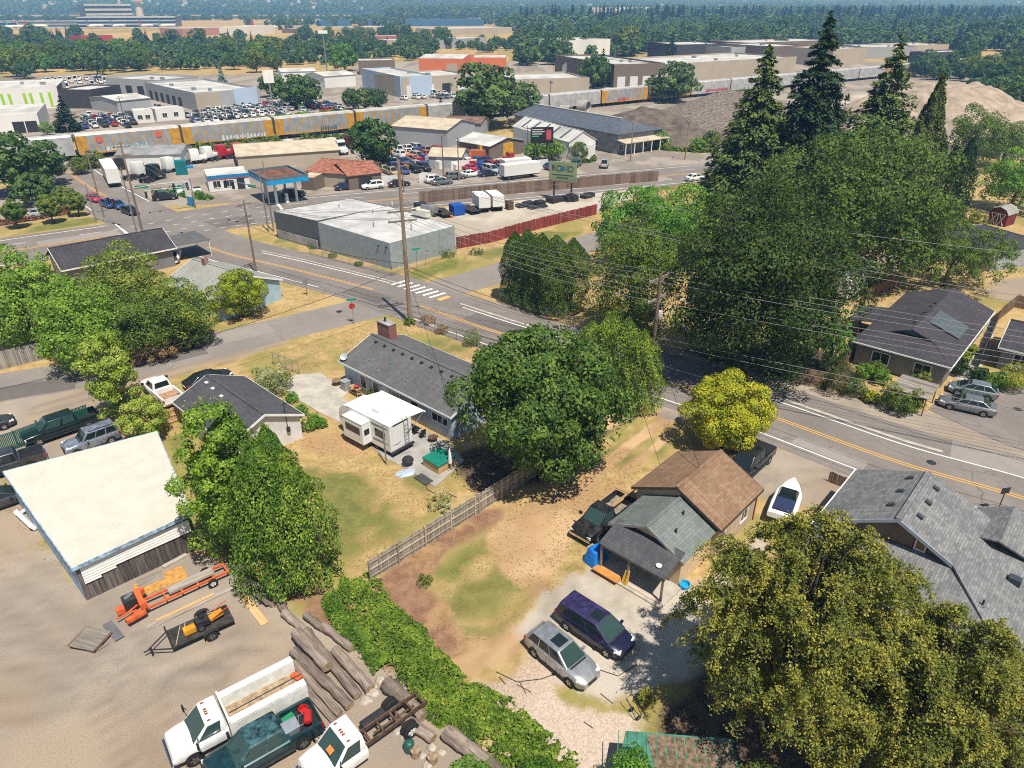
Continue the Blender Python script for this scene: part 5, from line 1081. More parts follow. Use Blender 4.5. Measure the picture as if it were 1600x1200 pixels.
# flat trailer with yellow machine
A=(G(262,1022)+G(362,958))/2;ft=thing("flat_trailer",(A.x,A.y,0),math.radians(217),"black single axle flat trailer in the gravel yard","trailer")
DECK=P("dark_trailer_deck",(0.045,0.04,0.036),0.8,0,0.4,2)
m=MB();m.span(-1.9,1.7,-0.82,0.82,0.50,0.58);m.build("deck",DECK,ft)
m=MB()
for a,b in(((1.7,-0.8,0.52),(2.9,0,0.5)),((1.7,0.8,0.52),(2.9,0,0.5)),((2.7,0,0.5),(3.15,0,0.45)),((1.72,-0.82,0.58),(1.72,-0.82,0.95)),((1.72,0.82,0.58),(1.72,0.82,0.95)),((1.72,-0.82,0.95),(1.72,0.82,0.95))):m.tube([a,b],0.045,6)
m.build("frame",DARKM,ft);MB().cyl((2.75,0.12,0.05),(2.75,0.12,0.75),0.05).build("jack",DARKM,ft)
for s_ in(-1,1):
 add_wheel(ft,-0.45,s_*1.0,0.34,0.22,STEELRIM);V=[];m=MB()
 for k in range(9):
  a=math.pi*k/8;V+=[(-0.45-0.46*math.cos(a),s_*0.86,0.42+0.36*math.sin(a)),(-0.45-0.46*math.cos(a),s_*1.14,0.42+0.36*math.sin(a))]
 m.add(V,[(2*k,2*k+1,2*k+3,2*k+2)for k in range(8)]);m.build("mudguard",DARKM,ft)
for a,b in(((0.9,-0.7,0.59),(1.5,0.7,0.59)),((0.6,-0.75,0.6),(0.9,0.1,0.6)),((-1.2,-0.6,0.6),(-0.2,-0.75,0.6))):MB().tube([a,b],0.025,5).build("strap",P("tan_strap",(0.5,0.42,0.3),0.8),ft)
yq=P("yellow_machine",(0.60,0.28,0.02),0.45,0,0.2,3);ym=thing("yellow_tiller",at(ft,-0.3,0.15,0.58),math.radians(217),"yellow and black walk behind machine on the flat trailer","machine")
MB().box((0.85,0.1,0.28),(0.7,0.45,0.42)).build("housing",yq,ym,bevel=0.06);MB().box((-0.75,0.0,0.4),(0.85,0.4,0.3),ry=0.2).build("hood",yq,ym,bevel=0.08);MB().box((0.05,0.0,0.4),(0.75,0.5,0.5)).build("engine",DARKM,ym,bevel=0.06);MB().cyl((0.05,0,0.6),(0.05,0,0.85),0.16,n=12).build("air_filter",BLACKPL,ym)
m=MB();m.tube([(-0.5,0.22,0.4),(-1.3,0.3,0.85),(-1.55,0.3,0.85)],0.03,6);m.tube([(-0.5,-0.22,0.4),(-1.3,-0.3,0.85),(-1.55,-0.3,0.85)],0.03,6);m.build("handlebar",P("red_orange_metal",(0.5,0.06,0.03),0.5),ym)
for s_ in(-1,1):add_wheel(ym,0.25,s_*0.36,0.24,0.16,STEELRIM)
# orange sawmill
ORG=P("orange_machine",(0.62,0.12,0.035),0.5,0,0.2,3);A=(G(203,964)+G(333,907))/2;sm=thing("orange_sawmill",(A.x,A.y,0),math.radians(40),"orange portable sawmill trailer with an engine head and a grey plank on top","sawmill")
m=MB()
for y in(-0.45,0.45):m.span(-1.6,3.6,y-0.06,y+0.06,0.42,0.56)
for x in(-1.5,-0.4,0.6,1.6,2.6,3.5):m.span(x-0.05,x+0.05,-0.45,0.45,0.44,0.54)
m.build("bed_rails",ORG,sm)
m=MB();m.tube([(-1.6,0.45,0.5),(-2.6,0,0.45),(-3.3,-0.1,0.4)],0.06,6);m.tube([(-1.6,-0.45,0.5),(-2.6,0,0.45)],0.06,6);m.build("tow_bar",ORG,sm)
MB().box((-2.3,-0.75,0.55),(1.2,0.34,0.34),0.15).build("blade_guard",ORG,sm,bevel=0.08);MB().box((-1.75,0.15,0.95),(0.35,1.7,0.5)).build("saw_head",ORG,sm,bevel=0.06);MB().box((-2.25,0.55,0.9),(0.85,0.75,0.5)).build("engine",DARKM,sm,bevel=0.08);MB().cyl((-2.5,0.55,1.1),(-2.0,0.6,1.28),0.13).build("muffler",CHROME,sm);MB().box((-2.9,0.45,0.5),(0.5,0.4,0.5)).build("fender",ORG,sm,bevel=0.1);MB().box((-1.6,0.95,0.85),(0.6,0.3,0.35)).build("hydraulic_unit",ORG,sm,bevel=0.05)
add_wheel(sm,2.4,-0.72,0.32,0.2,WHITERIM);add_wheel(sm,2.4,0.72,0.32,0.2,WHITERIM);add_wheel(sm,-2.7,-0.35,0.22,0.14,STEELRIM)
prop("grey_plank","thick grey weathered plank lying on the orange sawmill bed","plank",MB().box((0,0,0.1),(2.9,0.62,0.2)),WOODGREYX,at(sm,1.3,0.05,0.57),math.radians(41),None,0.02)
# travel trailer with awning
RVW=P("rv_white",(0.72,0.72,0.71),0.4,0,0.06,1,0.5);RVROOF=P("rv_roof",(0.70,0.69,0.66),0.6,0,0.1,1.5);RVGREY=P("rv_grey_decal",(0.20,0.21,0.23),0.4)
A=G(612,716);rv=thing("travel_trailer",(A.x,A.y,0),math.radians(50),"white travel trailer with slide-out, roof unit, rear ladder and open awning","trailer")
m=MB();prf=[(0.0,0.55),(6.3,0.55),(6.75,1.0),(6.85,1.7),(6.6,2.5),(6.1,2.95),(5.4,3.08),(0.0,3.08)]
V=[(0,y,z)for y,z in prf]+[(2.45,y,z)for y,z in prf];k=len(prf);m.add(V,[tuple(range(k)),tuple(range(2*k-1,k-1,-1))]+[(i,(i+1)%k,k+(i+1)%k,k+i)for i in range(k)]);body=m.build("body",RVW,rv)
MB().span(-0.02,2.47,0.02,5.5,3.085,3.13).build("roof_membrane",RVROOF,rv,bevel=0.02)
so=MB().span(-0.95,-0.02,2.4,5.0,0.75,2.75).build("slide_out",RVW,rv);MB().span(-0.98,0,2.38,5.02,2.755,2.80).build("slide_roof",RVROOF,so);MB().span(-0.958,-0.95,2.75,4.65,1.6,2.3).build("side_window",GLASS,so);MB().span(-0.75,-0.2,2.392,2.40,1.6,2.15).build("rear_window",GLASS,so)
MB().box((1.2,2.6,3.28),(0.75,0.95,0.3)).build("roof_unit",WHITE,rv,bevel=0.06);MB().box((0.9,4.6,3.17),(0.4,0.4,0.1)).build("roof_vent",WHITE,rv,bevel=0.03);MB().box((1.5,1.2,3.17),(0.4,0.4,0.1)).build("roof_vent",WHITE,rv,bevel=0.03)
m=MB()
for x in(1.55,2.0):m.tube([(x,-0.12,0.7),(x,-0.12,3.1),(x,0.3,3.3)],0.022,6)
for z in(0.9,1.25,1.6,1.95,2.3,2.65):m.tube([(1.55,-0.12,z),(2.0,-0.12,z)],0.02,5)
m.build("ladder",GREYM,rv);MB().span(-0.02,2.47,-0.25,0.0,0.42,0.56).build("rear_bumper",BLACKPL,rv);MB().span(0.1,2.35,0.0,6.3,0.35,0.55).build("chassis",BLACKPL,rv)
for pts in([(0.1,1.15),(0.75,1.0),(1.35,1.2),(0.7,1.12)],[(1.7,1.5),(2.35,2.0),(2.4,1.75),(1.9,1.45)]):MB().add([(x,-0.006,z)for x,z in pts],[tuple(range(4))]).build("decal_stripe",RVGREY,body)
for pts in([(0.1,1.2),(2.2,1.0),(2.3,1.25),(1.0,1.3)],[(5.2,1.2),(6.6,1.6),(6.5,1.9),(5.2,1.4)],[(0.15,2.75),(2.3,2.75),(2.3,2.5),(0.4,2.62)]):MB().add([(-0.006,y,z)for y,z in pts],[tuple(range(4))]).build("decal_stripe",RVGREY,body)
MB().span(0.4,2.05,-0.006,0.0,2.88,3.02).build("clearance_strip",BLACKPL,body);MB().span(-0.008,0.0,0.6,1.9,1.55,2.3).build("side_window",GLASS,body);MB().span(-0.006,0.0,5.2,5.9,1.6,2.3).build("side_window",GLASS,body)
for y in(2.0,2.85):
 for s_ in(0,1):
  w_=add_wheel(rv,0.15+s_*2.15,y,0.33,0.2,STEELRIM);w_.rotation_euler=(0,0,math.pi/2 if s_==0 else-math.pi/2)
m=MB();m.hexa([(2.47,0.3,2.78),(4.4,0.5,2.45),(4.4,6.1,2.45),(2.47,6.1,2.78),(2.47,0.3,2.82),(4.4,0.5,2.49),(4.4,6.1,2.49),(2.47,6.1,2.82)]);aw=m.build("awning",P("awning_fabric",(0.66,0.65,0.63),0.8,0,0.06),rv);MB().cyl((4.45,0.35,2.45),(4.45,6.2,2.45),0.07).build("awning_roller",WHITE,aw)
m=MB()
for y in(0.5,6.0):m.tube([(2.5,y,1.2),(4.4,y,2.42)],0.025,5)
m.build("awning_arm",GREYM,aw);m=MB();m.tube([(1.2,6.7,0.45),(1.2,7.7,0.42)],0.06,6);m.tube([(0.4,6.3,0.45),(1.2,7.4,0.45),(2.0,6.3,0.45)],0.05,6);m.build("tow_bar",BLACKPL,rv)
# fences, logs, poles and wires, garden things
def fence_boards(name,label,pts,h,bw,mat,rail=None,post=None,gap=0.012,side=1,th=0.025,post_step=2.4,jit=0.02,seed=0,rails=(0.35,0.95,1.5)):
 """pts: ground points; boards are separate pieces, posts and rails on one side"""
 rnd=random.Random(seed);o=thing(name,pts[0],0,label,"fence");bm_=MB().box((0,0,h/2),(bw-gap,th,h)).mesh("board",mat)
 for a,b in zip(pts,pts[1:]):
  a,b=Vector((a.x,a.y,0)),Vector((b.x,b.y,0));L=(b-a).length;t=(b-a)/L;n=Vector((-t.y,t.x,0))*side;rz=math.atan2(t.y,t.x);nb=int(L/bw)
  for k in range(nb):
   p=a+t*((k+0.5)*L/nb)-pts[0];q=link("board",bm_,o,(p.x,p.y,0),rz+rnd.gauss(0,0.01));q.scale=(1,1,1+rnd.gauss(0,jit));q.rotation_euler.x=rnd.gauss(0,0.012)
  if rail is not None:
   for z in rails:
    if z<h:c=(a+b)/2-pts[0]+n*0.045;MB().box((c.x,c.y,z),(L,0.05,0.09),rz).build("rail",rail,o)
  if post is not None:
   k=0.0
   while k<=L+0.01:c=a+t*k-pts[0]+n*0.10;MB().box((c.x,c.y,h/2+0.03),(0.1,0.1,h+0.06),rz).build("post",post,o);k+=post_step
 return o
fence_boards("board_fence","weathered grey board fence with rails and posts along the mulch strip",[G(578,908),G(748,801),G(905,700)],1.75,0.15,WOODGREY,WOODRAIL,WOODRAIL,side=-1,seed=1)
fence_boards("board_fence","grey board fence at the left edge under the big leafy tree",[G(-60,592),G(68,562)],2.0,0.16,WOODGREY,seed=2)
fence_boards("brown_fence","brown board fence beside the solar panel house",[G(1290,612),G(1330,560),G(1352,470),G(1400,448)],1.7,0.16,WOODBR,seed=3)
fence_boards("brown_fence","brown board fence between the solar house and its neighbour",[G(1528,575),G(1560,500),G(1585,480),G(1640,492)],1.7,0.16,WOODBR,seed=4)
fence_boards("wooden_gate","brown wooden gate with a diagonal brace beside the garage",[G(248,672),G(290,656)],1.7,0.15,WOODTAN,WOODTAN,WOODTAN,seed=5,side=-1)
fence_boards("low_fence","short brown wooden fence panel on the gravel by the road",[G(1293,752),G(1332,768)],1.0,0.16,WOODBR,seed=6)
REDW=woodmat("red_painted_wood",(0.16,0.028,0.025),(0.27,0.055,0.045),1,'z')
fence_boards("red_fence","long dark red board fence round the gravel storage yard",[G(714,389),G(768,379),G(845,357),G(932,335)],1.9,0.34,REDW,None,GREYM,seed=7,post_step=3.2,th=0.03)
SLATB=woodmat("brown_yard_slats",(0.13,0.085,0.06),(0.22,0.155,0.115),1,'z')
fence_boards("brown_fence","tall brown slat fence between the storage yard and the boulevard",[G(655,318),G(800,303),G(1000,285),G(1028,283)],2.2,0.6,SLATB,None,None,seed=8)
GRSL=P("green_slats",(0.02,0.10,0.075),0.6,0,0.25,3)
fence_boards("slat_fence","green slatted chain link fence behind the dark crew cab pickup",[G(-60,730),G(30,700),G(142,657)],1.7,0.12,GRSL,GREYM,GREYM,gap=0.03,seed=9,rails=(1.66,),jit=0.0)
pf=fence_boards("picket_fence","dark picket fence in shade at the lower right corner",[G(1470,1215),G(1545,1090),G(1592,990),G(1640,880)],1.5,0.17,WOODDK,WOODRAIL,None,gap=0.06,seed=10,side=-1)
def meshmat():
 m,t,b=newmat("chain_link",0.5,0.6);tc=nd(t,"ShaderNodeTexCoord");w1=nd(t,"ShaderNodeTexWave",wave_type='BANDS',bands_direction='DIAGONAL');w1.inputs["Scale"].default_value=2.2;t.links.new(tc.outputs["Object"],w1.inputs["Vector"])
 b.inputs["Base Color"].default_value=(0.3,0.31,0.31,1);tr=nd(t,"ShaderNodeBsdfTransparent");mx=nd(t,"ShaderNodeMixShader");t.links.new(ramp(t,w1.outputs["Fac"],0.72,0.9,0.06,0.5),mx.inputs[0]);t.links.new(tr.outputs[0],mx.inputs[1]);t.links.new(b.outputs[0],mx.inputs[2]);t.links.new(mx.outputs[0],t.nodes["Material Output"].inputs[0]);return m
CHAIN=meshmat()
def mesh_fence(label,pts,h=1.5,step=2.6):
 o=thing("chain_link_fence",pts[0],0,label,"fence")
 for a,b in zip(pts,pts[1:]):
  L=(b-a).length;n=max(1,int(L/step));a_,b_=a-pts[0],b-pts[0]
  for k in range(n+1):p=a_.lerp(b_,k/n);MB().cyl((p.x,p.y,0),(p.x,p.y,h+0.05),0.035,n=6).build("post",GREYM,o)
  MB().cyl((a_.x,a_.y,h),(b_.x,b_.y,h),0.025,n=6).build("top_rail",GREYM,o);MB().quad((a_.x,a_.y,0.05),(b_.x,b_.y,0.05),(b_.x,b_.y,h),(a_.x,a_.y,h)).build("wire_mesh",CHAIN,o)
 return o
mesh_fence("chain link gate panel leaning open on the dry lawn by the blue house",[G(428,570),G(468,586)],1.5,1.0)
mesh_fence("chain link fence in front of the grey metal building",[G(485,398),G(613,432),G(714,398)],1.6)
mesh_fence("chain link fence along the road edge of the dry lawn",[G(655,512),G(745,542),G(790,558)],1.1)
mesh_fence("chain link fence before the arborvitae row across the road",[G(780,470),G(880,505),G(990,540)],1.2)
# stacked logs
LOGS=[((445,962),(478,990),.26,0),((464,1000),(514,1056),.33,.42),((480,992),(560,1092),.28,0),((506,982),(550,1018),.26,0),((524,1020),(580,1082),.30,0),((460,1022),(548,1108),.29,0),((460,1040),(532,1120),.22,0),((454,1052),(530,1138),.19,0),((478,965),(506,986),.25,0),((604,1074),(634,1100),.42,0),((624,1122),(678,1160),.30,0),((698,1150),(762,1200),.40,0),((636,1098),(662,1126),.33,0),((380,905),(428,948),.24,0),((402,896),(440,925),.2,0),((425,925),(452,968),.24,0),((390,925),(420,950),.16,.3),((760,1195),(800,1230),.35,0)]
LOGLAB=["log at the head of the pile beside the cedar skirt","thick pale log lying on top of the pile","long log through the middle of the pile","split log next to the brambles at the pile's upper side","long log nearest the brambles","thick grey log on the yard side under the top log","thin pole log, second from the white service truck","thinnest pole log, nearest the white service truck","short log end tucked behind the pile head","short thick log section beside the brambles and truck frame","log lying alongside the dual rear wheels","heavy squared timber at the bottom below the brambles","dark log section half under the brambles","old timber beneath the tan boards near the sawmill","short timber behind the tan boards","timber bridging the sawmill corner and the log pile","thin split timber lying across the old timbers","timber leaving the bottom of the picture"]
for i,(a,b,r,z)in enumerate(LOGS):
 A,B=G(*a),G(*b);L=(B-A).length;m=MB();n=14;rg=random.Random(i);V=[];ks=10
 for j in range(ks+1):
  x=-L/2+L*j/ks;rr=r*(1+0.10*rg.uniform(-1,1))*(1.05-0.1*j/ks);V.append([(x,rr*(1+0.07*rg.uniform(-1,1))*math.cos(2*math.pi*k/n)+0.05*r*math.sin(j*1.3+i),rr*(1+0.07*rg.uniform(-1,1))*math.sin(2*math.pi*k/n)*0.92)for k in range(n)])
 m.add([v for q in V for v in q],[(j*n+k,j*n+(k+1)%n,(j+1)*n+(k+1)%n,(j+1)*n+k)for j in range(ks)for k in range(n)],0);m.add(V[0],[tuple(range(n))],1);m.add(V[-1],[tuple(range(n))],1)
 prop("old_log",LOGLAB[i],"log",m,[LOGM,LOGEND],((A.x+B.x)/2,(A.y+B.y)/2,r*0.92+z),ang(A,B),50,group="old logs and timbers")
def board(label,a,b,w,mat,z=0.05,th=0.06,name="plank",cat="plank"):
 A,B=G(*a),G(*b);L=(B-A).length;return prop(name,label,cat,MB().box((0,0,0),(L,w,th)),mat,((A.x+B.x)/2,(A.y+B.y)/2,z),ang(A,B),None,0.008,"boards lying in the yard")
board("long plank on the ground beside the flat trailer",(230,982),(372,914),0.45,WOODGREYX);board("narrow tan plank between the sawmill and the trailer",(245,972),(335,930),0.22,WOODTAN,0.12);board("pale beam along the shed wall",(255,888),(292,868),0.3,CONC,0.1,0.15);board("plank lying alone near the log pile",(378,928),(414,976),0.5,WOODTAN)
board("tan board on top of the old timbers",(388,894),(416,914),0.7,P("fresh_tan_board",(0.50,0.28,0.07),0.8),0.62,0.08);board("orange sawdust covered sheet behind the sawmill",(212,925),(290,893),1.5,P("sawdust_sheet",(0.50,0.26,0.07),0.9,0,0.25,3),0.03,0.03);board("grey slab against the shed",(215,915),(255,898),0.9,WOODGREYX,0.05,0.08);board("rusty sheet at the shed corner",(140,925),(165,905),1.1,RUST,0.04,0.03,"rusty_sheet","metal sheet");board("brown plywood sheet beside the shed corner",(166,916),(186,900),1.2,WOODBR,0.05,0.03)
A=G(142,1000);st=thing("plywood_stack",A,math.radians(-20),"stack of old plywood sheets on the open gravel","plywood stack")
for k in range(4):MB().box((0.05*k,-0.04*k,0.06+0.07*k),(1.9-0.2*(k%2),1.5,0.05),0.05*k).build("sheet",WOODGREYX if k%2 else WOODBR,st)
board("loose dark sheet leaning by the plywood stack",(168,975),(188,1000),0.55,P("dark_sheet",(0.13,0.13,0.14),0.6),0.12,0.03);board("scrap plank below the plywood stack",(150,1018),(170,1006),0.2,WOODGREYX)
A=G(42,818);m=MB();m.box((0,0,0.35),(2.9,0.30,0.5),rx=0.5);m.tube([(-1.4,0.2,0.2),(-1.0,1.1,0.7),(0.0,1.5,0.8),(0.8,1.4,0.5)],0.14,8);prop("white_gutter","bent white plastic panel lying beside the shed","panel",m,WHITE,A,math.radians(-38),None,0.02)
def rock_mesh(seed,s):
 rg=random.Random(seed);bm=bmesh.new();bmesh.ops.create_icosphere(bm,subdivisions=2,radius=s)
 for v in bm.verts:v.co=Vector((v.co.x*rg.uniform(0.85,1.15),v.co.y*rg.uniform(0.7,1.05),v.co.z*0.65))*rg.uniform(0.88,1.1)
 me=bpy.data.meshes.new("rock");bm.to_mesh(me);bm.free();me.materials.append(P("pale_stone",(0.40,0.35,0.29),0.9,0,0.25,3));return me
for i,(px,s)in enumerate([((583,1082),.42),((595,1062),.35),((571,1094),.38),((622,1143),.25),((632,1150),.2),((675,1168),.3),((690,1175),.26),((660,1180),.24),((668,1195),.3),((1412,652),.45),((420,936),.2)]):
 o=link("rock",rock_mesh(i,s),None,G(*px));tag(o,["pale boulder between the log ends","smaller boulder by the log ends","flat stone at the pile foot","stone behind the white wheel","small stone behind the white wheel","rubble stone above the squared timber","rubble stone beside the squared timber","rubble stone left of the green drum","rubble stone at the bottom edge","boulder in the planting strip by the silver sedan","stone under the tan boards"][i],"rock","stones in the yard")
m=MB();m.lathe([(0.26,0),(0.28,0.05),(0.28,0.55),(0.2,0.66),(0.06,0.7)],n=14);prop("green_drum","green cylinder among the rubble by the squared timber","drum",m,P("drum_green",(0.02,0.09,0.075),0.4),G(640,1172),0,40)
for i,px in enumerate([(650,1180),(676,1190)]):prop("firewood_round",["sawn wood round beside the green drum","sawn wood round by the bottom edge"][i],"log",MB().cyl((0,0,0),(0,0,0.45),0.26,n=12),[LOGEND],G(*px),0,40)
# brambles along the lot end
def hedge_mass(seed,line,width,height,n,size,mat,zmin=0.05):
 """a continuous uneven mat of leaves over a rolling surface"""
 rng=np.random.default_rng(seed);L=np.array(arclen(line));tot=L[-1];pts=np.array([[p.x,p.y]for p in line]);s_=rng.random(n)*tot;q=rng.uniform(-1,1,n)
 cx=np.interp(s_,L,pts[:,0]);cy=np.interp(s_,L,pts[:,1]);ti=np.clip(np.searchsorted(L,s_)-1,0,len(line)-2);T=pts[ti+1]-pts[ti];T=T/np.linalg.norm(T,axis=1,keepdims=True)
 wv=0.45+1.05*fbm(s_,q*0+np.sign(q)*9.0+seed,0.30,seed,4);off=q*width*0.5*wv;x=cx-T[:,1]*off;y=cy+T[:,0]*off
 b1=fbm(x,y,0.55,seed+3,3);b2=fbm(x,y,1.6,seed+9,2);prof=np.clip(1-np.abs(q)**2.2,0,1);z=height*prof*np.clip(-0.15+1.5*b1+0.7*(b2-0.5),0.05,2);e=0.08;gx_=(fbm(x+e,y,1.6,seed+9,2)-b2)/e;gy_=(fbm(x,y+e,1.6,seed+9,2)-b2)/e
 z=z-np.abs(rng.normal(size=n))*0.10*height+(rng.random(n)<0.04)*rng.random(n)*0.25*height
 N_=np.stack([-gx_*height*0.5,-gy_*height*0.5,np.ones(n)],1)+0.75*rng.normal(size=(n,3))+(q**3)[:,None]*np.stack([-T[:,1],T[:,0],0*q],1)*0.8
 keep=rng.random(n)<np.clip(1.55-1.55*np.abs(q)+2.6*(b2-0.5)+1.2*(b1-0.5),0.03,1)
 return leaf_quads(np.stack([x,y,np.maximum(z,zmin)],1)[keep],N_[keep],(size*(0.6+0.8*rng.random(n)))[keep],rng,mat,"foliage",0.75)
def hedge(name,label,cat,px,width,height,n,size,mat,seed):
 ln=smooth_line(px,4);o=link(name,hedge_mass(seed,ln,width,height,n,size,mat));return tag(o,label,cat)
hedge("bramble_thicket","long green bramble thicket across the near end of the lot","bramble",[(540,918),(590,960),(640,1020),(690,1085),(760,1140),(830,1190),(880,1230)],3.7,1.4,56000,0.082,LF_VINE,31)
hedge("bramble_patch","brambles creeping over the log ends","bramble",[(515,935),(545,985),(600,1045)],1.2,0.7,6000,0.09,LF_VINE,32)
def bush(name,label,px,wpx,hpx_top,mat,n,size,seed,cat="bush",group=None,shape='dome'):
 p,h,r=fit(px,hpx_top,wpx);me=crown_round(seed,(r,r,h*0.55),h*0.45,n,size,mat,22,shape);o=link(name,me,None,p);return tag(o,label,cat,group)
bush("leafy_bush","bright leafy bush at the bottom edge beside the brambles",(742,1262),105,1215,LF_BRIGHT,5000,0.10,33)
bush("leafy_bush","leafy bush at the bottom edge left of the green roof",(842,1262),105,1212,LF_VINE,5000,0.09,34)
bush("leafy_bush","tall leafy bush covering the green roof corner",(985,1275),120,1200,LF_BRIGHT,6000,0.10,35)
bush("leafy_bush","round leafy bush at the bottom under the weeping tree",(1190,1262),100,1210,LF_OLIVE,5000,0.10,36)
A=G(1040,1165,2.2);gs=thing("green_roof_shed",(A.x,A.y,0),math.radians(-5),"low shed with a dirty green metal roof at the bottom of the picture","shed")
GRN=P("green_metal_roof",(0.06,0.22,0.15),0.45,0.0,0.3,1.2);LIT=P("leaf_litter_roof",(0.17,0.12,0.08),0.95,0,0.45,5)
MB().hexa([(-2.6,-2.2,1.75),(3.6,-2.2,1.75),(3.2,0.6,2.2),(-1.9,0.6,2.2),(-2.6,-2.2,1.8),(3.6,-2.2,1.8),(3.2,0.6,2.25),(-1.9,0.6,2.25)]).build("roof",GRN,gs);MB().hexa([(-0.4,-2.1,1.83),(3.5,-2.1,1.83),(3.1,0.5,2.25),(-0.9,0.5,2.25),(-0.4,-2.1,1.85),(3.5,-2.1,1.85),(3.1,0.5,2.27),(-0.9,0.5,2.27)]).build("leaf_litter",LIT,gs);MB().hexa([(-1.7,-2.0,0),(3.2,-2.0,0),(2.9,0.4,0),(-1.5,0.4,0),(-1.7,-2.0,1.7),(3.2,-2.0,1.7),(2.9,0.4,2.15),(-1.5,0.4,2.15)]).build("wall",WOODDK,gs)
for k in range(12):x=-2.5+k*0.5;MB().hexa([(x,-2.2,1.8),(x+0.04,-2.2,1.8),(x*0.9+0.04,0.6,2.25),(x*0.9,0.6,2.25),(x,-2.2,1.84),(x+0.04,-2.2,1.84),(x*0.9+0.04,0.6,2.29),(x*0.9,0.6,2.29)]).build("roof_rib",GRN,gs)
# utility poles and wires
INS=P("insulator",(0.5,0.52,0.53),0.3);XARM=P("crossarm_wood",(0.24,0.20,0.165),0.85,0,0.3,3)
def pole(label,base,top_py,arms=(),rz=0.0,r=0.16,lean=(0,0),name="utility_pole",mat=None,h=None):
 p=G(*base);h=h or zat(p,top_py);o=thing(name,p,rz,label,"utility pole");MB().cyl((0,0,-0.2),(lean[0],lean[1],h),r,r*0.62,10).build("shaft",mat or POLE,o);ends=[]
 for(z,w,n)in arms:
  zz=h-z;a_=MB().box((0,0.14,zz),(w,0.14,0.20)).build("crossarm",XARM,o)
  for s_ in(-1,1):MB().tube([(s_*w*0.33,0.14,zz-0.04),(0,0.1,zz-0.75)],0.025,4).build("brace",GREYM,o)
  for k in range(n):
   x=-w/2+0.12+(w-0.24)*k/(n-1);MB().lathe([(0.03,0),(0.06,0.06),(0.045,0.1),(0.06,0.14),(0.02,0.2)],(x,0.14,zz+0.065),8).build("insulator",INS,a_)
   ends.append(p+Matrix.Rotation(rz,3,'Z')@Vector((x,0.14,zz+0.26)))
 return o,p,h,ends
WIREM=P("wire_metal",(0.17,0.165,0.16),0.6,0,0)
WIRED=P("wire_black",(0.02,0.02,0.02),0.6,0,0)
def wire(a,b,sag,label,r=0.022,mat=None,group="overhead wires",n=14):
 pts=[a.lerp(b,k/n)-Vector((0,0,4*sag*(k/n)*(1-k/n)))for k in range(n+1)];c=(a+b)/2;o=MB().tube([p-c for p in pts],r,4,caps=False).build("overhead_wire",mat or WIREM);o.location=c;return tag(o,label,"wire",group)
R43=math.radians(52)
o1,p1,h1,e1=pole("tall wooden utility pole with two crossarms at the dry lawn corner",(641,504),250,((5.6,3.3,3),(6.7,3.3,3)),math.radians(22),0.27)
MB().tube([(0,0,8.2),(1.4,0.5,8.6),(2.6,0.6,8.5)],0.04,6).build("lamp_arm",GREYM,o1);MB().box((2.8,0.6,8.45),(0.6,0.22,0.14)).build("lamp_head",GREYM,o1,bevel=0.04);MB().box((0.25,-0.1,1.4),(0.2,0.2,0.5)).build("meter_box",GREYM,o1)
for q,s_ in((1.7,1),(1.2,-1)):MB().lathe([(0.05,0),(0.09,0.1),(0.09,0.45),(0.03,0.55)],(s_*1.0,0.25,h1-5.0),8).build("cutout",INS,o1)
o2,p2,h2,e2=pole("wooden utility pole with two crossarms and a transformer beside the arborvitae",(1014,606),428,((0.5,3.2,3),(2.5,3.0,3)),R43-0.1,0.24)
MB().lathe([(0.05,0),(0.24,0.05),(0.26,0.12),(0.26,0.75),(0.2,0.86),(0.05,0.9)],(0.42,-0.1,h2-4.6),14).build("transformer",P("transformer_grey",(0.42,0.44,0.46),0.45),o2,40);MB().box((0.1,0.2,h2-4.9),(2.0,0.10,0.12)).build("crossarm",XARM,o2)
o3,p3,h3,e3=pole("wooden utility pole at the left edge of the crossing",(228,384),222,((0.7,2.4,3),(1.9,2.2,3)),math.radians(30),0.2)
o4,p4,h4,e4=pole("wooden utility pole with insulated crossarms in front of the gas station",(401,428),312,((0.7,2.4,4),(2.4,1.8,3)),math.radians(60),0.16)
o5,p5,h5,e5=pole("thin wooden pole by the corner of the dark metal wing",(428,362),252,(),0,0.13)
o6,p6,h6,e6=pole("wooden pole beside the boulevard strip, left of the white box trailer",(163,340),236,((0.6,2.0,3),),0.5,0.15)
o7,p7,h7,e7=pole("dark utility pole beside the conifers on the boulevard",(1112,306),250,((0.5,1.8,3),),1.0,0.15)
PB=Vector((86.0,28.0,0));hB=h2+1.5;dirx=Vector((math.cos(R43),math.sin(R43),0))
eB=[PB+dirx*(-1.1+1.1*k)+Vector((0,0,hB-0.5-1.8*j))for j in range(2)for k in range(3)]
lab6=["upper arm, outer","upper arm, middle","upper arm, inner","lower arm, outer","lower arm, middle","lower arm, inner"]
for k in range(6):
 wire(e1[k]+Vector((0,0,0)),e2[k],0.9,"power line between the lawn corner pole and the transformer pole, "+lab6[k])
 wire(e2[k],eB[k],1.1,"power line running to the right from the transformer pole, "+lab6[k])
 wire(e4[k%4],e1[k],0.8,"power line between the gas station pole and the lawn corner pole, "+lab6[k],0.018)
far_r=[G(1750,412,14),G(1750,486,13),G(1750,498,13)];far_l=[Vector((p1.x+0.3,p1.y+0.2,h1-0.3)),Vector((p1.x,p1.y,h1-1.6)),Vector((p1.x+0.4,p1.y,h1-1.9))]
for k in range(3):wire(far_l[k],far_r[k],0.8,"high line crossing above the big trees, "+["topmost","middle","lowest"][k])
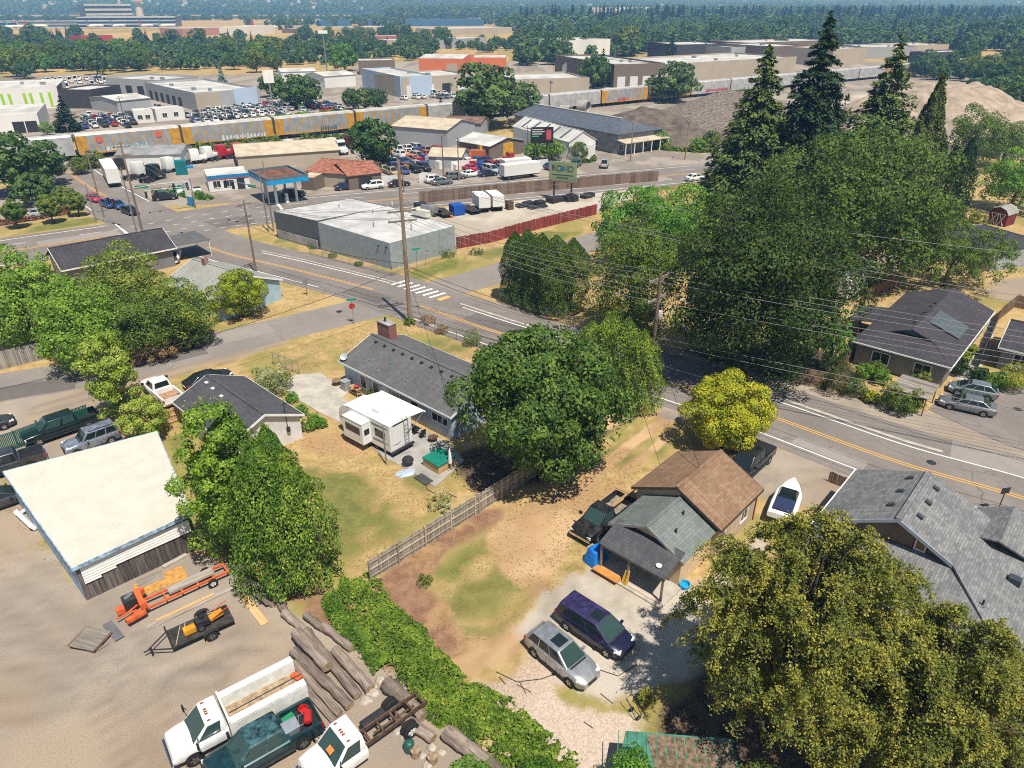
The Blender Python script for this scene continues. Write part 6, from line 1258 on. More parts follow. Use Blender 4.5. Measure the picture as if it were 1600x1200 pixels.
for k,(z1,z2,zz)in enumerate(((7.2,5.6,5.0),(6.6,5.0,4.4))):wire(Vector((p1.x,p1.y,z1)),Vector((p2.x,p2.y,z2)),0.9,"black cable below the crossarms between the two roadside poles, "+["upper","lower"][k],0.03,WIRED);wire(Vector((p2.x,p2.y,z2)),Vector((PB.x,PB.y,zz+1.2)),0.8,"cable running right from the transformer pole below the lines, "+["upper","lower"][k],0.026)
wire(Vector((p1.x,p1.y,6.9)),G(-150,640,6.0),1.2,"black cable above the side street from the lawn corner pole",0.03,WIRED);wire(Vector((p1.x,p1.y,7.4)),Vector((p4.x,p4.y,7.0)),0.8,"black cable between the lawn corner pole and the gas station pole",0.03,WIRED);wire(Vector((p1.x,p1.y,6.5)),at(hb,15.2,0.9,4.0),0.5,"service drop to the blue house mast",0.018,WIRED);wire(Vector((p2.x,p2.y,6.5)),at(bh,3.0,3.6,4.7),0.5,"service drop to the brown roofed house",0.018,WIRED)
for k in range(3):wire(e3[k],e4[k],1.2,"line between the crossing pole and the gas station pole, "+["outer","middle","inner"][k],0.02)
wire(e4[0],e7[0],1.5,"line along the boulevard to the dark pole",0.02);wire(e6[0],e3[0],1.0,"line from the strip pole to the crossing pole",0.02)
# blue house yard
def slab(name,label,px,z,mat,cat="paving",kind="structure",parts=None):
 pts=[G(*p)for p in px];o=MB().prism([(q.x,q.y)for q in pts],-0.05,z).build(name,mat);return tag(o,label,cat,kind=kind)
slab("driveway","pale concrete driveway beside the blue house",[(440,600),(462,586),(500,583),(545,612),(535,622),(560,640),(585,660),(548,668),(500,645),(455,618)],0.05,CONC)
slab("patio","concrete patio beside the travel trailer",[(545,668),(590,655),(640,660),(706,696),(725,720),(680,762),(640,735),(600,715)],0.06,CONC2)
slab("front_path","short concrete path right of the solar house",[(1490,590),(1530,545),(1545,500),(1555,505),(1545,560),(1510,600)],0.04,CONC)
slab("parking_pad","asphalt pad under the silver sedan",[(1450,640),(1480,610),(1600,600),(1700,640),(1640,720),(1560,690)],0.035,ASPH)
A=G(687,728);ht=thing("hot_tub",A,math.radians(47),"wood sided hot tub with a green cover on the patio","hot tub")
MB().box((0,0,0.4),(1.9,1.9,0.8)).build("cabinet",WOODTAN,ht)
MB().box((0,0.5,0.87),(2.02,1.0,0.13)).build("cover_half",P("green_vinyl",(0.01,0.19,0.13),0.5),ht,bevel=0.03);MB().box((0,-0.52,0.87),(2.02,1.0,0.13)).build("cover_half",MATS["green_vinyl"],ht,bevel=0.03)
A=G(704,735);um=thing("folded_umbrella",A,0,"folded white patio umbrella beside the hot tub","umbrella");MB().tube([(0,0,0),(0,0,2.1)],0.03,6).build("pole",GREYM,um);MB().tube([(0,0,0.75),(0,0,1.0),(0,0,1.9),(0,0,2.2)],[0.16,0.17,0.09,0.02],8).build("canopy",WHITE,um,50)
m=MB();A=G(638,728);gr_=thing("kettle_grill",A,0.4,"covered dark grill on the patio edge","grill");MB().lathe([(0.1,0.3),(0.42,0.45),(0.5,0.6),(0.4,0.8),(0.1,0.9)],n=12).build("bowl",DARKM,gr_,40)
for k in range(3):a=2.1*k;MB().tube([(0.25*math.cos(a),0.25*math.sin(a),0.4),(0.4*math.cos(a),0.4*math.sin(a),0)],0.02,5).build("leg",DARKM,gr_)
rg=random.Random(5);m=MB();ring=[(0.9*math.cos(2*math.pi*k/14)*rg.uniform(0.8,1.25),0.6*math.sin(2*math.pi*k/14)*rg.uniform(0.8,1.2))for k in range(14)];V=[(0,0,0.16)]+[(x,y,0.03)for x,y in ring]+[(x*0.55,y*0.55,rg.uniform(0.08,0.2))for x,y in ring]
m.add(V,[(1+k,1+(k+1)%14,15+(k+1)%14,15+k)for k in range(14)]+[(0,15+k,15+(k+1)%14)for k in range(14)]);prop("blue_tarp","crumpled pale blue tarp on the lawn edge","tarp",m,P("pale_blue_tarp",(0.38,0.45,0.55),0.6),G(634,740),0.3)
prop("dark_mat","dark rectangular mat at the patio corner","mat",MB().box((0,0,0.06),(1.5,0.8,0.12)),P("charcoal_mat",(0.06,0.06,0.062),0.8),G(662,750),math.radians(-45),None,0.02)
m=MB();m.cyl((0,0,-0.2),(0.0,0.0,3.9),0.075,0.06,8);prop("bare_pole","bare grey wooden pole in the lawn by the travel trailer","pole",m,WOODGREY,G(604,726),0)
A=G(677,690);fp=thing("fire_pit",A,0,"rusty fire pit bowl on the patio","fire pit");MB().lathe([(0.2,0.3),(0.42,0.45),(0.45,0.5),(0.40,0.5),(0.1,0.36)],n=12).build("bowl",RUST,fp,40)
for k in range(3):a=2.1*k;MB().tube([(0.3*math.cos(a),0.3*math.sin(a),0.35),(0.35*math.cos(a),0.35*math.sin(a),0)],0.02,5).build("leg",RUST,fp)
def chair(label,px,rz,mat):
 o=thing("patio_chair",G(*px),rz,label,"chair","patio chairs");MB().box((0,0,0.42),(0.5,0.5,0.04)).build("seat",mat,o);MB().box((-0.25,0,0.72),(0.04,0.5,0.55),ry=-0.15).build("backrest",mat,o)
 for x in(-0.22,0.22):
  for y in(-0.22,0.22):MB().cyl((x,y,0),(x,y,0.42),0.018,n=5).build("leg",DARKM,o)
chair("dark patio chair under the awning edge, nearer the trailer",(650,678),0.6,DARKM);chair("dark patio chair by the blue house wall",(660,684),2.2,DARKM)
prop("dark_hose","thin dark hose lying on the lawn below the patio","hose",MB().tube([(0,0,0.03),(0.1,-0.8,0.03),(0.9,-1.5,0.03),(1.7,-1.3,0.03),(2.6,-1.9,0.03)],0.03,5),BLACKPL,G(666,755))
A=G(527,602);prop("firewood_box","brown round side table beside the house corner","table",MB().cyl((0,0,0.55),(0,0,0.62),0.5,n=12).cyl((0,0,0),(0,0,0.55),0.3,n=8),WOODBR,A);prop("grey_bin","grey lidded storage bin by the blue house","bin",MB().box((0,0,0.5),(0.8,0.7,1.0)).box((0,0,1.03),(0.86,0.76,0.08)),P("bin_grey",(0.30,0.31,0.33),0.6),G(541,609),-0.75,None,0.03)
A=G(556,617);pb=thing("potting_bench",A,math.radians(-43),"tan potting bench with a red bowl beside the blue house","bench");MB().box((0,0,0.85),(1.4,0.6,0.05)).build("top",WOODTAN,pb);MB().box((0,0,0.3),(1.3,0.5,0.05)).build("shelf",WOODTAN,pb)
for x in(-0.6,0.6):
 for y in(-0.22,0.22):MB().box((x,y,0.42),(0.06,0.06,0.84)).build("leg",WOODTAN,pb)
m=MB();m.lathe([(0.1,0),(0.25,0.15),(0.27,0.2),(0.2,0.1)],n=12);prop("red_bowl","bright red bowl on the potting bench","bowl",m,RED,at(pb,0.3,0,0.88),0,40)
bush("potted_plant","leafy potted plant by the blue house windows",(578,625),12,606,LF_OLIVE,500,0.08,41)
A=G(931,876);m=MB();rg=random.Random(8)
V=[(-0.8,-0.6,0),(0.8,-0.55,0),(0.85,0.6,0),(-0.75,0.6,0),(-0.55,-0.4,1.15),(0.5,-0.35,1.3),(0.6,0.35,1.1),(-0.45,0.4,1.25)];m.hexa(V);prop("blue_tarp_pile","bright blue tarp covering a pile beside the porch","tarp",m,P("bright_blue_tarp",(0.01,0.16,0.55),0.45,0,0.25,3),A,0.7,None,0.12)
m=MB();m.lathe([(0.3,0),(0.36,0.1),(0.38,0.3),(0.34,0.32),(0.3,0.1)],n=14);prop("blue_tub","bright blue plastic tub by the tan wall corner","tub",m,P("cyan_plastic",(0.01,0.32,0.60),0.4),G(1069,917),0,40)
for i,(a,b)in enumerate((((955,812),(1000,776)),((960,782),(1000,800)))):board(["tan plank lying across the black pickup bed","second tan plank crossing the pickup bed"][i],a,b,0.28,WOODTAN,1.25+0.07*i,0.06)
prop("white_board","white board lying at the foot of the board fence","board",MB().box((0,0,0.08),(1.5,0.3,0.1)),WHITE,G(736,805),math.radians(45))
for i,(a,b)in enumerate((((808,1070),(830,1082)),((812,1066),(822,1084)),((938,1084),(958,1100)),((912,1128),(926,1138)),((780,1058),(790,1070)))):board("thin dark stick on the pink gravel, "+["left end of the crossed pair","crossing the other stick","in front of the silver crossover","in the middle of the gravel","near the brambles"][i],a,b,0.05,BARK,0.03,0.03,"stick","stick")
prop("garden_hose","thin dark hose snaking over the pink gravel","hose",MB().tube([(0,0,0.03),(1.2,-0.7,0.03),(2.6,-0.5,0.03),(4.2,0.2,0.03),(5.6,0.3,0.03),(7.0,-0.3,0.03),(8.2,0.5,0.03)],0.025,5),P("hose_green",(0.03,0.05,0.03),0.6),G(775,1050))
A=G(992,1118);tc_=thing("hand_cart",A,0.5,"small black two wheeled hand cart by the green roof","cart")
m=MB();m.tube([(-0.2,-0.3,0.2),(-0.2,0.6,0.9),(0.2,0.6,0.9),(0.2,-0.3,0.2),(-0.2,-0.3,0.2)],0.025,5);m.build("frame",DARKM,tc_)
for s_ in(-1,1):add_wheel(tc_,0.0,s_*0.3,0.16,0.08,STEELRIM)
bush("dry_shrub","small dry yellow shrub beside the tree shadow",(1008,1100),24,1078,LF_WEEP,700,0.08,42)
bush("fence_shrub","shrub with fallen branches at the fence by the lawn",(690,790),50,775,LF_PINK,700,0.09,43)
bush("weed_clump","low green weed clump in the bark strip",(664,912),26,902,LF_OLIVE,500,0.06,44)
prop("blue_bin","blue lidded bin beyond the picket fence","bin",MB().box((0,0,0.5),(0.8,0.7,1.0)).box((0,0,1.05),(0.9,0.8,0.1)),P("bin_blue",(0.01,0.06,0.5),0.45),G(1602,1040),0.4,None,0.04);prop("grey_bin","grey lidded bin beyond the picket fence","bin",MB().box((0,0,0.5),(0.7,0.7,1.0)).box((0,0,1.05),(0.8,0.8,0.1)),MATS["bin_grey"],G(1592,1062),0.3,None,0.04)
m=MB();m.lathe([(0.35,0),(0.42,0.1),(0.42,0.7),(0.5,0.78),(0.4,0.8),(0.25,0.6)],n=16);prop("cream_planter","round cream planter in the lower right corner","planter",m,P("cream_pot",(0.55,0.48,0.38),0.7),G(1533,1188),0,40)
# more trees, middle distance
RT=round_tree
RT("dark_chestnut","huge dark green tree beside the road casting shade on it",(1180,590),288,275,LF_DARK,36000,0.23,51,k=80,low=0.05)
RT("pale_ash","lighter green loose tree left of the huge dark tree",(992,522),346,128,LF_OLIVE,11000,0.19,52,k=40,low=0.08)
RT("olive_shrub_tree","low olive tree on the dry lawn behind the arborvitae clump",(985,525),438,110,LF_OLIVE,7000,0.16,53,k=30,low=0.0)
RT("bright_tree","broad bright green tree behind the red fence end",(1005,425),292,160,LF_BRIGHT,14000,0.24,54,k=44)
RT("bright_tree","bright green tree between the red fence tree and the conifers",(1085,410),296,120,LF_BRIGHT,9000,0.24,55,k=34)
RT("big_maple","broad deep green maple below the tall conifers",(1338,440),196,300,LF_MAPLE2,28000,0.30,56,k=90,low=0.03)
RT("maple","dark maple left of the broad maple below the tallest conifer",(1195,430),300,150,LF_DARK,10000,0.26,57,k=50)
RT("dark_tree","dark leafy tree hanging over the fence by the solar house",(1258,578),400,90,LF_DARK,9000,0.2,58,k=44,low=0.02)
RT("light_tree","light green young tree at the left corner of the solar house",(1306,580),470,44,LF_BRIGHT,3000,0.16,59,k=26,low=0.05)
RT("feathery_tree","feathery olive tree behind the solar panel roof",(1490,448),348,190,LF_OLIVE,16000,0.18,60,k=60,low=0.15)
RT("yellow_green_tree","bright yellow green tree at the right edge before the barn shed",(1592,330),240,110,LF_BRIGHT,9000,0.26,61,k=36)
RT("yellow_shrub_tree","low yellow green shrub tree left of the barn shed",(1515,352),330,60,LF_WEEP,2500,0.2,62,k=20,low=0.0)
RT("willow","drooping olive willow below the pale gravel mound",(1525,265),168,95,LF_OLIVE,7000,0.28,63,k=30)
RT("birch","greyish leafy tree right of the willow",(1575,262),190,60,LF_OLIVE,4000,0.28,64,k=24)
def conifer(name,label,base,top,wpx,mat,seed,tiers=34,per=46,size=0.5,power=0.95,**kw):
 p,h,r=fit(base,top,wpx);me=crown_conifer(seed,r,h,tiers,mat,size,per,**kw);o=plant_tree(name,label,"tree",p,me,None);MB().cyl((0,0,-0.2),(0,0,h*0.97),0.035*h**0.9*0.5,0.03,8).build("trunk",BARK,o);return o
conifer("tall_fir","tall ragged fir at the left of the conifer group",(1180,352),72,225,LF_SPRUCE,71,46,165,0.55,power=0.6,ragged=0.28)
conifer("tall_fir","tallest dark fir, in the middle of the conifer group",(1266,352),24,235,LF_CONI,72,52,175,0.55,power=0.64,ragged=0.28)
conifer("open_fir","fir with open layered boughs before the gravel mound",(1374,345),58,225,LF_SPRUCE,73,38,150,0.55,power=0.62,ragged=0.38,droop=0.25)
p,h,r=fit((1443,345),116,66);plant_tree("cypress","narrow flame shaped cypress right of the open fir","tree",p,crown_column(74,r*1.1,h,9000,0.42,LF_CEDAR,taper=0.85,point=1.5),trunk(74,h,0.2,0.3,2,0.6))
p,h,r=fit((1478,348),228,40);plant_tree("juniper","dark upright juniper right of the broad maple, taller of two","tree",p,crown_column(75,r*1.1,h,4500,0.3,LF_DARK,point=2.4),trunk(75,h,0.15,0.3,2,0.6));p,h,r=fit((1502,350),215,34);plant_tree("juniper","dark upright juniper right of the broad maple, narrower of two","tree",p,crown_column(76,r*1.1,h,4500,0.3,LF_DARK,point=2.4),trunk(76,h,0.15,0.3,2,0.6))
RT("big_leafy_tree","big bright leafy tree at the left edge above the board fence",(35,545),392,140,LF_BRIGHT,15000,0.22,81,k=50,low=0.02)
RT("leafy_tree","bright leafy tree right of the board fence end",(125,578),448,125,LF_BRIGHT,12000,0.2,82,k=44,low=0.0)
RT("thicket_tree","tall mixed green tree in the thicket behind the side street",(200,520),383,120,LF_MIX,11000,0.19,83,k=40,low=0.0)
RT("thicket_tree","rust tinged bushy tree in the thicket nearest the pale roofed house",(280,540),436,100,LF_MIX,9500,0.18,84,k=40,low=0.0)
RT("thicket_tree","low spreading green tree in the middle of the thicket",(215,556),455,130,LF_OLIVE,10000,0.18,85,k=40,low=0.0)
RT("thicket_tree","orange tinged tree at the back of the thicket beside the dark roof",(150,510),425,90,LF_MIX,6500,0.18,86,k=34,low=0.0)
bush("thicket_bush","dead brown brush at the street edge of the thicket",(238,560),80,522,LF_BROWN,3500,0.13,87);bush("thicket_bush","green bush at the right end of the thicket",(305,538),50,505,LF_MIX,2500,0.13,88)
RT("yellow_tree","round yellow green tree in front of the pale roofed house",(373,494),424,84,LF_YEL,7500,0.18,89,k=34,low=0.08)
RT("blossom_tree","pale blossoming tree between the side street and the green fence",(172,655),516,76,LF_FLOW,10000,0.15,90,k=36,low=0.04)
bush("blossom_bush","round cream blossoming bush overhanging the cream metal roof",(222,692),66,622,LF_FLOW,7500,0.12,91)
bush("rose_bush","pale pink rose bush behind the garage",(425,612),56,572,LF_PINK,2500,0.12,92)
for i,(px,w,t_)in enumerate([((482,672),22,650),((490,662),20,645),((470,650),20,632),((502,668),18,654),((455,628),20,612)]):bush("border_shrub","green border shrub beside the garage, "+["nearest the lawn","behind the paving slabs","at the garage corner","by the driveway edge","below the rose bush"][i],px,w,t_,LF_BRIGHT,700,0.1,93+i,group="shrubs beside the garage")
for i,(bx,by,ty,w)in enumerate([(22,357,314,32),(78,349,306,32),(118,338,300,30),(101,328,292,34)]):RT("lollipop_tree","clipped round street tree on the grass strip, "+["leftmost","second from left","nearest the crossing","behind the red hedge"][i],(bx,by),ty,w,LF_OLIVE,2600,0.28,100+i,k=26,low=0.28,group="clipped trees by the boulevard")
hedge("red_hedge","clipped red leaved hedge edging the tan parking lot","hedge",[(-60,362),(0,352),(60,343),(110,333)],1.2,1.3,4500,0.16,LF_REDH,105)
for i,(px,w,t_,mt)in enumerate([((1308,612),54,560,LF_DARK),((1336,618),34,590,LF_SPRUCE),((1362,628),26,612,LF_YEL),((1392,640),36,598,LF_OLIVE),((1412,648),34,615,LF_OLIVE),((1430,642),30,605,LF_WEEP),((1352,590),26,568,LF_BRIGHT),((1438,592),30,570,LF_BRIGHT),((1378,600),26,575,LF_BRIGHT),((1500,585),30,560,LF_DARK),((1518,552),22,538,LF_YEL),((1508,562),20,548,LF_YEL),((1588,610),46,570,LF_YEL),((1560,606),36,582,LF_BRIGHT),((1530,592),26,575,LF_DARK),((1228,594),40,560,LF_DARK),((1440,612),24,580,LF_WEEP),((1372,590),24,565,LF_MIX)]):
 bush("garden_shrub",["dark rounded shrub at the road edge by the lane kerb","conical shrub beside the dark rounded one","small bright yellow shrub in the verge planting","olive shrub before the weathered board roof","olive shrub beside the boulder","golden shrub near the silver sedan bonnet","pale green shrub under the solar house window","leafy shrub right of the board roof","fern like shrub left of the board roof","dark shrub at the front corner of the solar house","yellow shrub along the solar house path, farther one","yellow shrub along the solar house path, nearer one","big yellow green shrub at the right edge","bright shrub between the path and the right edge","dark shrub beside the path","dark low shrub in the shade of the huge tree","golden shrub behind the board roof","mixed shrub by the solar house wall"][i],px,w,t_,mt,1500,0.11,110+i,group="garden shrubs across the road")
for i,px in enumerate([(738,540),(1010,560),(640,507),(520,402),(700,402),(745,398),(835,372),(668,505),(690,520),(1020,602),(490,388),(560,415)]):bush("weed_tuft","tuft of weeds, "+["bushy one on the dry lawn by the road","one by the road in the tree shade","one at the tall pole foot","one before the dark metal wing","one at the red fence corner","one along the red fence start","one along the red fence middle","dry brown one right of the tall pole","second dry one along the road fence","one at the driveway mouth","one by the metal wing end","one below the ribbed wall"][i],px,[30,26,20,16,24,22,18,26,24,20,18,16][i],px[1]-[24,14,10,7,12,10,8,14,12,12,8,6][i],LF_BROWN if i in(7,8)else LF_OLIVE,700,0.1,130+i,"weeds","weed tufts")
# tree stock for the middle and far distance (shared meshes)
def stock(seed,kind):
 if kind=='round':c=crown_round(seed,(1,1,0.88),1.12,2600,0.085,LF_FAR,30,fine=False)
 elif kind=='wide':c=crown_round(seed,(1.15,1.15,0.75),0.95,2600,0.09,LF_FAR,34,fine=False)
 elif kind=='tall':c=crown_round(seed,(0.62,0.62,0.95),1.05,2200,0.075,LF_FAR,30,fine=False)
 elif kind=='light':c=crown_round(seed,(1,1,0.9),1.1,2400,0.085,LF_OLIVE,30,fine=False)
 elif kind=='bright':c=crown_round(seed,(1,1,0.9),1.05,2400,0.085,LF_BRIGHT,30,fine=False)
 elif kind=='fir':c=crown_conifer(seed,0.5,2.0,22,LF_CONI,0.085,26)
 elif kind=='blue':c=crown_conifer(seed,0.62,2.0,20,LF_BLUE,0.085,30)
 else:c=crown_column(seed,0.32,2.0,1600,0.07,LF_FAR,fine=False)
 m=MB();m.tube([(0,0,-0.1),(0,0,0.6),(0.02,0.02,1.3)],[0.06,0.045,0.02],6);m.tube([(0,0,0.5),(0.35,0.1,1.0)],[0.03,0.01],5);m.tube([(0,0,0.55),(-0.3,-0.15,1.05)],[0.03,0.01],5);return c,m.mesh("trunk",BARK)
STOCK={k:[stock(200+i*10+j,k)for j in range(3)]for i,k in enumerate(('round','wide','tall','light','bright','fir','poplar','blue'))}
rt=random.Random(77)
NAMES={'round':"leafy_tree",'wide':"spreading_tree",'tall':"slender_tree",'light':"pale_tree",'bright':"bright_tree",'fir':"fir_tree",'poplar':"poplar_tree",'blue':"blue_spruce"}
def far_tree(kind,base,h,label,group=None,wide=1.0):
 c,t=STOCK[kind][rt.randrange(3)];p=base if isinstance(base,Vector)else G(*base);s_=h/2.0
 o=thing(NAMES[kind],p,rt.random()*6.28,label,"tree",group);o.scale=(s_*wide,s_*wide,s_);link("crown",c,o);link("trunk",t,o);return o
def mid_tree(kind,base,top,label,wide=1.0,group=None):p=G(*base);return far_tree(kind,p,zat(p,top),label,group,wide)
for a in[('round',(587,264),186,"dense leafy tree standing alone in the auto yards",1.0),('fir',(690,192),152,"bushy evergreen in front of the grey rail cars",1.6),('round',(762,198),102,"big leafy tree covering the train, left one of the pair",1.25),('tall',(822,190),126,"narrower leafy tree covering the train, right one of the pair",1.2),('round',(1052,160),98,"leafy tree before the long concrete warehouse",1.1),('tall',(1018,160),116,"slender leafy tree left of the warehouse tree",1.1),('round',(28,306),208,"dark leafy tree at the left edge by the underpass",1.0),('round',(78,290),220,"leafy tree over the underpass street",1.0),('wide',(60,320),262,"low leafy tree before the underpass",1.0),('fir',(108,205),148,"dark pine before the white and lime building",1.8),('bright',(75,212),190,"small bright tree at the rail side",1.0),('round',(552,172),138,"round tree behind the train, first of three",1.0),('round',(572,172),136,"round tree behind the train, middle of three",1.0),('round',(592,172),138,"round tree behind the train, last of three",1.0),('blue',(350,142),100,"blue spruce beside the long grey dealership",1.1),('fir',(940,135),76,"tall dark fir before the warehouse roofs",1.3),('round',(928,138),84,"leafy tree beside the warehouse fir",0.9),('fir',(1047,100),50,"dark fir at the warehouse row end",1.2),('light',(905,250),222,"small leafy tree beside the dark hip roofed building",1.0),('bright',(833,250),220,"small leafy tree under the billboard, left",1.0),('bright',(862,250),215,"small leafy tree under the billboard, right",1.0),('round',(455,168),118,"lone leafy tree in the packed car lot, right",1.1),('round',(480,170),120,"lone leafy tree in the packed car lot, farther right",1.1),('round',(425,152),115,"leafy tree at the back of the packed car lot",1.1),('light',(150,262),236,"olive bush tree by the trestle",1.3),('light',(128,272),246,"olive bush by the underpass right side",1.2),('bright',(1030,232),205,"yellow green shrub before the dark gravel pile",1.2),('bright',(1090,236),214,"green shrub before the dark gravel pile, right",1.2),('light',(1110,236),204,"grey green small tree by the gravel yard gate",0.9)]:
 mid_tree(a[0],a[1],a[2],a[3],a[4])
def in_poly(x,y,poly):
 c=False;n=len(poly)
 for i in range(n):
  x1,y1=poly[i];x2,y2=poly[(i+1)%n]
  if(y1>y)!=(y2>y)and x<(x2-x1)*(y-y1)/(y2-y1)+x1:c=not c
 return c
def scatter(px_poly,n,seed,mind=0.0):
 """random ground points in a pixel-outlined area, even over the ground"""
 poly=[(G(*p).x,G(*p).y)for p in px_poly];rg=random.Random(seed);xs=[p[0]for p in poly];ys=[p[1]for p in poly];out=[];tries=0
 while len(out)<n and tries<n*80:
  tries+=1;x,y=rg.uniform(min(xs),max(xs)),rg.uniform(min(ys),max(ys))
  if in_poly(x,y,poly)and all((x-q.x)**2+(y-q.y)**2>mind*mind for q in out):out.append(Vector((x,y,0)))
 return out
BELTS=[([(-60,122),(-60,88),(330,82),(560,92),(540,112),(380,120),(230,116),(100,128)],62,7.0,('round','wide','light','bright','light'),(9,14),"leafy tree in the belt behind the dealership roofs"),([(-60,90),(-60,62),(130,60),(150,76),(330,60),(340,84)],46,8.0,('fir','round','round','tall','fir'),(10,16),"tall tree in the dark belt before the airfield, left"),([(330,84),(330,66),(560,58),(760,62),(830,84),(700,92),(560,90)],58,8.5,('round','tall','round','fir','light'),(9,15),"tree in the belt between the car lots and the airfield"),([(820,110),(800,70),(1000,52),(1200,50),(1210,74),(1040,76),(950,96)],80,9.0,('round','tall','round','light','fir'),(13,20),"tree in the wood behind the warehouses"),([(1210,78),(1200,48),(1660,44),(1660,86),(1480,82),(1330,74)],86,9.5,('round','fir','round','tall','fir'),(15,24),"tree in the dark wood at the upper right"),([(1420,118),(1460,108),(1660,100),(1660,200),(1585,196),(1555,160),(1500,132)],42,6.5,('round','light','tall','light'),(8,13),"leafy tree on the slope beside the pale gravel mound")]
for i,(poly,n,md,kinds,(h0,h1),lab)in enumerate(BELTS):
 lab=lab.replace("leafy tree","tree").replace("tall tree","tree")
 for q in scatter(poly,n,300+i,md):
  pxx=800+FOC*q.x/depth(q);n3=min(3,max(0,int((pxx-min(a_[0]for a_ in poly))/(max(a_[0]for a_ in poly)-min(a_[0]for a_ in poly))*4)));dd_=sorted(G(*a_).y for a_ in poly);fr_="front" if q.y<(dd_[0]+dd_[-1])/2 else "back"
  kd=rt.choice(kinds);far_tree(kd,q,rt.uniform(h0,h1),lab.replace("tree",{'round':"round leafy tree",'wide':"wide spreading tree",'tall':"slender upright tree",'light':"pale olive tree",'bright':"bright green tree",'fir':"dark pointed fir",'poplar':"poplar"}[kd],1)+", %s %s"%(fr_,("far left","left","right","far right")[n3]),lab.replace("tree","trees",1),rt.uniform(0.8,1.15))
for i,(px,wd,ht_,mt)in enumerate([([(440,232),(520,218),(600,210),(650,203)],5,2.2,LF_OLIVE),([(300,236),(380,228),(450,222)],4,1.8,LF_OLIVE),([(860,172),(930,166),(1000,160)],4,2.0,LF_BRIGHT),([(640,206),(700,200),(760,196)],4,1.8,LF_OLIVE),([(60,252),(130,246),(200,236)],4,2.0,LF_OLIVE),([(1130,152),(1200,140),(1290,132)],4,2.0,LF_OLIVE),([(395,190),(430,186),(540,176)],3,1.5,LF_BRIGHT),([(1000,230),(1060,236),(1120,238)],3,1.6,LF_MIX),([(330,312),(290,306),(240,300)],2.5,1.0,LF_BRIGHT),([(880,232),(930,250),(880,258)],1.2,1.0,LF_OLIVE)]):
 hedge("scrub_strip","green scrub strip "+["below the yellow rail cars behind the lone tree","along the rails behind the tan roof","along the rails before the far rail cars","between the rails and the rusty shed","at the trestle foot","along the rails by the gravel yard","between the car lot and the rails","before the dark gravel piles","at the gas station corner","beside the white gabled hall"][i],"bushes",px,wd,ht_,5000,0.28,mt,160+i)
# industrial strip, railway and yards
def wpts(*px):return[G(*p)for p in px]
ROOFG=P("grey_metal_roof",(0.30,0.30,0.30),0.5,0.1,0.2,0.4);ROOFT=P("tan_metal_roof",(0.50,0.42,0.31),0.6,0,0.15,0.5);ROOFWH=P("white_roof",(0.50,0.49,0.465),0.6,0,0.2,0.15);ROOFR=P("red_brown_tiles",(0.30,0.12,0.075),0.85,0,0.35,1.2);ROOFBL=P("blue_grey_roof",(0.085,0.10,0.125),0.7,0,0.15,0.6)
WGREY=P("grey_wall",(0.34,0.35,0.365),0.7,0,0.05,0.12);WTAN=P("tan_wall",(0.40,0.345,0.27),0.85,0,0.05,0.12);WDARK=P("dark_wall",(0.05,0.05,0.055),0.6,0,0.05,0.12);WBROWN=P("brown_wall",(0.17,0.13,0.10),0.8,0,0.05,0.12);WWHITE=P("white_wall",(0.68,0.67,0.65),0.6,0,0.05,0.12);WORANGE=P("orange_wall",(0.62,0.17,0.07),0.6,0,0.05,0.12);WBLUE=P("pale_blue_wall",(0.40,0.50,0.64),0.6,0,0.05,0.12)
DOORW=P("roller_door",(0.62,0.63,0.64),0.5,0,0.1,2);DOORD=P("dark_bay",(0.03,0.03,0.035),0.6,0,0)
def shed2(name,label,A,B,W,h,rise,wallm,roofm,cat="building",ov=0.3,kind='gable',doors=(),wins=(),trim=None,par=0.4,extra=0):
 """A-B: near wall at ground; depth W away from the camera"""
 A=A if isinstance(A,Vector)else G(*A);B=B if isinstance(B,Vector)else G(*B);L=(B-A).length;o=thing(name,A,ang(A,B),label,cat)
 if kind=='gable':gable_house(o,L,W,h,rise,roofm,wallm,ov,trim)
 elif kind=='flat':flat_block(o,[(0,0),(L,0),(L,W),(0,W)],0,h,wallm,roofm,par);ov=0
 elif kind=='mono':
  flat_block(o,[(0,0),(L,0),(L,W),(0,W)],0,[h,h,h+rise,h+rise],wallm,roofm,0.02);ov=0
 y=ov
 for(f,w,hh,mt)in doors:door(o,(L*f,y,0.02),(0,-1,0),w,hh,mt).name="bay_door"
 for(f,z,w,hh)in wins:window(o,(L*f,y,z),(0,-1,0),w,hh,None,None,1)
 if extra:
  rg=random.Random(int(L*10));
  for k in range(extra):MB().box((rg.uniform(0.15,0.85)*L,rg.uniform(0.2,0.8)*W,h+0.5),(rg.uniform(1,2),rg.uniform(1,1.8),0.9)).build("roof_unit",GREYM,o)
 return o
def side_items(o,L,items):
 for(face,u,z,w,hh,mt,nm)in items:
  pos,n={'r':((L,u,z),(1,0,0)),'l':((0,u,z),(-1,0,0))}[face];d=door(o,pos,n,w,hh,mt);d.name=nm
shed2("white_warehouse","low white warehouse with grey gable roof near the trestle",(183,266),(287,263),12,3.2,1.2,WWHITE,ROOFG,doors=((0.06,2.4,2.6,DOORD),))
shed2("tan_roof_hall","long hall with a tan metal roof behind the gas station",(372,266),(533,254),15,3.0,1.6,WTAN,ROOFT)
o=shed2("gas_store","small white gas station shop with blue fascia",(328,300),(392,294),8,2.8,0,WWHITE,ROOFWH,kind='flat',doors=((0.78,1.5,2.2,DOORD),),wins=((0.2,1.4,1.4,1.3),(0.5,1.4,1.8,1.3)),par=0.3)
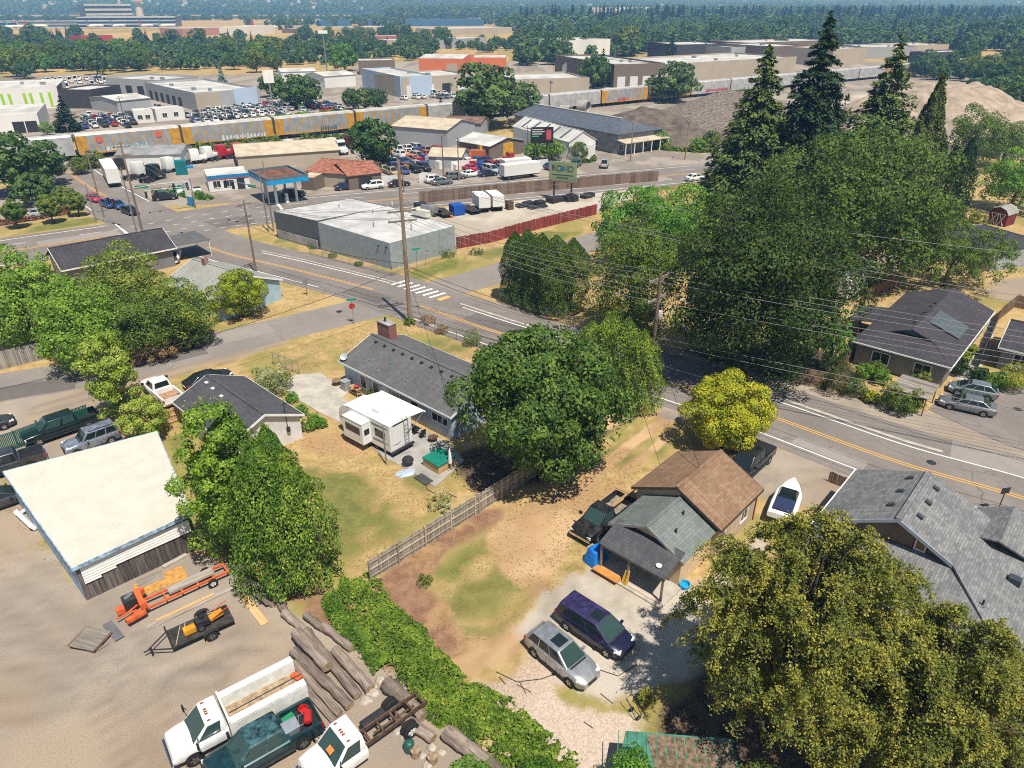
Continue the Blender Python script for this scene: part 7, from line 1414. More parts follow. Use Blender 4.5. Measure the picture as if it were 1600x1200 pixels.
BLUES=P("station_blue",(0.02,0.20,0.42),0.45);L_=(G(392,294)-G(328,300)).length;MB().span(-0.06,L_+0.06,-0.12,0.0,2.5,3.15).build("fascia_band",BLUES,o);MB().span(-0.05,L_+0.05,-0.14,-0.12,2.35,2.5).build("red_band",P("station_red",(0.4,0.03,0.03),0.5),o)
c0=G(388,268,5);rzc=math.radians(-54);cn=thing("gas_canopy",(c0.x,c0.y,0),rzc,"bright blue gas station canopy on posts with a brown top","canopy")
MB().span(0,10.5,0,8,4.1,4.9).build("fascia_band",P("canopy_blue",(0.01,0.30,0.62),0.4),cn);MB().span(0.35,10.15,0.35,7.65,4.92,4.95).build("top",P("rusty_brown_top",(0.16,0.075,0.05),0.8,0,0.3,0.6),cn)
for(x0,x1,y0,y1)in((0,10.5,0,0.2),(0,10.5,7.8,8),(0,0.2,0,8),(10.3,10.5,0,8)):MB().span(x0,x1,y0,y1,4.9,5.35).build("parapet",P("canopy_grey",(0.12,0.14,0.16),0.6),cn)
for x in(2.2,8.3):
 for y in(2,6):MB().box((x,y,2.05),(0.4,0.4,4.1)).build("post",WHITE,cn)
 pm=thing("fuel_pump",at(cn,x,4),rzc,"white fuel pump under the blue canopy, "+("far one" if x<5 else "near one"),"fuel pump","fuel pumps");MB().box((0,0,0.9),(0.8,0.5,1.8)).build("cabinet",WHITE,pm,bevel=0.04);MB().box((0,-0.26,1.3),(0.6,0.03,0.5)).build("display",BLUES,pm);MB().box((0,0,0.08),(1.6,0.9,0.16)).build("plinth",CONC,pm)
o=shed2("tile_roof_workshop","low workshop with three red brown tiled gables beside the boulevard",(478,290),(545,296),14,3.0,1.4,WTAN,ROOFR);o=shed2("tile_roof_porch","front porch building with red brown tiled roof and yellow posts",(545,298),(600,291),12,2.9,1.5,WBROWN,ROOFR,doors=((0.5,3.0,2.3,DOORD),))
shed2("lean_to","small tan lean-to with dark open front left of the tiled workshop",(472,296),(492,298),6,2.6,0.5,WBROWN,ROOFT,kind='mono')
o=shed2("grey_workshop","grey corrugated workshop with a tan roof behind the lone tree",(612,224),(700,232),16,4.6,1.8,WGREY,ROOFT)
shed2("rusty_shed","dark shed with a rusty brown roof before the grey rail cars",(692,212),(752,214),12,3.6,1.2,WGREY,P("rusty_roof",(0.20,0.12,0.09),0.8,0.1,0.35,0.6))
shed2("striped_roof_shed","open shed with a white and grey striped metal roof in the auto yard",(712,240),(765,250),13,3.2,1.4,WBROWN,ROOFWH)
shed2("yellow_container","yellow storage container beside the striped roof shed",(750,248),(802,244),3,3.2,0,P("container_yellow",(0.55,0.33,0.03),0.5,0,0.15,1),P("container_yellow_top",(0.5,0.32,0.05),0.6),"container",kind='flat',par=0.02);shed2("orange_container","low orange container before the striped roof shed",(733,250),(756,251),2.6,2.2,0,P("container_orange",(0.5,0.13,0.03),0.5),ROOFR,"container",kind='flat',par=0.02)
shed2("cream_shed","cream roofed shed with a white end in the middle of the auto yard",(668,262),(722,264),9,2.6,1.3,WGREY,ROOFT)
A,B=G(888,250),G(800,222);o=thing("white_gable_hall",A,ang(A,B),"white gabled hall with skylight strips and a big grey door","building");L_=(B-A).length;W_=8.2
gable_house(o,L_,W_,4.2,2.3,ROOFWH,WWHITE,0.2)
o.scale=(1,-1,1);door(o,(0.2,W_*0.45,0.02),(-1,0,0),3.0,3.4,DOORW).name="big_door"
for k in range(5):
 x=L_*(0.15+0.17*k);MB().hexa([(x,0.5,4.2+2.3*0.5/4.1+0.02),(x+0.9,0.5,4.2+2.3*0.5/4.1+0.02),(x+0.9,3.6,4.2+2.3*3.6/4.1+0.02),(x,3.6,4.2+2.3*3.6/4.1+0.02),(x,0.5,4.2+2.3*0.5/4.1+0.05),(x+0.9,0.5,4.2+2.3*0.5/4.1+0.05),(x+0.9,3.6,4.2+2.3*3.6/4.1+0.05),(x,3.6,4.2+2.3*3.6/4.1+0.05)]).build("skylight",ROOFBL,o)
shed2("white_annex","low white annex with small windows right of the gabled hall",(905,252),(928,246),6,2.8,0,WWHITE,ROOFWH,kind='flat',wins=((0.5,1.4,1.2,1.0),))
A,B=G(800,206),G(963,242);A2=G(1020,228);o=thing("hip_roof_shop",A,ang(A,B),"big shop with blue grey hip roof and a long porch facing the gravel yard","building");L_=(B-A).length;W_=(A2-B).length*0.98
m=MB();m.span(0.6,L_-0.6,0.6,W_-0.6,0,5.0);m.build("wall",P("stone_grey_wall",(0.25,0.25,0.26),0.85,0,0.25,0.8),o);r0=W_*0.45
for pts in([(0,0,4.9),(L_,0,4.9),(L_-r0,W_/2,7.2),(0.5,W_/2,7.2)],[(0,W_,4.9),(L_,W_,4.9),(L_-r0,W_/2,7.2),(0.5,W_/2,7.2)],[(L_,0,4.9),(L_,W_,4.9),(L_-r0,W_/2,7.2)]):slope(o,pts,ROOFBL,0.2)
MB().span(0,L_-r0,W_/2-0.3,W_/2+0.3,7.2,7.4).build("ridge_cap",ROOFWH,o);MB().hexa([(L_-0.6,0.5,3.3),(L_+2.6,0.5,2.9),(L_+2.6,W_-0.5,2.9),(L_-0.6,W_-0.5,3.3),(L_-0.6,0.5,3.5),(L_+2.6,0.5,3.1),(L_+2.6,W_-0.5,3.1),(L_-0.6,W_-0.5,3.5)]).build("porch_roof",ROOFT,o)
for k in range(6):MB().box((L_+2.4,0.8+(W_-1.6)*k/5,1.45),(0.2,0.2,2.9)).build("porch_post",WHITE,o)
for k in range(4):window(o,(L_-0.6,2+k*(W_-4)/3,1.5),(1,0,0),1.6,1.5);
for f in(0.62,0.72,0.82):window(o,(L_*f,0.6,1.8),(0,-1,0),1.2,1.2)
o=shed2("lime_white_store","large white flat roofed store with lime green wall panels",(-70,176),(97,168),34,6.5,0,WWHITE,ROOFWH,kind='flat',par=0.6,extra=3);L_=(G(97,168)-G(-70,176)).length
for f in(0.45,0.52,0.66,0.72,0.82,0.9):MB().span(L_*f,L_*f+0.9,-0.06,0.0,0.5,5.4).build("lime_panel",P("lime_green",(0.28,0.55,0.03),0.5),o)
MB().span(L_+0.0,L_+0.1,0.0,20,0,7.1).build("dark_cladding",WDARK,o);shed2("dark_wing","dark clad wing of the lime panelled store",(98,169),(146,170),18,6.0,0,WDARK,ROOFWH,kind='flat',par=0.5)
shed2("white_depot","white flat roofed depot at the left edge beside the rails",(-70,214),(66,206),26,5.0,0,WWHITE,ROOFWH,kind='flat',par=0.3,doors=((0.9,3,3.2,DOORD),(0.75,3,3.2,DOORD)))
shed2("grey_shed","plain grey gabled shed among the dealership cars",(186,178),(240,172),20,4.2,1.0,WGREY,ROOFWH)
o=shed2("service_building","white and grey service building with dark open bays",(170,146),(252,151),22,5.5,0,WGREY,ROOFWH,kind='flat',doors=((0.2,3.5,3.6,DOORD),(0.42,3.5,3.6,DOORD),(0.64,3.5,3.6,DOORD)),par=0.8,extra=2)
A,B=G(231,154),G(309,174);o=shed2("dealership_building","long grey dealership building with a row of dark service doors",A,B,24,5.5,0,WGREY,ROOFWH,kind='flat',doors=tuple((0.1+0.12*k,3.2,3.4,DOORD)for k in range(6)),par=0.7,extra=3);L_=(B-A).length;MB().span(L_+0.01,L_+0.3,0.0,9,0.2,5.8).build("tan_panel",WTAN,o);MB().span(L_+0.01,L_+0.3,14,23,0.2,6.6).build("blue_panel",WBLUE,o)
shed2("white_office","low white office cabin behind the train, left one",(212,193),(242,191),6,3.6,0,WWHITE,ROOFWH,kind='flat',wins=((0.3,1.8,1.4,1.2),(0.7,1.8,1.4,1.2)),par=0.2);shed2("white_office","low white office cabin behind the train, right one",(246,190),(290,186),6,3.6,0,WWHITE,ROOFWH,kind='flat',wins=((0.3,1.8,1.4,1.2),(0.7,1.8,1.4,1.2)),par=0.2)
A,B=G(567,137),G(627,153);o=shed2("front_office_block","two storey pale blue fronted block of the tan warehouse",A,B,14,7.5,0,WBLUE,ROOFWH,kind='flat',wins=((0.25,5.5,1.5,1.2),(0.6,5.5,1.5,1.2),(0.25,2,1.5,1.2)),par=0.6)
A,B=G(629,153),G(738,145);shed2("tan_warehouse","long tan warehouse with white loading doors behind the train",A,B,26,7.0,0,WTAN,ROOFWH,kind='flat',doors=((0.12,4,4.5,DOORW),(0.38,4,4.5,DOORW),(0.62,4,4.5,DOORD),(0.85,4,4.5,DOORW)),par=0.6,extra=3)
o=shed2("orange_warehouse","bright orange metal warehouse with pale roof",(655,116),(724,117),30,8.0,1.2,WORANGE,ROOFWH,ov=0.0,doors=((0.75,6,5.5,WTAN),));shed2("orange_annex","smaller red orange warehouse right of the orange one",(728,112),(790,112),26,7.0,0,WORANGE,ROOFWH,kind='flat',par=0.3)
shed2("brown_workshop","brown flat roofed workshop with red door left of the orange warehouse",(562,117),(618,116),20,6.5,0,WBROWN,ROOFWH,kind='flat',par=0.6,doors=((0.2,3,3.5,WORANGE),(0.5,3,3.5,DOORD)));shed2("white_shed","white gabled shed behind the packed car lot",(508,138),(558,134),18,5.0,1.2,WWHITE,ROOFWH);shed2("white_shed","long low white shed behind the lot trees",(440,128),(496,126),16,4.5,1.0,WWHITE,ROOFWH)
shed2("tan_depot","low tan concrete depot behind the far rail cars",(800,152),(920,148),30,6.0,0,WTAN,ROOFWH,kind='flat',par=0.8);shed2("white_house","small white two storey house with dark roof among the depots",(890,122),(912,121),9,5.5,2.0,WWHITE,ROOFBL)
A,B=G(958,137),G(1036,134);o=shed2("long_warehouse","very long concrete warehouse with dark dock end",A,B,70,9.0,0,WBROWN,ROOFWH,kind='flat',par=0.8,doors=((0.15,4,4.5,DOORW),(0.4,4,4.5,DOORW),(0.65,4,4.5,DOORW),(0.88,4,4.5,DOORW)),extra=4)
A,B=G(1037,134),G(1240,118);shed2("concrete_warehouse","long grey concrete wing of the warehouse beside the rails",A,B,42,8.6,0,WTAN,ROOFWH,kind='flat',par=0.7,extra=4)
for i,(a,b,W_,h,wm,lab)in enumerate([((1056,94),(1132,92),40,9,WDARK,"dark warehouse with pale roof behind the long warehouse"),((1140,96),(1212,92),36,8,WGREY,"grey warehouse behind the tallest fir, left"),((888,96),(952,92),30,12,WWHITE,"tall white warehouse block among the woods"),((1205,98),(1255,95),40,9,WBROWN,"brown warehouse behind the tallest fir"),((1298,104),(1350,100),30,9,WTAN,"tan arched roof warehouse right of the tallest fir"),((1345,92),(1430,92),34,7,WGREY,"grey flat warehouse right of the open fir"),((1400,86),(1480,84),30,6,WTAN,"tan low warehouse at the far rail bend"),((1450,100),(1510,96),14,6,WDARK,"dark yard office beside the far rail cars"),((1170,84),(1300,78),40,7,WBROWN,"broad warehouse far behind the firs")]):shed2("warehouse",lab,a,b,W_,h,0,wm,ROOFWH,kind='flat',par=0.6,extra=2)
A=G(428,178);sg=thing("car_lot_sign",A,0.2,"tall blank white pylon sign in the packed car lot","sign");MB().box((0,0,5),(0.5,0.5,10)).build("post",GREYM,sg);MB().box((0,0,12),(3.4,0.5,4)).build("panel",WHITE,sg)
A=G(513,128);fl=thing("floodlight_mast",A,0,"tall floodlight mast before the woods","mast");MB().cyl((0,0,0),(0,0,22),0.35,0.2).build("shaft",GREYM,fl);MB().box((0,0,22),(4.5,0.5,1.4)).build("lamp_bank",WHITE,fl)
A=G(300,322);ps=thing("gas_sign",A,-0.5,"white gas station price sign with blue base by the crossing","sign")
MB().box((0,0,0.9),(1.6,0.4,1.8)).build("base",P("sign_blue",(0.05,0.25,0.5),0.5),ps);MB().box((0,0,2.6),(1.9,0.35,1.8)).build("panel",WHITE,ps);MB().box((0,0,4.0),(1.4,0.35,1.1)).build("logo_panel",P("sign_white",(0.7,0.72,0.74),0.4),ps);MB().cyl((0,-0.2,4.0),(0,-0.17,4.0),0.4,n=16).build("blue_disc",BLUES,ps)
GREEN=P("street_sign_green",(0.0,0.26,0.17),0.5)
def signal_pole(label,base,top,arm,rz,lights=2,signs=1):
 p=G(*base);h=zat(p,top);o=thing("signal_pole",p,rz,label,"traffic light","signal poles");MB().cyl((0,0,0),(0,0,h),0.14,0.09,8).build("shaft",GREYM,o);MB().tube([(0,0,h*0.72),(arm*0.5,0,h*0.76),(arm,0,h*0.77)],[0.09,0.07,0.05],6).build("mast_arm",GREYM,o)
 for k in range(lights):
  x=arm*(0.98-0.22*k);s_=MB().box((x,0,h*0.77-0.75),(0.36,0.32,1.15)).build("signal_head",BLACKPL,o,bevel=0.03)
  for j,cc in enumerate(((0.3,0.02,0.02),(0.3,0.18,0.02),(0.02,0.2,0.08))):MB().cyl((x,-0.17,h*0.77-0.42-0.34*j),(x,-0.2,h*0.77-0.42-0.34*j),0.11,n=10).build("lens",P("lens_%d"%j,cc,0.3,0,0),s_)
 for k in range(signs):MB().box((arm*0.25,0,h*0.74),(1.9,0.05,0.45)).build("street_sign",GREEN,o)
 return o
signal_pole("tall signal pole at the near left corner of the crossing",(218,380),262,9,math.radians(20),2);signal_pole("signal pole at the far left corner by the grass strip",(150,347),288,7,math.radians(-30),2);signal_pole("signal pole at the right corner by the dark metal wing",(420,362),268,9,math.radians(150),2);signal_pole("signal pole at the gas station corner",(306,326),278,8,math.radians(215),2)
def street_sign(label,base,h=3.0,stop=False,rz=0.3):
 o=thing("street_sign_post",G(*base),rz,label,"sign","street signs");MB().cyl((0,0,0),(0,0,h),0.04,n=6).build("post",GREYM,o);MB().box((0,0,h-0.1),(1.1,0.03,0.25)).build("name_blade",GREEN,o);MB().box((0,0,h-0.4),(0.03,1.0,0.25)).build("name_blade",GREEN,o)
 if stop:MB().prism([(0.38*math.cos(math.pi/8+math.pi*k/4),0.38*math.sin(math.pi/8+math.pi*k/4))for k in range(8)],-0.015,0.015).build("stop_plate",P("stop_red",(0.45,0.02,0.025),0.5),o).location=(0,0.06,h-0.95);o.children[-1].rotation_euler=(math.pi/2,0,0)
 return o
street_sign("green street name sign with stop plate at the side street corner",(553,506),3.2,True);street_sign("green street name sign before the grey metal building",(652,424),3.4,False);street_sign("stop sign at the gravel yard exit",(1148,248),3.0,True)
o=thing("road_sign",G(480,462),0.5,"small rectangular road sign seen from behind on the dry verge","sign");MB().cyl((0,0,0),(0,0,2.2),0.04,n=6).build("post",WOODBR,o);MB().box((0,0,1.9),(0.7,0.04,0.7)).build("plate",GREYM,o)
o=thing("roadside_sign",G(1558,800),0.2,"small dark sign on a post behind the grey roof","sign");MB().cyl((0,0,0),(0,0,2.0),0.04,n=6).build("post",DARKM,o);MB().box((0,0,2.0),(0.7,0.06,0.5)).build("plate",DARKM,o)
def text_on(o,txt,size,loc,rot,mat):
 cu=bpy.data.curves.new("lettering",'FONT');cu.body=txt;cu.size=size;cu.align_x='CENTER';cu.align_y='CENTER';cu.extrude=0.01
 t_=bpy.data.objects.new("lettering",cu);COL.objects.link(t_);t_.parent=o;t_.location=loc;t_.rotation_euler=rot
 dg=bpy.context.evaluated_depsgraph_get();me=bpy.data.meshes.new_from_object(t_.evaluated_get(dg));bpy.data.objects.remove(t_)
 me.materials.clear();me.materials.append(mat);q=link("lettering",me,o,loc);q.rotation_euler=rot;return q
A=G(878,312);bbd=thing("billboard",A,math.radians(-24),"green billboard reading RC ID beside the boulevard","billboard")
for x in(-1.8,1.8):MB().box((x,0.2,2.0),(0.25,0.25,4.0)).build("post",RUST,bbd)
MB().box((0,0,5.4),(5.6,0.35,3.6)).build("panel",P("billboard_green",(0.22,0.28,0.15),0.6,0,0.08,0.4),bbd);MB().box((0,-0.5,3.6),(5.8,0.8,0.1)).build("catwalk",RUST,bbd)
INK=P("dark_ink",(0.03,0.06,0.05),0.6,0,0);text_on(bbd,"RC  ID",1.6,(0,-0.2,5.95),(math.pi/2,0,0),INK);MB().cyl((0.05,-0.18,6.0),(0.05,-0.21,6.0),0.5,n=14).build("emblem",P("emblem_blue",(0.03,0.16,0.24),0.5),bbd);MB().span(-2.2,2.2,-0.2,-0.18,4.7,4.85).build("text_line",INK,bbd);MB().span(-1.2,1.2,-0.2,-0.18,4.2,4.35).build("text_line",INK,bbd)
A=G(846,256);bb2=thing("billboard",A,math.radians(8),"dark billboard above the white gabled hall","billboard")
for x in(-1.5,1.5):MB().box((x,0.2,2.5),(0.25,0.25,5.0)).build("post",RUST,bb2)
MB().box((0,0,6.6),(5.4,0.35,3.6)).build("panel",P("billboard_black",(0.02,0.022,0.025),0.4),bb2)
for k,(w,cc)in enumerate(((2.6,(0.6,0.6,0.6)),(3.0,(0.6,0.6,0.6)),(2.4,(0.6,0.6,0.6)),(1.6,(0.05,0.5,0.15)))):MB().span(-2.4,-2.4+w,-0.2,-0.18,7.8-0.5*k,8.0-0.5*k).build("text_line",P("bb_ink_%d"%(k//3),cc,0.5,0,0),bb2)
MB().span(1.0,2.2,-0.2,-0.18,5.6,7.8).build("picture_patch",P("bb_pink",(0.45,0.08,0.1),0.5),bb2)
# railway: ballast, rails and autorack cars
t0_,t1_=G(125,251),G(1570,103);rdir=(t1_-t0_).normalized();ra,rb=t0_-rdir*120,t0_+rdir*640;rn=Vector((-rdir.y,rdir.x,0));RZ=math.atan2(rdir.y,rdir.x)
m=MB();m.hexa([ra-rn*4,rb-rn*4,rb+rn*9,ra+rn*9]+[q+Vector((0,0,0.4))for q in(ra-rn*2,rb-rn*2,rb+rn*7,ra+rn*7)]);tag(m.build("rail_embankment",P("ballast",(0.22,0.19,0.165),0.95,0,0.25,1.0)),"stone ballast bank under the railway","embankment",kind="structure")
for off in(-0.72,0.72,4.0,5.4):
 m=MB();a,b=ra+rn*off+Vector((0,0,0.4)),rb+rn*off+Vector((0,0,0.4));m.hexa([a,b,b+rn*0.08,a+rn*0.08,a+Vector((0,0,.16)),b+Vector((0,0,.16)),b+rn*0.08+Vector((0,0,.16)),a+rn*0.08+Vector((0,0,.16))]);tag(m.build("rail",RUST),"steel rail on the ballast bank","rail",kind="structure")
YELR=P("rail_yellow",(0.52,0.27,0.035),0.6,0,0.2,0.6);GREYR=P("galvanised_panels",(0.34,0.345,0.35),0.5,0.2,0.15,0.5);SILR=P("silver_rail_car",(0.46,0.46,0.46),0.5,0.2,0.15,0.5);ROOFRC=P("rail_roof",(0.52,0.49,0.43),0.6,0,0.15,0.4)
GRAF=[P("graffiti_%d"%i,c,0.6,0,0.3,2)for i,c in enumerate([(0.6,0.62,0.64),(0.05,0.45,0.45),(0.5,0.06,0.08),(0.08,0.10,0.12)])]
def autorack(frame_m,panel_m,roof_m,L=23.6,n=12):
 o=thing("autorack_car",(0,0,0),0);hw=1.6
 m=MB();prf=[(-hw,1.2),(hw,1.2),(hw,5.3),(hw*0.75,5.75),(-hw*0.75,5.75),(-hw,5.3)];k=len(prf);V=[(-L/2,y,z)for y,z in prf]+[(L/2,y,z)for y,z in prf];m.add(V,[tuple(range(k)),tuple(range(2*k-1,k-1,-1))]+[(i,(i+1)%k,k+(i+1)%k,k+i)for i in range(k)]);m.build("body",panel_m,o)
 MB().add([(-L/2,-hw*0.76,5.76),(L/2,-hw*0.76,5.76),(L/2,hw*0.76,5.76),(-L/2,hw*0.76,5.76)],[(0,1,2,3)]).build("roof",roof_m,o)
 for s_ in(-1,1):
  for k in range(n+1):
   x=-L/2+L*k/n;w=0.12 if 0<k<n else 0.35;MB().box((max(-L/2+0.3,min(L/2-0.3,x)),s_*(hw+0.03),3.3),(w*2 if k in(0,n)else 0.22,0.07,4.1)).build("side_post",frame_m,o)
  for x in(-L/2+1.3,L/2-1.3):MB().box((x,s_*(hw+0.02),3.3),(2.0,0.05,4.0)).build("end_panel",frame_m,o)
  MB().box((0,s_*(hw+0.02),1.25),(L,0.08,0.35)).build("sill",frame_m,o)
 for x in(-L/2+3,L/2-3):
  bg_=MB().box((x,0,0.95),(2.8,2.2,0.4)).build("bogie",DARKM,o)
  for dx in(-0.9,0.9):
   for s_ in(-1,1):MB().cyl((x+dx,s_*0.65,0.5),(x+dx,s_*0.82,0.5),0.45,n=12).build("wheel",DARKM,bg_)
 return o
protoY=autorack(YELR,GREYR,ROOFRC);protoS=autorack(SILR,SILR,P("grey_rail_roof",(0.38,0.38,0.37),0.6,0,0.15,0.4))
fy=True;fs_=True;s0=(G(123,251)-ra).dot(rdir);cars_seq="SYYYYSSSYYSSSSSSYYYYSSYY"
ORD="eighth ninth tenth eleventh twelfth thirteenth fourteenth fifteenth sixteenth seventeenth eighteenth nineteenth twentieth twenty-first twenty-second twenty-third twenty-fourth".split()
for k,t_ in enumerate(cars_seq):
 loc=ra+rdir*(s0-24.4+24.4*(k+0.5));loc.z=0.5;pr=protoY if t_=='Y' else protoS;first=(fy if t_=='Y' else fs_)
 lab=("yellow and grey autorack rail car, " if t_=='Y' else "all silver autorack rail car, ")+(ORD[k-7]+" from the left end of the train" if k>6 else["first at the left end of the train, over the trestle","second from the left end with red round logos","third from the left, above the tan roof","fourth from the left, before the packed car lot","fifth from the left, behind the lone tree","sixth from the left, before the tan warehouse","seventh from the left, behind the big tree pair"][k])
 if first:o=pr;o.location=loc;o.rotation_euler=(0,0,RZ);tag(o,lab,"rail car","autorack train")
 else:o=copy_tree(pr,loc,RZ,None,lab,"autorack train");o["category"]="rail car"
 if t_=='Y':fy=False
 else:fs_=False
for k,(s_,w,z,gi)in enumerate([(1,9,1.9,0),(1,5,2.0,1),(2,12,1.8,0),(8,5,1.9,2),(9,8,1.9,1),(10,14,2.0,2),(12,9,2.4,0),(6,6,2.2,2),(3,5,1.9,3)]):
 loc=ra+rdir*(s0-24.4+24.4*(s_+0.45+0.1*(k%3)))-rn*1.72;rg=random.Random(k);m=MB();x=-w/2
 while x<w/2:
  ww=rg.uniform(0.5,1.1);hh=rg.uniform(0.8,1.5);m.add([(x,0,z-hh/2),(x+ww*0.8,0,z-hh/2+rg.uniform(0,.3)),(x+ww*0.7,0,z+hh/2),(x+0.1,0,z+hh/2-rg.uniform(0,.4))],[(0,1,2,3)]);x+=ww
 o=m.build("graffiti",GRAF[gi]);o.location=loc+Vector((0,0,0.5));o.rotation_euler=(0,0,RZ);tag(o,"spray painted graffiti low on the side of "+["the second rail car, pale","the second rail car, teal","the third rail car, pale","a yellow car beyond the tree pair, red","a yellow car beyond the tree pair, teal","a silver far rail car, red","a silver car by the gravel yard, pale","the silver car behind the tree pair, red","the fourth rail car, dark"][k],"graffiti")
for k in(0.22,0.78):
 loc=ra+rdir*(s0-24.4+24.4*(1+k))-rn*1.7;o=MB().cyl((0,0,0),(0,-0.03,0),0.75,n=18).build("round_logo",P("logo_red",(0.6,0.12,0.08),0.5),None);o.location=loc+Vector((0,0,4.7));o.rotation_euler=(0,0,RZ);tag(o,"round red railway logo on the second rail car, "+("left one" if k<0.5 else "right one"),"logo")
A=G(95,250);tr_=thing("rail_trestle",A,RZ,"dark steel railway bridge over the underpass street","bridge");MB().box((0,0.5,4.6),(26,5,1.0)).build("deck",RUST,tr_)
# gravel piles
def pile(name,label,px,rx,ry,h,mat,seed,rz=0.0,flat=0.0,n=40):
 c=px if isinstance(px,Vector)else G(*px);V=[];F_=[];xs=np.linspace(-1,1,n);X,Y=np.meshgrid(xs,xs);d=np.sqrt(X*X+Y*Y);nz=fbm(X.ravel()*rx,Y.ravel()*ry,0.12,seed,4).reshape(X.shape);nz2=fbm(X.ravel()*rx,Y.ravel()*ry,0.5,seed+7,3).reshape(X.shape)
 Z=np.clip(1-d,0,1-flat)/(1-flat)*(0.8+0.4*nz);Z=Z*h+(nz2-0.5)*0.8*(d<0.95);Z=np.where(d>0.97,-0.3,Z)
 P_=np.stack([X.ravel()*rx,Y.ravel()*ry,Z.ravel()],1);i=(np.arange(n-1)[:,None]*n+np.arange(n-1)[None]).ravel();o=link(name,fast_mesh(name,P_,np.stack([i,i+1,i+n+1,i+n],1),mat),None,c,rz);return tag(o,label,"gravel pile")
GRD=P("dark_gravel",(0.125,0.098,0.078),0.95,0,0.3,0.35);GRL=P("pale_gravel",(0.33,0.262,0.20),0.95,0,0.22,0.25);GRR=P("broken_concrete",(0.185,0.15,0.122),0.95,0,0.45,1.6)
pile("gravel_mound","big pale gravel mound at the upper right",(1465,196),46,36,zat(G(1465,196),122)*0.82,GRL,5,0.5,0.3,60);pile("gravel_mound","lower pale gravel bank right of the big mound",(1580,210),26,18,7,GRL,6,0.2,0.3);pile("gravel_pile","dark grey gravel pile behind the hip roofed shop",(1010,208),24,18,zat(G(1010,208),166),GRD,7,0.3,0.1);pile("gravel_pile","lower dark gravel pile in front of the pole line",(1060,222),20,12,5,GRD,8);pile("rubble_pile","large heap of broken concrete and dark gravel",(1150,195),36,30,zat(G(1150,195),138)*0.8,GRR,9,0.2,0.25,60);pile("rubble_pile","dark rubble heap behind the open fir",(1300,200),24,20,6,GRR,10);pile("rubble_pile","small pale rubble heap beside the drum pipes",(868,186),8,5,2.6,P("pale_rubble",(0.42,0.33,0.27),0.95,0,0.4,1.5),11);pile("gravel_pile","small white gravel heap behind the hip roof",(895,190),7,5,2.8,P("white_gravel",(0.6,0.57,0.53),0.9),12)
for i,px in enumerate([(912,176),(884,177)]):prop("concrete_pipe",["large concrete pipe lying by the rails","smaller concrete pipe lying by the rails"][i],"pipe",MB().lathe([(2.2-i*0.8,-1.8),(2.2-i*0.8,1.8),(1.8-i*0.8,1.8),(1.8-i*0.8,-1.8)],n=18),CONC2,G(*px)+Vector((0,0,2.0-i*0.7)),0.9,40).rotation_euler=(math.pi/2,0,1.0)
# vehicles in the distance (one mesh each, shared by colour and shape)
CARCOL={'white':(0.74,0.74,0.72),'silver':(0.38,0.39,0.40),'black':(0.015,0.015,0.018),'grey':(0.13,0.135,0.145),'red':(0.36,0.02,0.025),'blue':(0.02,0.06,0.24),'dark blue':(0.012,0.02,0.055),'green':(0.03,0.10,0.07),'magenta':(0.5,0.03,0.10),'tan':(0.38,0.30,0.20),'yellow':(0.55,0.33,0.03),'orange':(0.55,0.14,0.03)}
MINI={}
def mini(kind,col):
 key=(kind,col)
 if key in MINI:return MINI[key]
 pm=PAINT("far_"+col.replace(' ','_'),CARCOL[col],0.0,0.08);m=MB();st,cab,axl,hw,r={'car':(SEDAN,SEDCAB,(1.4,-1.35),0.9,0.33),'suv':(SUVS,SUVCAB,(1.42,-1.38),0.93,0.36),'van':(VANS,VANCAB,(1.55,-1.45),0.97,0.36),'hatch':(HATS,HATCAB,(1.3,-1.25),0.86,0.32),'pickup':(SUVS,cabin(-0.7,-0.55,0.55,1.25,1.04,1.75,0.86,0.68),(1.5,-1.5),0.95,0.38),'cargo':(VANS,cabin(-2.5,-2.4,1.3,2.0,1.04,2.5,0.95,0.88),(1.7,-1.6),0.97,0.38)}[kind]
 loft(m,st,m=0);m.hexa(cab,0);p_=cab;glass_panel(m,p_[1],p_[2],p_[6],p_[5],0.06,0.94,0.05,0.93,0.02,1);glass_panel(m,p_[3],p_[0],p_[4],p_[7],0.1,0.9,0.15,0.9,0.02,1)
 if kind!='cargo':
  for u0,u1 in((0.06,0.47),(0.52,0.93)):glass_panel(m,p_[0],p_[1],p_[5],p_[4],u0,u1,0.15,0.9,0.02,1);glass_panel(m,p_[2],p_[3],p_[7],p_[6],u0,u1,0.15,0.9,0.02,1)
 else:glass_panel(m,p_[0],p_[1],p_[5],p_[4],0.72,0.92,0.4,0.85,0.02,1);glass_panel(m,p_[2],p_[3],p_[7],p_[6],0.08,0.28,0.4,0.85,0.02,1)
 if kind=='pickup':m.span(-2.2,-0.75,-0.75,0.75,1.13,1.16,2)
 for ax in axl:
  for s_ in(-1,1):m.cyl((ax,s_*(hw-0.18),r),(ax,s_*(hw+0.015),r),r,n=12,m=2);m.cyl((ax,s_*(hw+0.015),r),(ax,s_*(hw+0.03),r),r*0.58,n=10,m=3)
 for s_ in(-1,1):m.box((st[-2][0]-0.05,s_*0.65,st[-2][2]-0.12),(0.35,0.34,0.14),m=4);m.box((st[0][0]+0.08,s_*0.7,st[1][2]-0.2),(0.18,0.25,0.22),m=5)
 MINI[key]=m.mesh("car",[pm,GLASS,RUBBER,RIM,LAMP,TAIL],35);return MINI[key]
KN={'car':("parked_car","car"),'suv':("parked_suv","suv"),'van':("parked_minivan","minivan"),'hatch':("parked_hatchback","hatchback"),'pickup':("parked_pickup","pickup"),'cargo':("parked_van","van")}
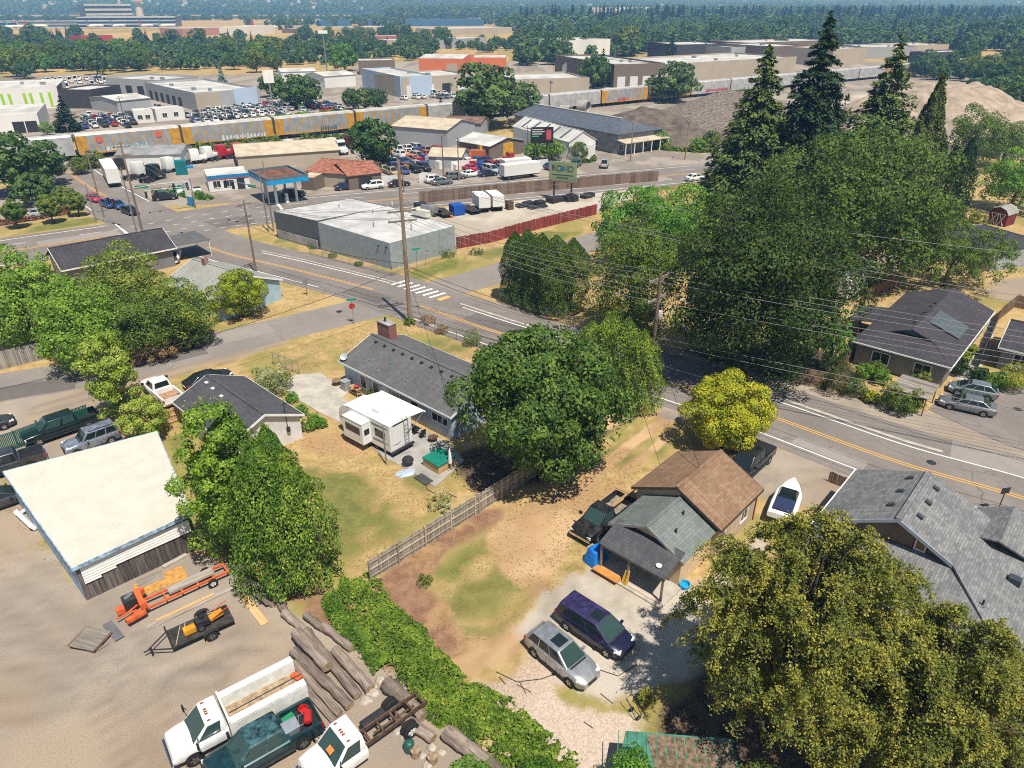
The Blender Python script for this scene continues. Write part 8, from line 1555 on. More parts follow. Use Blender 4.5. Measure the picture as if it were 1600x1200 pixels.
def mcar(kind,col,loc,rz,label,group=None):
 p=loc if isinstance(loc,Vector)else G(*loc);o=link(KN[kind][0],mini(kind,col),None,p,rz);return tag(o,label,KN[kind][1],group)
rc=random.Random(12)
def lot(px_poly,n,where,seed,row=5.6,gap=2.75,rz=RZ,cols=None,kinds=('car','suv','hatch','pickup','van','suv')):
 poly=[(G(*p).x,G(*p).y)for p in px_poly];cx=sum(p[0]for p in poly)/len(poly);cy=sum(p[1]for p in poly)/len(poly);c,s_=math.cos(rz),math.sin(rz);k=0;rg=random.Random(seed);cols=cols or['white']*7+['silver']*4+['black','grey','grey','blue','red','dark blue','black']
 spots=[]
 for j in range(-14,15):
  for i in range(-26,27):
   u,v=i*gap,j*row;x,y=cx+c*u-s_*v,cy+s_*u+c*v
   if in_poly(x,y,poly):spots.append((x,y,j))
 rg.shuffle(spots)
 pj=[q[2]for q in spots];xsn=[q[0]for q in spots]
 for(x,y,j)in spots[:n]:
  cl=rg.choice(cols);kd=rg.choice(kinds);fx_=(x-min(xsn))/max(1e-6,max(xsn)-min(xsn));pos=", "+("nearest row" if j==min(pj)else "farthest row" if j==max(pj)else "inner row")+(" left end" if fx_<0.25 else " left half" if fx_<0.5 else " right half" if fx_<0.75 else " right end");mcar(kd,cl,Vector((x,y,0.03)),rz+math.pi/2+(math.pi if j%2 else 0)+rg.gauss(0,0.03),"%s %s %s%s"%(cl,KN[kd][1],where,pos),"vehicles "+where)
lot([(122,203),(133,182),(205,180),(215,199)],34,"in the rows below the dark wing",1);lot([(296,199),(303,178),(392,160),(412,184)],52,"in the packed rows right of the office cabins",2);lot([(398,184),(396,158),(440,148),(532,168),(532,177)],56,"in the packed rows under the pylon sign",3,cols=['black','blue','dark blue','white','silver','red','white','grey','silver'])
lot([(46,134),(90,123),(166,126),(168,142),(120,140)],30,"in the back lot behind the lime panelled store",4,cols=['white']*5+['silver','blue'],kinds=('cargo','van','suv','cargo','pickup'));lot([(630,158),(632,151),(738,146),(742,152)],18,"before the tan warehouse doors",5,cols=['white']*5+['silver','grey'],kinds=('cargo','van','pickup','suv'))
lot([(588,272),(600,252),(660,248),(665,268),(640,278)],18,"crowded beside the lone yard tree",6,row=4.8,cols=['white','silver','red','white','black','blue','tan']);lot([(722,272),(728,258),(800,250),(806,268)],22,"crowded below the yellow container",7,row=4.8,cols=['white','red','red','blue','silver','black','magenta','green']);lot([(700,236),(612,232),(600,246),(700,252)],16,"in the scrap rows behind the cream shed",8,row=5,cols=['white','tan','red','white','orange','silver']);lot([(20,312),(25,298),(60,294),(70,304)],5,"in the shaded tan parking lot",9,cols=['dark blue','black','silver'])
lot([(238,166),(300,182),(296,190),(236,178)],10,"beside the dealership doors",10)
B2=math.radians(26)
for i,(kd,cl,px,rz,lab)in enumerate([('car','dark blue',(541,296),B2,"dark blue car at the tiled porch entrance"),('suv','white',(583,295),B2+3.14,"white suv before the tiled porch"),('car','black',(624,291),B2,"black car by the white fence panels"),('suv','white',(681,285),B2,"white suv parked on the boulevard apron"),('car','grey',(691,288),B2,"grey car half in front of the white suv"),('suv','grey',(712,280),B2,"grey suv third along the apron"),('car','white',(736,276),B2,"white car fourth along the apron"),('car','dark blue',(762,275),B2,"dark blue car last along the apron"),('car','magenta',(149,314),math.radians(-40),"magenta red car queued on the underpass street"),('car','blue',(170,323),math.radians(-40),"deep blue car second in the queue at the crossing"),('car','blue',(185,325),math.radians(-40),"lighter blue car third in the queue at the crossing"),('car','black',(204,334),math.radians(-40),"black car first at the crossing stop line"),('suv','black',(259,312),B2,"black suv turning out of the gas station"),('pickup','white',(297,303),B2+3.14,"white pickup at the gas station shop"),('suv','silver',(284,301),B2,"silver suv beside the white pickup at the shop"),('suv','black',(459,307),B2,"black suv leaving the blue canopy"),('suv','green',(900,260),1.2,"green suv before the white gabled hall"),('pickup','silver',(944,261),1.4,"grey pickup in the open paved apron"),('car','red',(872,266),0.6,"red car beside the white gabled hall"),('hatch','blue',(862,264),0.6,"blue hatchback beside the red car"),('car','white',(1086,282),B2,"white car driving on the boulevard near the dark pole"),('pickup','silver',(902,290),B2,"silver pickup driving behind the billboard"),('car','red',(858,294),B2,"red car driving beside the billboard"),('hatch','silver',(66,338),0.5,"small blue grey car behind the red hedge")]):mcar(kd,cl,Vector((G(*px).x,G(*px).y,0.03)),rz,lab)
o=mcar('car','white',(273,407),math.radians(-75),"white coupe with dark bonnet stripes by the carport");
for y in(-0.25,0.25):MB().span(1.0,2.2,y-0.12,y+0.12,0.92,0.935).build("stripe",BLACKPL,o)
lot([(1480,106),(1520,98),(1590,92),(1600,98)],12,"in the yard at the far rail bend",11,cols=['white','blue','red','yellow','silver'])
def box_trailer(label,px,rz,L,h=2.7,col=None,w=2.5,cat="trailer",name="box_trailer"):
 o=thing(name,G(*px),rz,label,cat);MB().span(-L/2,L/2,-w/2,w/2,0.95,0.95+h).build("box",col or WWHITE,o);MB().span(-L/2,L/2,-w/2+0.3,w/2-0.3,0.7,0.94).build("chassis",DARKM,o)
 for x in(-L/2+1.2,-L/2+2.4):
  for s_ in(-1,1):add_wheel(o,x,s_*(w/2-0.2),0.48,0.3,STEELRIM)
 MB().span(L/2-1.6,L/2-1.4,-0.8,0.8,0,0.9).build("landing_gear",DARKM,o);return o
def box_truck(label,px,rz,L=7.0,col=None,cabcol=None):
 o=thing("box_truck",G(*px),rz,label,"truck");MB().span(-L/2,L/2-1.9,-1.2,1.2,0.9,3.5).build("box",col or WWHITE,o);m=MB();m.hexa(cabin(L/2-1.75,L/2-1.75,L/2-0.3,L/2,0.6,2.5,1.1,1.0));m.build("cab",cabcol or WHITEP,o,50,0.1);MB().box((L/2-0.12,0,1.9),(0.1,1.8,0.7),ry=-0.15).build("windscreen",GLASS,o)
 for x in(-L/2+1.3,L/2-1.0):
  for s_ in(-1,1):add_wheel(o,x,s_*1.05,0.45,0.3,STEELRIM)
 return o
def tractor(label,px,rz,col):
 o=thing("truck_tractor",G(*px),rz,label,"truck");m=MB();m.hexa(cabin(-0.6,-0.5,1.5,1.7,0.9,3.4,1.15,1.0));m.build("cab",col,o,50,0.12);m=MB();loft(m,[(1.4,0.8,1.9,1.1),(2.8,0.8,1.8,1.05),(3.2,0.8,1.6,0.95)]);m.build("bonnet",col,o,40);MB().box((1.68,0,2.6),(0.1,1.9,0.8),ry=-0.1).build("windscreen",GLASS,o);MB().span(-3.2,1.2,-0.45,0.45,0.7,1.0).build("frame",DARKM,o)
 for x in(-2.6,-1.4,2.3):
  for s_ in(-1,1):add_wheel(o,x,s_*1.0,0.5,0.32,STEELRIM)
 return o
REDP=PAINT("truck_red",(0.42,0.015,0.03));
box_trailer("long white box trailer parked by the strip pole",(176,284),math.radians(-58),13,2.9,WWHITE);box_truck("white box truck parked at the auto yard corner",(812,272),B2,8.5);box_trailer("white enclosed trailer beside the boulevard before the gabled hall",(812,278),B2+0.05,9,2.3,WWHITE)
for i,(px,cl,rz)in enumerate([((344,249),REDP,0.9),((368,246),REDP,0.8),((322,252),WHITEP,1.0),((302,256),WHITEP,0.6),((396,244),DKGREY,0.8),((518,236),WHITEP,-0.9),((532,240),WHITEP,-1.0),((545,232),PAINT("maroon",(0.12,0.01,0.03)),0.8),((450,240),WHITEP,0.8),((465,241),REDP,0.8),((480,240),WHITEP,0.8),((240,282),DKGREEN,1.3),((215,278),WHITEP,1.2),((262,270),WHITEP,1.0)]):tractor("truck tractor "+["with bright red cab, left one of the red pair","with bright red cab, right one of the red pair","with white cab beside the red pair","with white cab at the yard fence end","with dark cab right of the red pair","with white cab near the lone tree","with white cab closest to the lone tree","with maroon cab behind the lone tree","with white roof behind the tan hall, left","with red roof behind the tan hall","with white roof behind the tan hall, right","with dark green cab before the white warehouse","with white cab before the white warehouse","with white cab beside the teal bin"][i],px,rz,cl)
def crate(name,label,px,d,rz,mat,cat):return prop(name,label,cat,MB().box((0,0,d[2]/2),d),mat,G(*px),rz,None,0.04)
crate("teal_bin","tall teal metal bin beside the white warehouse",(285,272),(2.4,2.4,3.0),0.4,P("teal_metal",(0.01,0.15,0.17),0.5),"bin");crate("blue_canopy_box","small blue canopy roof by the truck yard",(291,262),(3,2,0.4),0.4,BLUES,"canopy")
for i,(a,b)in enumerate([((594,291),(622,288)),((655,286),(668,284)),((705,266),(745,262)),((800,268),(856,262))]):A,B=G(*a),G(*b);prop("white_fence_panel","white painted fence panel of the auto yard, "+["by the tiled porch","behind the white suv","below the cream shed","before the gabled hall"][i],"fence",MB().box((0,0,1.0),((B-A).length,0.1,2.0)),WWHITE,(A+B)/2,ang(A,B))
rg=random.Random(4)
for i,q in enumerate(scatter([(600,244),(700,236),(800,250),(800,262),(640,270)],26,55,2.0)):cc=rg.choice(['red','orange','white','tan','blue','yellow','white']);prop("yard_crate","%s crate among the scrap in the auto yard"%cc,"crate",MB().box((0,0,0.8),(rg.uniform(1,3),rg.uniform(1,2),rg.uniform(1,2))),PAINT("far_"+cc,CARCOL[cc]),q,rg.random()*3,None,0.05,"crates in the auto yard")
# storage yard behind the red fence
def flatbed(label,px,rz,L=5):
 o=thing("flatbed_trailer",G(*px),rz,label,"trailer","trailers in the storage yard");MB().span(-L/2,L/2,-1,1,0.6,0.72).build("deck",DECK,o);MB().tube([(L/2,-0.8,0.6),(L/2+1.4,0,0.5),(L/2,0.8,0.6)],0.06,6).build("tow_bar",DARKM,o)
 for s_ in(-1,1):add_wheel(o,-0.4,s_*1.12,0.36,0.24,STEELRIM)
flatbed("flatbed trailer first in the storage yard row beside the orange cones",(675,334),2.2);flatbed("flatbed trailer second in the row, before the blue bin",(693,336),2.0);flatbed("flatbed trailer right of the blue bin",(735,331),2.1);crate("blue_dumpster","bright blue dumpster in the storage yard",(714,335),(2.2,2.2,1.9),0.5,P("dumpster_blue",(0.01,0.08,0.36),0.5),"dumpster");crate("dark_unit","dark boxy unit against the slat fence",(657,330),(2.0,1.6,1.6),0.5,DARKM,"machine")
box_trailer("white cargo trailer in the storage yard, left of two",(752,328),1.9,4.8,2.0,WWHITE,2.2);box_trailer("white cargo trailer in the storage yard, right of two",(773,326),1.9,4.8,2.0,WWHITE,2.2);crate("rusty_crate","rusty square crate right of the cargo trailers",(796,327),(1.2,1.2,1.6),0.5,RUST,"crate")
for i,px in enumerate([(662,340),(707,340),(700,338)]):prop("traffic_cone","orange traffic cone in the storage yard, "+["left","by the blue dumpster","between the trailers"][i],"cone",MB().lathe([(0.35,0),(0.35,0.05),(0.2,0.05),(0.04,0.9)],n=10),P("cone_orange",(0.62,0.13,0.03),0.6),G(*px),0,40)
for i,(px,d)in enumerate([((820,322),(4,1.6,0.8)),((842,320),(3.6,1.6,1.0)),((868,315),(4,1.8,1.2)),((893,314),(3,1.6,1.6)),((918,308),(4,1.4,1.0)),((838,325),(4.5,1.2,0.5))]):
 o=thing("wrapped_pallet",G(*px),0.6,"black wrapped stack of materials in the storage yard, number %d from the cargo trailers"%(i+1)if False else "black wrapped stack in the storage yard, "+["nearest the cargo trailers","second from the trailers","third, with a tilted top","tallest at the fence end","last before the bright tree","low one in front"][i],"pallet","wrapped stacks")
 for k in range(4):MB().box((random.Random(i*9+k).uniform(-d[0]/3,d[0]/3),random.Random(i*7+k).uniform(-.3,.3),d[2]*0.35),(d[0]/2.2,d[1],d[2]*random.Random(i+k).uniform(0.6,1.0)),random.Random(i*3+k).uniform(-.2,.2)).build("bundle",DARKM,o,bevel=0.05)
for i,(b,t_)in enumerate([((985,252),190),((1070,250),186),((824,258),196),((693,278),207),((717,282),215),((631,300),264),((78,228),195),((112,226),192),((152,300),232),((860,150),125),((195,190),150),((325,190),165),((760,200),150)]):
 p=G(*b);hh=zat(p,t_);pole("distant wooden utility pole, "+["left one by the gravel yard exit","right one by the gravel yard exit","before the hip roofed shop","in the auto yard, tall one","in the auto yard, right one","by the boulevard before the tiled porch","left of the first rail car, left","left of the first rail car, right","by the underpass street","before the tan depot","beside the rows below the dark wing","before the office cabins","before the big tree pair"][i],b,t_,((0.6,2.2,3),),0.5+i,0.16)
A=G(1555,352);bs=thing("barn_shed",A,math.radians(35),"small dark red barn shaped shed with white cross boards","shed")
prf=[(-1.5,0),(1.5,0),(1.5,1.9),(1.0,2.7),(0,3.1),(-1.0,2.7),(-1.5,1.9)];V=[(0,y,z)for y,z in prf]+[(3.5,y,z)for y,z in prf];k=len(prf);m=MB();m.add(V,[tuple(range(k)),tuple(range(2*k-1,k-1,-1))]+[(i,(i+1)%k,k+(i+1)%k,k+i)for i in range(k)]);m.build("wall",P("barn_red",(0.16,0.025,0.03),0.8),bs)
for(y0,z0_),(y1,z1)in zip(prf[2:],prf[3:]):MB().hexa([(-0.2,y0*1.08,z0_+0.04),(3.7,y0*1.08,z0_+0.04),(3.7,y1*1.08,z1+0.06),(-0.2,y1*1.08,z1+0.06),(-0.2,y0*1.08,z0_+0.14),(3.7,y0*1.08,z0_+0.14),(3.7,y1*1.08,z1+0.16),(-0.2,y1*1.08,z1+0.16)]).build("roof_panel",SH_LIGHT,bs)
for(y0,z0_,y1,z1)in((-1.1,0.1,-0.2,2.0),(-0.2,0.1,-1.1,2.0),(0.2,0.1,1.1,2.0),(1.1,0.1,0.2,2.0),(0,0,0,2.1),(-1.2,2.05,1.2,2.05)):MB().tube([(-0.03,y0,z0_),(-0.03,y1,z1)],0.06,4).build("white_board",WHITE,bs)
A=G(1322,472);wc_=thing("white_cabin",A,math.radians(40),"small white boxy cabin or camper half hidden by trees","camper");MB().span(0,4.5,0,2.6,0.4,2.9).build("body",WWHITE,wc_,bevel=0.1);MB().span(0.1,4.4,0.1,2.5,2.9,2.96).build("roof",ROOFWH,wc_);MB().box((2,1.3,3.2),(0.9,0.7,0.5)).build("roof_unit",WHITE,wc_,bevel=0.05);window(wc_,(1.2,0,1.8),(0,-1,0),1.0,0.7)
o=shed2("dark_flat_roof","dark flat roofed building at the right edge beyond the feathery tree",(1545,425),(1640,410),12,2.6,0,WGREY,WDARK,kind='flat',par=0.1);shed2("roof_corner","plum roof corner at the right edge below the pale mound",(1560,250),(1640,246),12,3.2,1.2,WGREY,SH_PLUM)
# airfield, river, far woods, hills and haze
def plate(name,label,px,z,mat,cat):pts=[G(*p)for p in px];o=MB().add([(q.x,q.y,z)for q in pts],[tuple(range(len(pts)))]).build(name,mat);return tag(o,label,cat,kind="structure")
plate("runway","pale concrete apron and runway across the airfield",[(-300,47),(420,43),(1000,46),(1000,44.5),(420,41),(-300,44.5)],0.25,CONC2,"runway");plate("runway","far taxiway strip on the airfield",[(-300,36.5),(900,36),(900,35.2),(-300,35.6)],0.25,CONC2,"runway")
WATER,wt_,wb_=newmat("river_water",0.12,0,0.5);wb_.inputs["Base Color"].default_value=(0.03,0.075,0.13,1)
plate("river","broad blue river before the far hills",[(-900,31.5),(200,30.2),(430,28.6),(700,26.5),(700,24.6),(300,25.5),(-900,26.0)],0.3,WATER,"river")
TERM=P("terminal_dark_glass",(0.03,0.045,0.07),0.3,0,0.1,0.05);TERML=P("terminal_pale",(0.42,0.44,0.46),0.6,0,0.1,0.05)
def far_block(name,label,a,b,W,h,wm,rm,bands=0,bandm=None,cat="building"):
 o=shed2(name,label,a,b,W,h,0,wm,rm,kind='flat',par=0.3,cat=cat);L=(G(*b)-G(*a)).length
 for k in range(bands):z=h*(k+0.7)/bands;MB().span(-0.3,L+0.3,-1.0,-0.1,z,z+h*0.12).build("floor_band",bandm or TERML,o)
 return o
far_block("terminal_building","long dark airport terminal with pale floor bands",(124,43),(276,42),60,15,TERM,TERML,3);far_block("parking_garage","blue grey airport garage block behind the terminal",(138,37),(210,36),60,32,TERM,TERML,4);far_block("concourse","pale airport concourse left of the terminal",(30,43.5),(122,43),40,9,TERML,ROOFWH,2,TERM);far_block("concourse","airport concourse at the left picture edge",(-60,45),(28,43.5),40,9,TERM,TERML,2)
A=G(221,33.5);ct=thing("control_tower",A,0,"tall pale airport control tower","tower");hT=zat(A,1.5);m=MB();m.lathe([(9,0),(7,hT*0.5),(5.2,hT*0.9),(5,hT*0.95)],n=14);m.build("shaft",P("tower_concrete",(0.5,0.47,0.44),0.8),ct,40);m=MB();m.lathe([(5,hT*0.92),(11,hT*0.97),(12,hT*1.03),(10,hT*1.04)],n=14);m.build("cab_floor",WWHITE,ct,40);m=MB();m.lathe([(9.5,hT*1.03),(10.5,hT*1.10),(10,hT*1.12),(2,hT*1.13)],n=14);m.build("cab",TERM,ct,40)
HBL=P("hangar_blue",(0.05,0.13,0.27),0.5,0,0.1,0.05)
for i,(a,b,W,h,wm,rm,lab)in enumerate([((498,41),(548,40.6),40,9,HBL,ROOFWH,"small blue hangar on the airfield"),((562,40),(628,39.6),40,8,HBL,HBL,"blue roofed hangar row on the airfield, left"),((634,41),(756,40.4),50,10,HBL,HBL,"blue roofed hangar row on the airfield, right"),((570,52),(625,51),40,7,WTAN,ROOFWH,"pale cargo shed before the runway"),((690,56),(800,52),50,7,WTAN,ROOFWH,"broad pale cargo shed before the runway, right"),((286,57),(382,53),40,8,P("brick_pale",(0.4,0.2,0.16),0.8),ROOFWH,"long red and white hangar behind the woods"),((388,55),(430,52),40,9,WWHITE,ROOFWH,"white hangar right of the red and white one"),((130,68),(178,66),22,6,P("barn_red_far",(0.4,0.03,0.03),0.6),ROOFBL,"red walled sheds in the dry field"),((400,54),(424,52),30,8,WWHITE,ROOFWH,"white shed at the airfield road"),((460,52),(480,51),20,5,WBROWN,ROOFT,"small brown shed on the airfield"),((580,68),(690,66),20,6,P("red_brick_far",(0.35,0.12,0.1),0.8),ROOFWH,"low red roofed hall in the woods"),((606,78),(660,76),22,7,WTAN,ROOFWH,"tan hall in the woods"),((680,78),(760,72),24,7,WGREY,ROOFWH,"grey office with windows in the woods"),((955,33),(1012,31),50,26,WWHITE,ROOFWH,"big white block beyond the right woods"),((1022,33),(1036,32),40,14,WWHITE,ROOFWH,"small white block beyond the right woods"),((1340,33),(1372,32.5),50,20,WWHITE,ROOFWH,"white warehouse far right beyond the woods"),((1440,35),(1468,34),50,18,WWHITE,ROOFWH,"white warehouse farthest right beyond the woods"),((1390,48),(1420,46),30,14,WGREY,ROOFWH,"pale block among the far right woods"),((55,108),(84,106),14,6,WTAN,P("orange_roof",(0.45,0.16,0.07),0.8),"house with orange tiled roof among the belt trees"),((36,110),(50,108),12,5,WTAN,ROOFR,"house with brown roof among the belt trees")]):far_block("hangar" if i<10 else "far_building",lab,a,b,W,h,wm,rm)
def plane(label,px,rz):
 o=thing("airliner",G(*px)+Vector((0,0,0.3)),rz,label,"aircraft","parked airliners");m=MB();m.tube([(-18,0,4),(-12,0,3.6),(14,0,3.4),(18,0,3.1),(19.5,0,2.8)],[0.4,1.8,2.0,1.5,0.2],10);m.build("fuselage",WHITE,o,50);MB().hexa([(2,-17,3.6),(5,0,2.6),(5,0,3.0),(2,-17,3.8),(-1,-17,3.6),(-3,0,2.6),(-3,0,3.0),(-1,-17,3.8)]).build("wing",GREYM,o);MB().hexa([(2,17,3.6),(5,0,2.6),(5,0,3.0),(2,17,3.8),(-1,17,3.6),(-3,0,2.6),(-3,0,3.0),(-1,17,3.8)]).build("wing",GREYM,o);MB().hexa([(-12,-0.2,5),(-17,-0.2,5),(-18,-0.2,11),(-15.5,-0.2,11),(-12,0.2,5),(-17,0.2,5),(-18,0.2,11),(-15.5,0.2,11)]).build("tail_fin",RED if len(label)%2 else BLUES,o)
for i,(px,rz)in enumerate([((8,46),0.3),((30,45.6),0.2),((150,44.5),1.4),((186,44.2),1.5),((230,44),1.5),((412,46),0.1),((58,45),1.2),((262,44),1.3)]):plane("white airliner on the apron, "+["at the left edge","second from the left edge","before the terminal, left","before the terminal, middle","before the terminal, right","taxiing right of the woods gap","before the concourse","at the right terminal end"][i],px,rz)
lod=crown_round(901,(1,1,0.9),0.95,420,0.21,LF_FAR,12,fine=False);lodf=crown_conifer(902,0.55,2.1,10,LF_CONI,0.2,9)
src=thing("leafy_tree",G(452,47),0,"lone leafy tree on the airfield grass, left","tree");src.scale=(6,6,6);s1=link("crown",lod,src);src2=thing("fir_tree",G(438,46.5),0,"lone fir on the airfield grass, left","tree");src2.scale=(7,7,7);s2=link("crown",lodf,src2)
def mass(name,label,pts,sizes,source,seed):
 me=bpy.data.meshes.new(name);me.from_pydata([tuple(p)for p in pts],[],[]);a=me.attributes.new("size",'FLOAT','POINT');a.data.foreach_set("value",sizes);o=link(name,me);tag(o,label,"woodland",kind="stuff")
 ng=bpy.data.node_groups.new(name,'GeometryNodeTree');ng.interface.new_socket("Geometry",in_out='INPUT',socket_type='NodeSocketGeometry');ng.interface.new_socket("Geometry",in_out='OUTPUT',socket_type='NodeSocketGeometry');N=ng.nodes;i_=N.new("NodeGroupInput");o_=N.new("NodeGroupOutput");m2p=N.new("GeometryNodeMeshToPoints");iop=N.new("GeometryNodeInstanceOnPoints");oi=N.new("GeometryNodeObjectInfo");oi.inputs["Object"].default_value=source;oi.inputs["As Instance"].default_value=True
 na=N.new("GeometryNodeInputNamedAttribute");na.data_type='FLOAT';na.inputs["Name"].default_value="size";rv_=N.new("FunctionNodeRandomValue");rv_.data_type='FLOAT_VECTOR';rv_.inputs["Min"].default_value=(0,0,0);rv_.inputs["Max"].default_value=(0,0,6.28);rv_.inputs["Seed"].default_value=seed
 ng.links.new(i_.outputs[0],m2p.inputs["Mesh"]);ng.links.new(m2p.outputs[0],iop.inputs["Points"]);ng.links.new(oi.outputs["Geometry"],iop.inputs["Instance"]);ng.links.new(rv_.outputs["Value"],iop.inputs["Rotation"]);ng.links.new(na.outputs["Attribute"],iop.inputs["Scale"]);ng.links.new(iop.outputs[0],o_.inputs[0]);md=o.modifiers.new("scatter",'NODES');md.node_group=ng;return o
def mass_px(name,label,px_poly,n,h0,h1,source,seed):
 pts=scatter(px_poly,n,seed);rg=random.Random(seed);return mass(name,label,pts,[rg.uniform(h0,h1)/2 for _ in pts],source,seed)
FW=[("far_woodland","dark woodland mass behind the hangars and warehouses, right of the airfield",[(780,52),(800,41),(1000,38),(1700,36),(1700,46),(1200,50)],1100,14,22,s1),("far_woodland","river woodland belt across the far right",[(600,30),(640,24.5),(1800,22),(1800,33),(1100,36),(900,31.5)],2600,20,30,s1),("conifer_wood","dark conifers mixed through the right woodland",[(800,50),(820,41),(1700,36),(1700,48)],420,20,30,s2),("belt_undergrowth","leafy undergrowth between the belt trees behind the dealership",[(-80,120),(-80,78),(560,72),(700,92),(560,100),(230,112)],420,5,9,s1),("belt_undergrowth","leafy undergrowth between the trees before the airfield",[(-80,84),(-80,64),(130,62),(150,74),(330,64),(760,64),(830,84),(560,82)],260,4,8,s1),("wood_undergrowth","lower trees filling the wood behind the warehouses",[(820,106),(800,72),(1000,54),(1210,52),(1210,74),(1040,80),(960,92)],480,8,14,s1),("wood_undergrowth","lower trees filling the dark wood at the upper right",[(1210,78),(1200,50),(1700,44),(1700,88),(1480,84),(1330,76)],800,9,16,s1),("slope_scrub","scrub filling the slope beside the pale gravel mound",[(1420,118),(1460,106),(1700,100),(1700,205),(1590,200),(1555,160),(1500,132)],200,3,7,s1),("airfield_trees","tree line beyond the runway",[(380,41.5),(390,39.8),(700,37.5),(800,37),(800,38.5),(560,41)],90,8,15,s1),("hedgerow","dark hedgerow along the airfield left",[(-50,33.5),(-50,32.5),(280,31.5),(600,30),(600,31),(280,32.5)],260,8,14,s1)]
for i,(nm,lab,poly,n,h0,h1,s_)in enumerate(FW):mass_px(nm,lab,poly,n,h0,h1,s_,500+i)
hx=np.linspace(-7000,9000,150);hy=np.concatenate([np.linspace(2500,5000,40),np.linspace(5200,15000,40)]);HX,HY=np.meshgrid(hx,hy);f1=fbm(HX.ravel()+9000,HY.ravel(),0.0006,41,5).reshape(HX.shape);f2=fbm(HX.ravel()+9000,HY.ravel(),0.00018,57,3).reshape(HX.shape)
ramp_=np.clip((HY-2600)/2600,0,1);ramp2=np.clip((HY-6500)/5000,0,1);side=np.clip((1200-HX)/2600,0.0,1.0)
HZ=ramp_*(26+85*(f1-0.25)*(0.35+0.65*side)+40*side)+ramp2*(60+260*(f2-0.3));HZ=np.where(HY<2650,-3,HZ)
hillm,ht2,hb2=newmat("wooded_hills",0.95,0,0.1);tc2=nd(ht2,"ShaderNodeTexCoord").outputs["Object"];n1=noise(ht2,0.012,5,0.75,tc2);n2_=noise(ht2,0.0022,4,0.6,tc2);c_=mixc(ht2,ramp(ht2,n1,0.35,0.65),(0.014,0.032,0.016,1),(0.05,0.085,0.035,1));c_=mixc(ht2,ramp(ht2,n2_,0.6,0.72,0,0.7),c_,(0.20,0.17,0.09,1));ht2.links.new(c_,hb2.inputs["Base Color"]);bump(ht2,hb2,n1,1.0,20.0)
n_=len(hx);i=(np.arange(len(hy)-1)[:,None]*n_+np.arange(n_-1)[None]).ravel();tag(link("hills",fast_mesh("hills",np.stack([HX.ravel(),HY.ravel(),HZ.ravel()],1),np.stack([i,i+1,i+n_+1,i+n_],1),hillm)),"wooded blue hills along the horizon","hills",kind="structure")
def hill_z(x,y):
 i=int(np.clip(np.searchsorted(hy,y)-1,0,len(hy)-2));j=int(np.clip(np.searchsorted(hx,x)-1,0,n_-2));fx=(x-hx[j])/(hx[j+1]-hx[j]);fy=(y-hy[i])/(hy[i+1]-hy[i])
 return float((HZ[i,j]*(1-fx)+HZ[i,j+1]*fx)*(1-fy)+(HZ[i+1,j]*(1-fx)+HZ[i+1,j+1]*fx)*fy)
rg=random.Random(91);hp=[]
while len(hp)<5200:
 y=rg.uniform(2700,6500);x=rg.uniform(-0.78*y,0.78*y);hp.append((x,y,hill_z(x,y)-2))
mass("hill_woods","trees covering the far wooded hills",hp,[rg.uniform(20,34)/2 for _ in hp],s1,77)
hm=MB();hm.add([(-9,-6,0),(9,-6,0),(9,6,0),(-9,6,0),(-9,-6,7),(9,-6,7),(9,6,7),(-9,6,7)],[(0,1,5,4),(1,2,6,5),(2,3,7,6),(3,0,4,7)],0);hm.add([(-10,-7,6.8),(10,-7,6.8),(10,0,11),(-10,0,11),(10,7,6.8),(-10,7,6.8)],[(0,1,2,3),(3,2,4,5)],1);hme=hm.mesh("house",[WWHITE,ROOFG])
for k in range(110):
 y=rg.uniform(2750,4200);x=rg.uniform(-0.62*y,-0.18*y)if k<90 else rg.uniform(0,0.7*y);o=link("hillside_house",hme,None,(x,y,hill_z(x,y)+12),rg.random()*3);o.scale=(0.75,0.75,1.2);tag(o,"tiny pale house among the trees on the far hillside","house","houses on the far hillside")
hz_=MB().span(-21000,21000,-6000,21000,-6,420).build("haze",None);hz_.data.materials.clear();hv=bpy.data.materials.new("haze");hv.use_nodes=True;t=hv.node_tree
for n in list(t.nodes):t.nodes.remove(n)
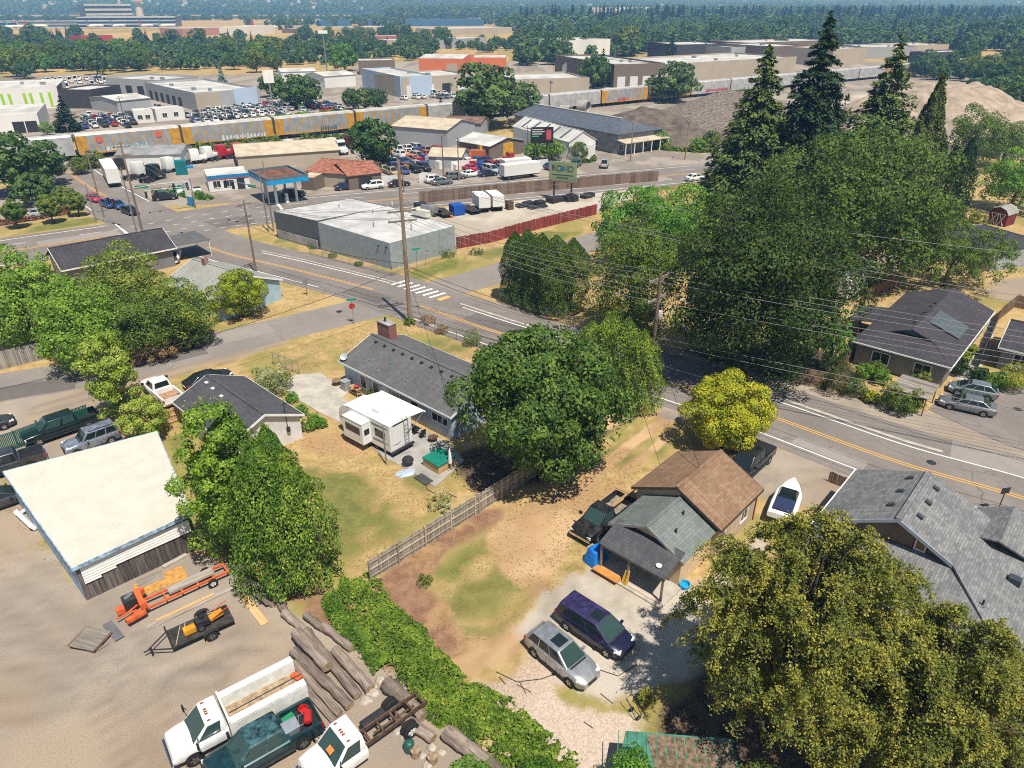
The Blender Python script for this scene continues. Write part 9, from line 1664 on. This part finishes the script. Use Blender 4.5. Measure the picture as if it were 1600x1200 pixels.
out=t.nodes.new("ShaderNodeOutputMaterial");pv=t.nodes.new("ShaderNodeVolumePrincipled");pv.inputs["Density Attribute"].default_value="";pv.inputs["Color"].default_value=(0.22,0.50,1.0,1);pv.inputs["Absorption Color"].default_value=(1,1,1,1);pv.inputs["Density"].default_value=0.00034;hv.cycles.homogeneous_volume=True;pv.inputs["Anisotropy"].default_value=0.0;t.links.new(pv.outputs[0],out.inputs["Volume"]);hz_.data.materials.append(hv);hz_["kind"]="stuff";hz_["label"]="pale blue summer haze over the far country"
def tufts(name,label,polys,dens,size,mat,seed):
 rng=np.random.default_rng(seed);allp=[]
 for poly in polys:
  pw=[(G(*p).x,G(*p).y)for p in poly];xs=[p[0]for p in pw];ys=[p[1]for p in pw];n=int((max(xs)-min(xs))*(max(ys)-min(ys))*dens);x=rng.uniform(min(xs),max(xs),n);y=rng.uniform(min(ys),max(ys),n);ins=np.zeros(n,bool)
  for i in range(len(pw)):
   (x1,y1),(x2,y2)=pw[i],pw[(i+1)%len(pw)];ins^=((y1>y)!=(y2>y))&(x<(x2-x1)*(y-y1)/(y2-y1+1e-12)+x1)
  k=ins&(fbm(x,y,0.5,seed,4)+0.25*rng.random(n)>0.58);allp.append(np.stack([x[k],y[k]],1))
 p=np.vstack(allp);n=len(p);P_=np.column_stack([p,np.full(n,0.012)+0.012*rng.random(n)]);N_=rng.normal(size=(n,3))*0.10+np.array([0.0,0.0,1.0]);o=link(name,leaf_quads(P_,N_,size*(0.5+rng.random(n)),rng,mat,name,0.35));return tag(o,label,"grass",kind="stuff")
LF_STRAW=leafmat("straw_blades",(0.20,0.15,0.06),(0.22,0.16,0.06),(0.32,0.25,0.11),None,0.2,0.8,1.2);LF_LAWN=leafmat("lawn_blades",(0.07,0.095,0.025),(0.11,0.14,0.035),(0.17,0.19,0.05),None,0.2,0.8,1.3)
LAWNS=[[(430,690),(560,668),(640,745),(700,760),(740,790),(580,900),(530,880),(460,720)],[(640,880),(760,815),(830,780),(960,700),(1060,700),(1000,760),(920,880),(800,980),(700,1030)],[(420,560),(540,515),(640,505),(780,560),(760,580),(640,530),(540,560),(470,590)],[(720,455),(790,440),(960,410),(960,520),(800,475)],[(330,470),(480,450),(520,462),(330,525)],[(0,790),(60,800),(112,900),(60,870)]]
tufts("dry_grass","dry straw coloured grass tufts on the lawns and lot",LAWNS,26,0.085,LF_STRAW,601)
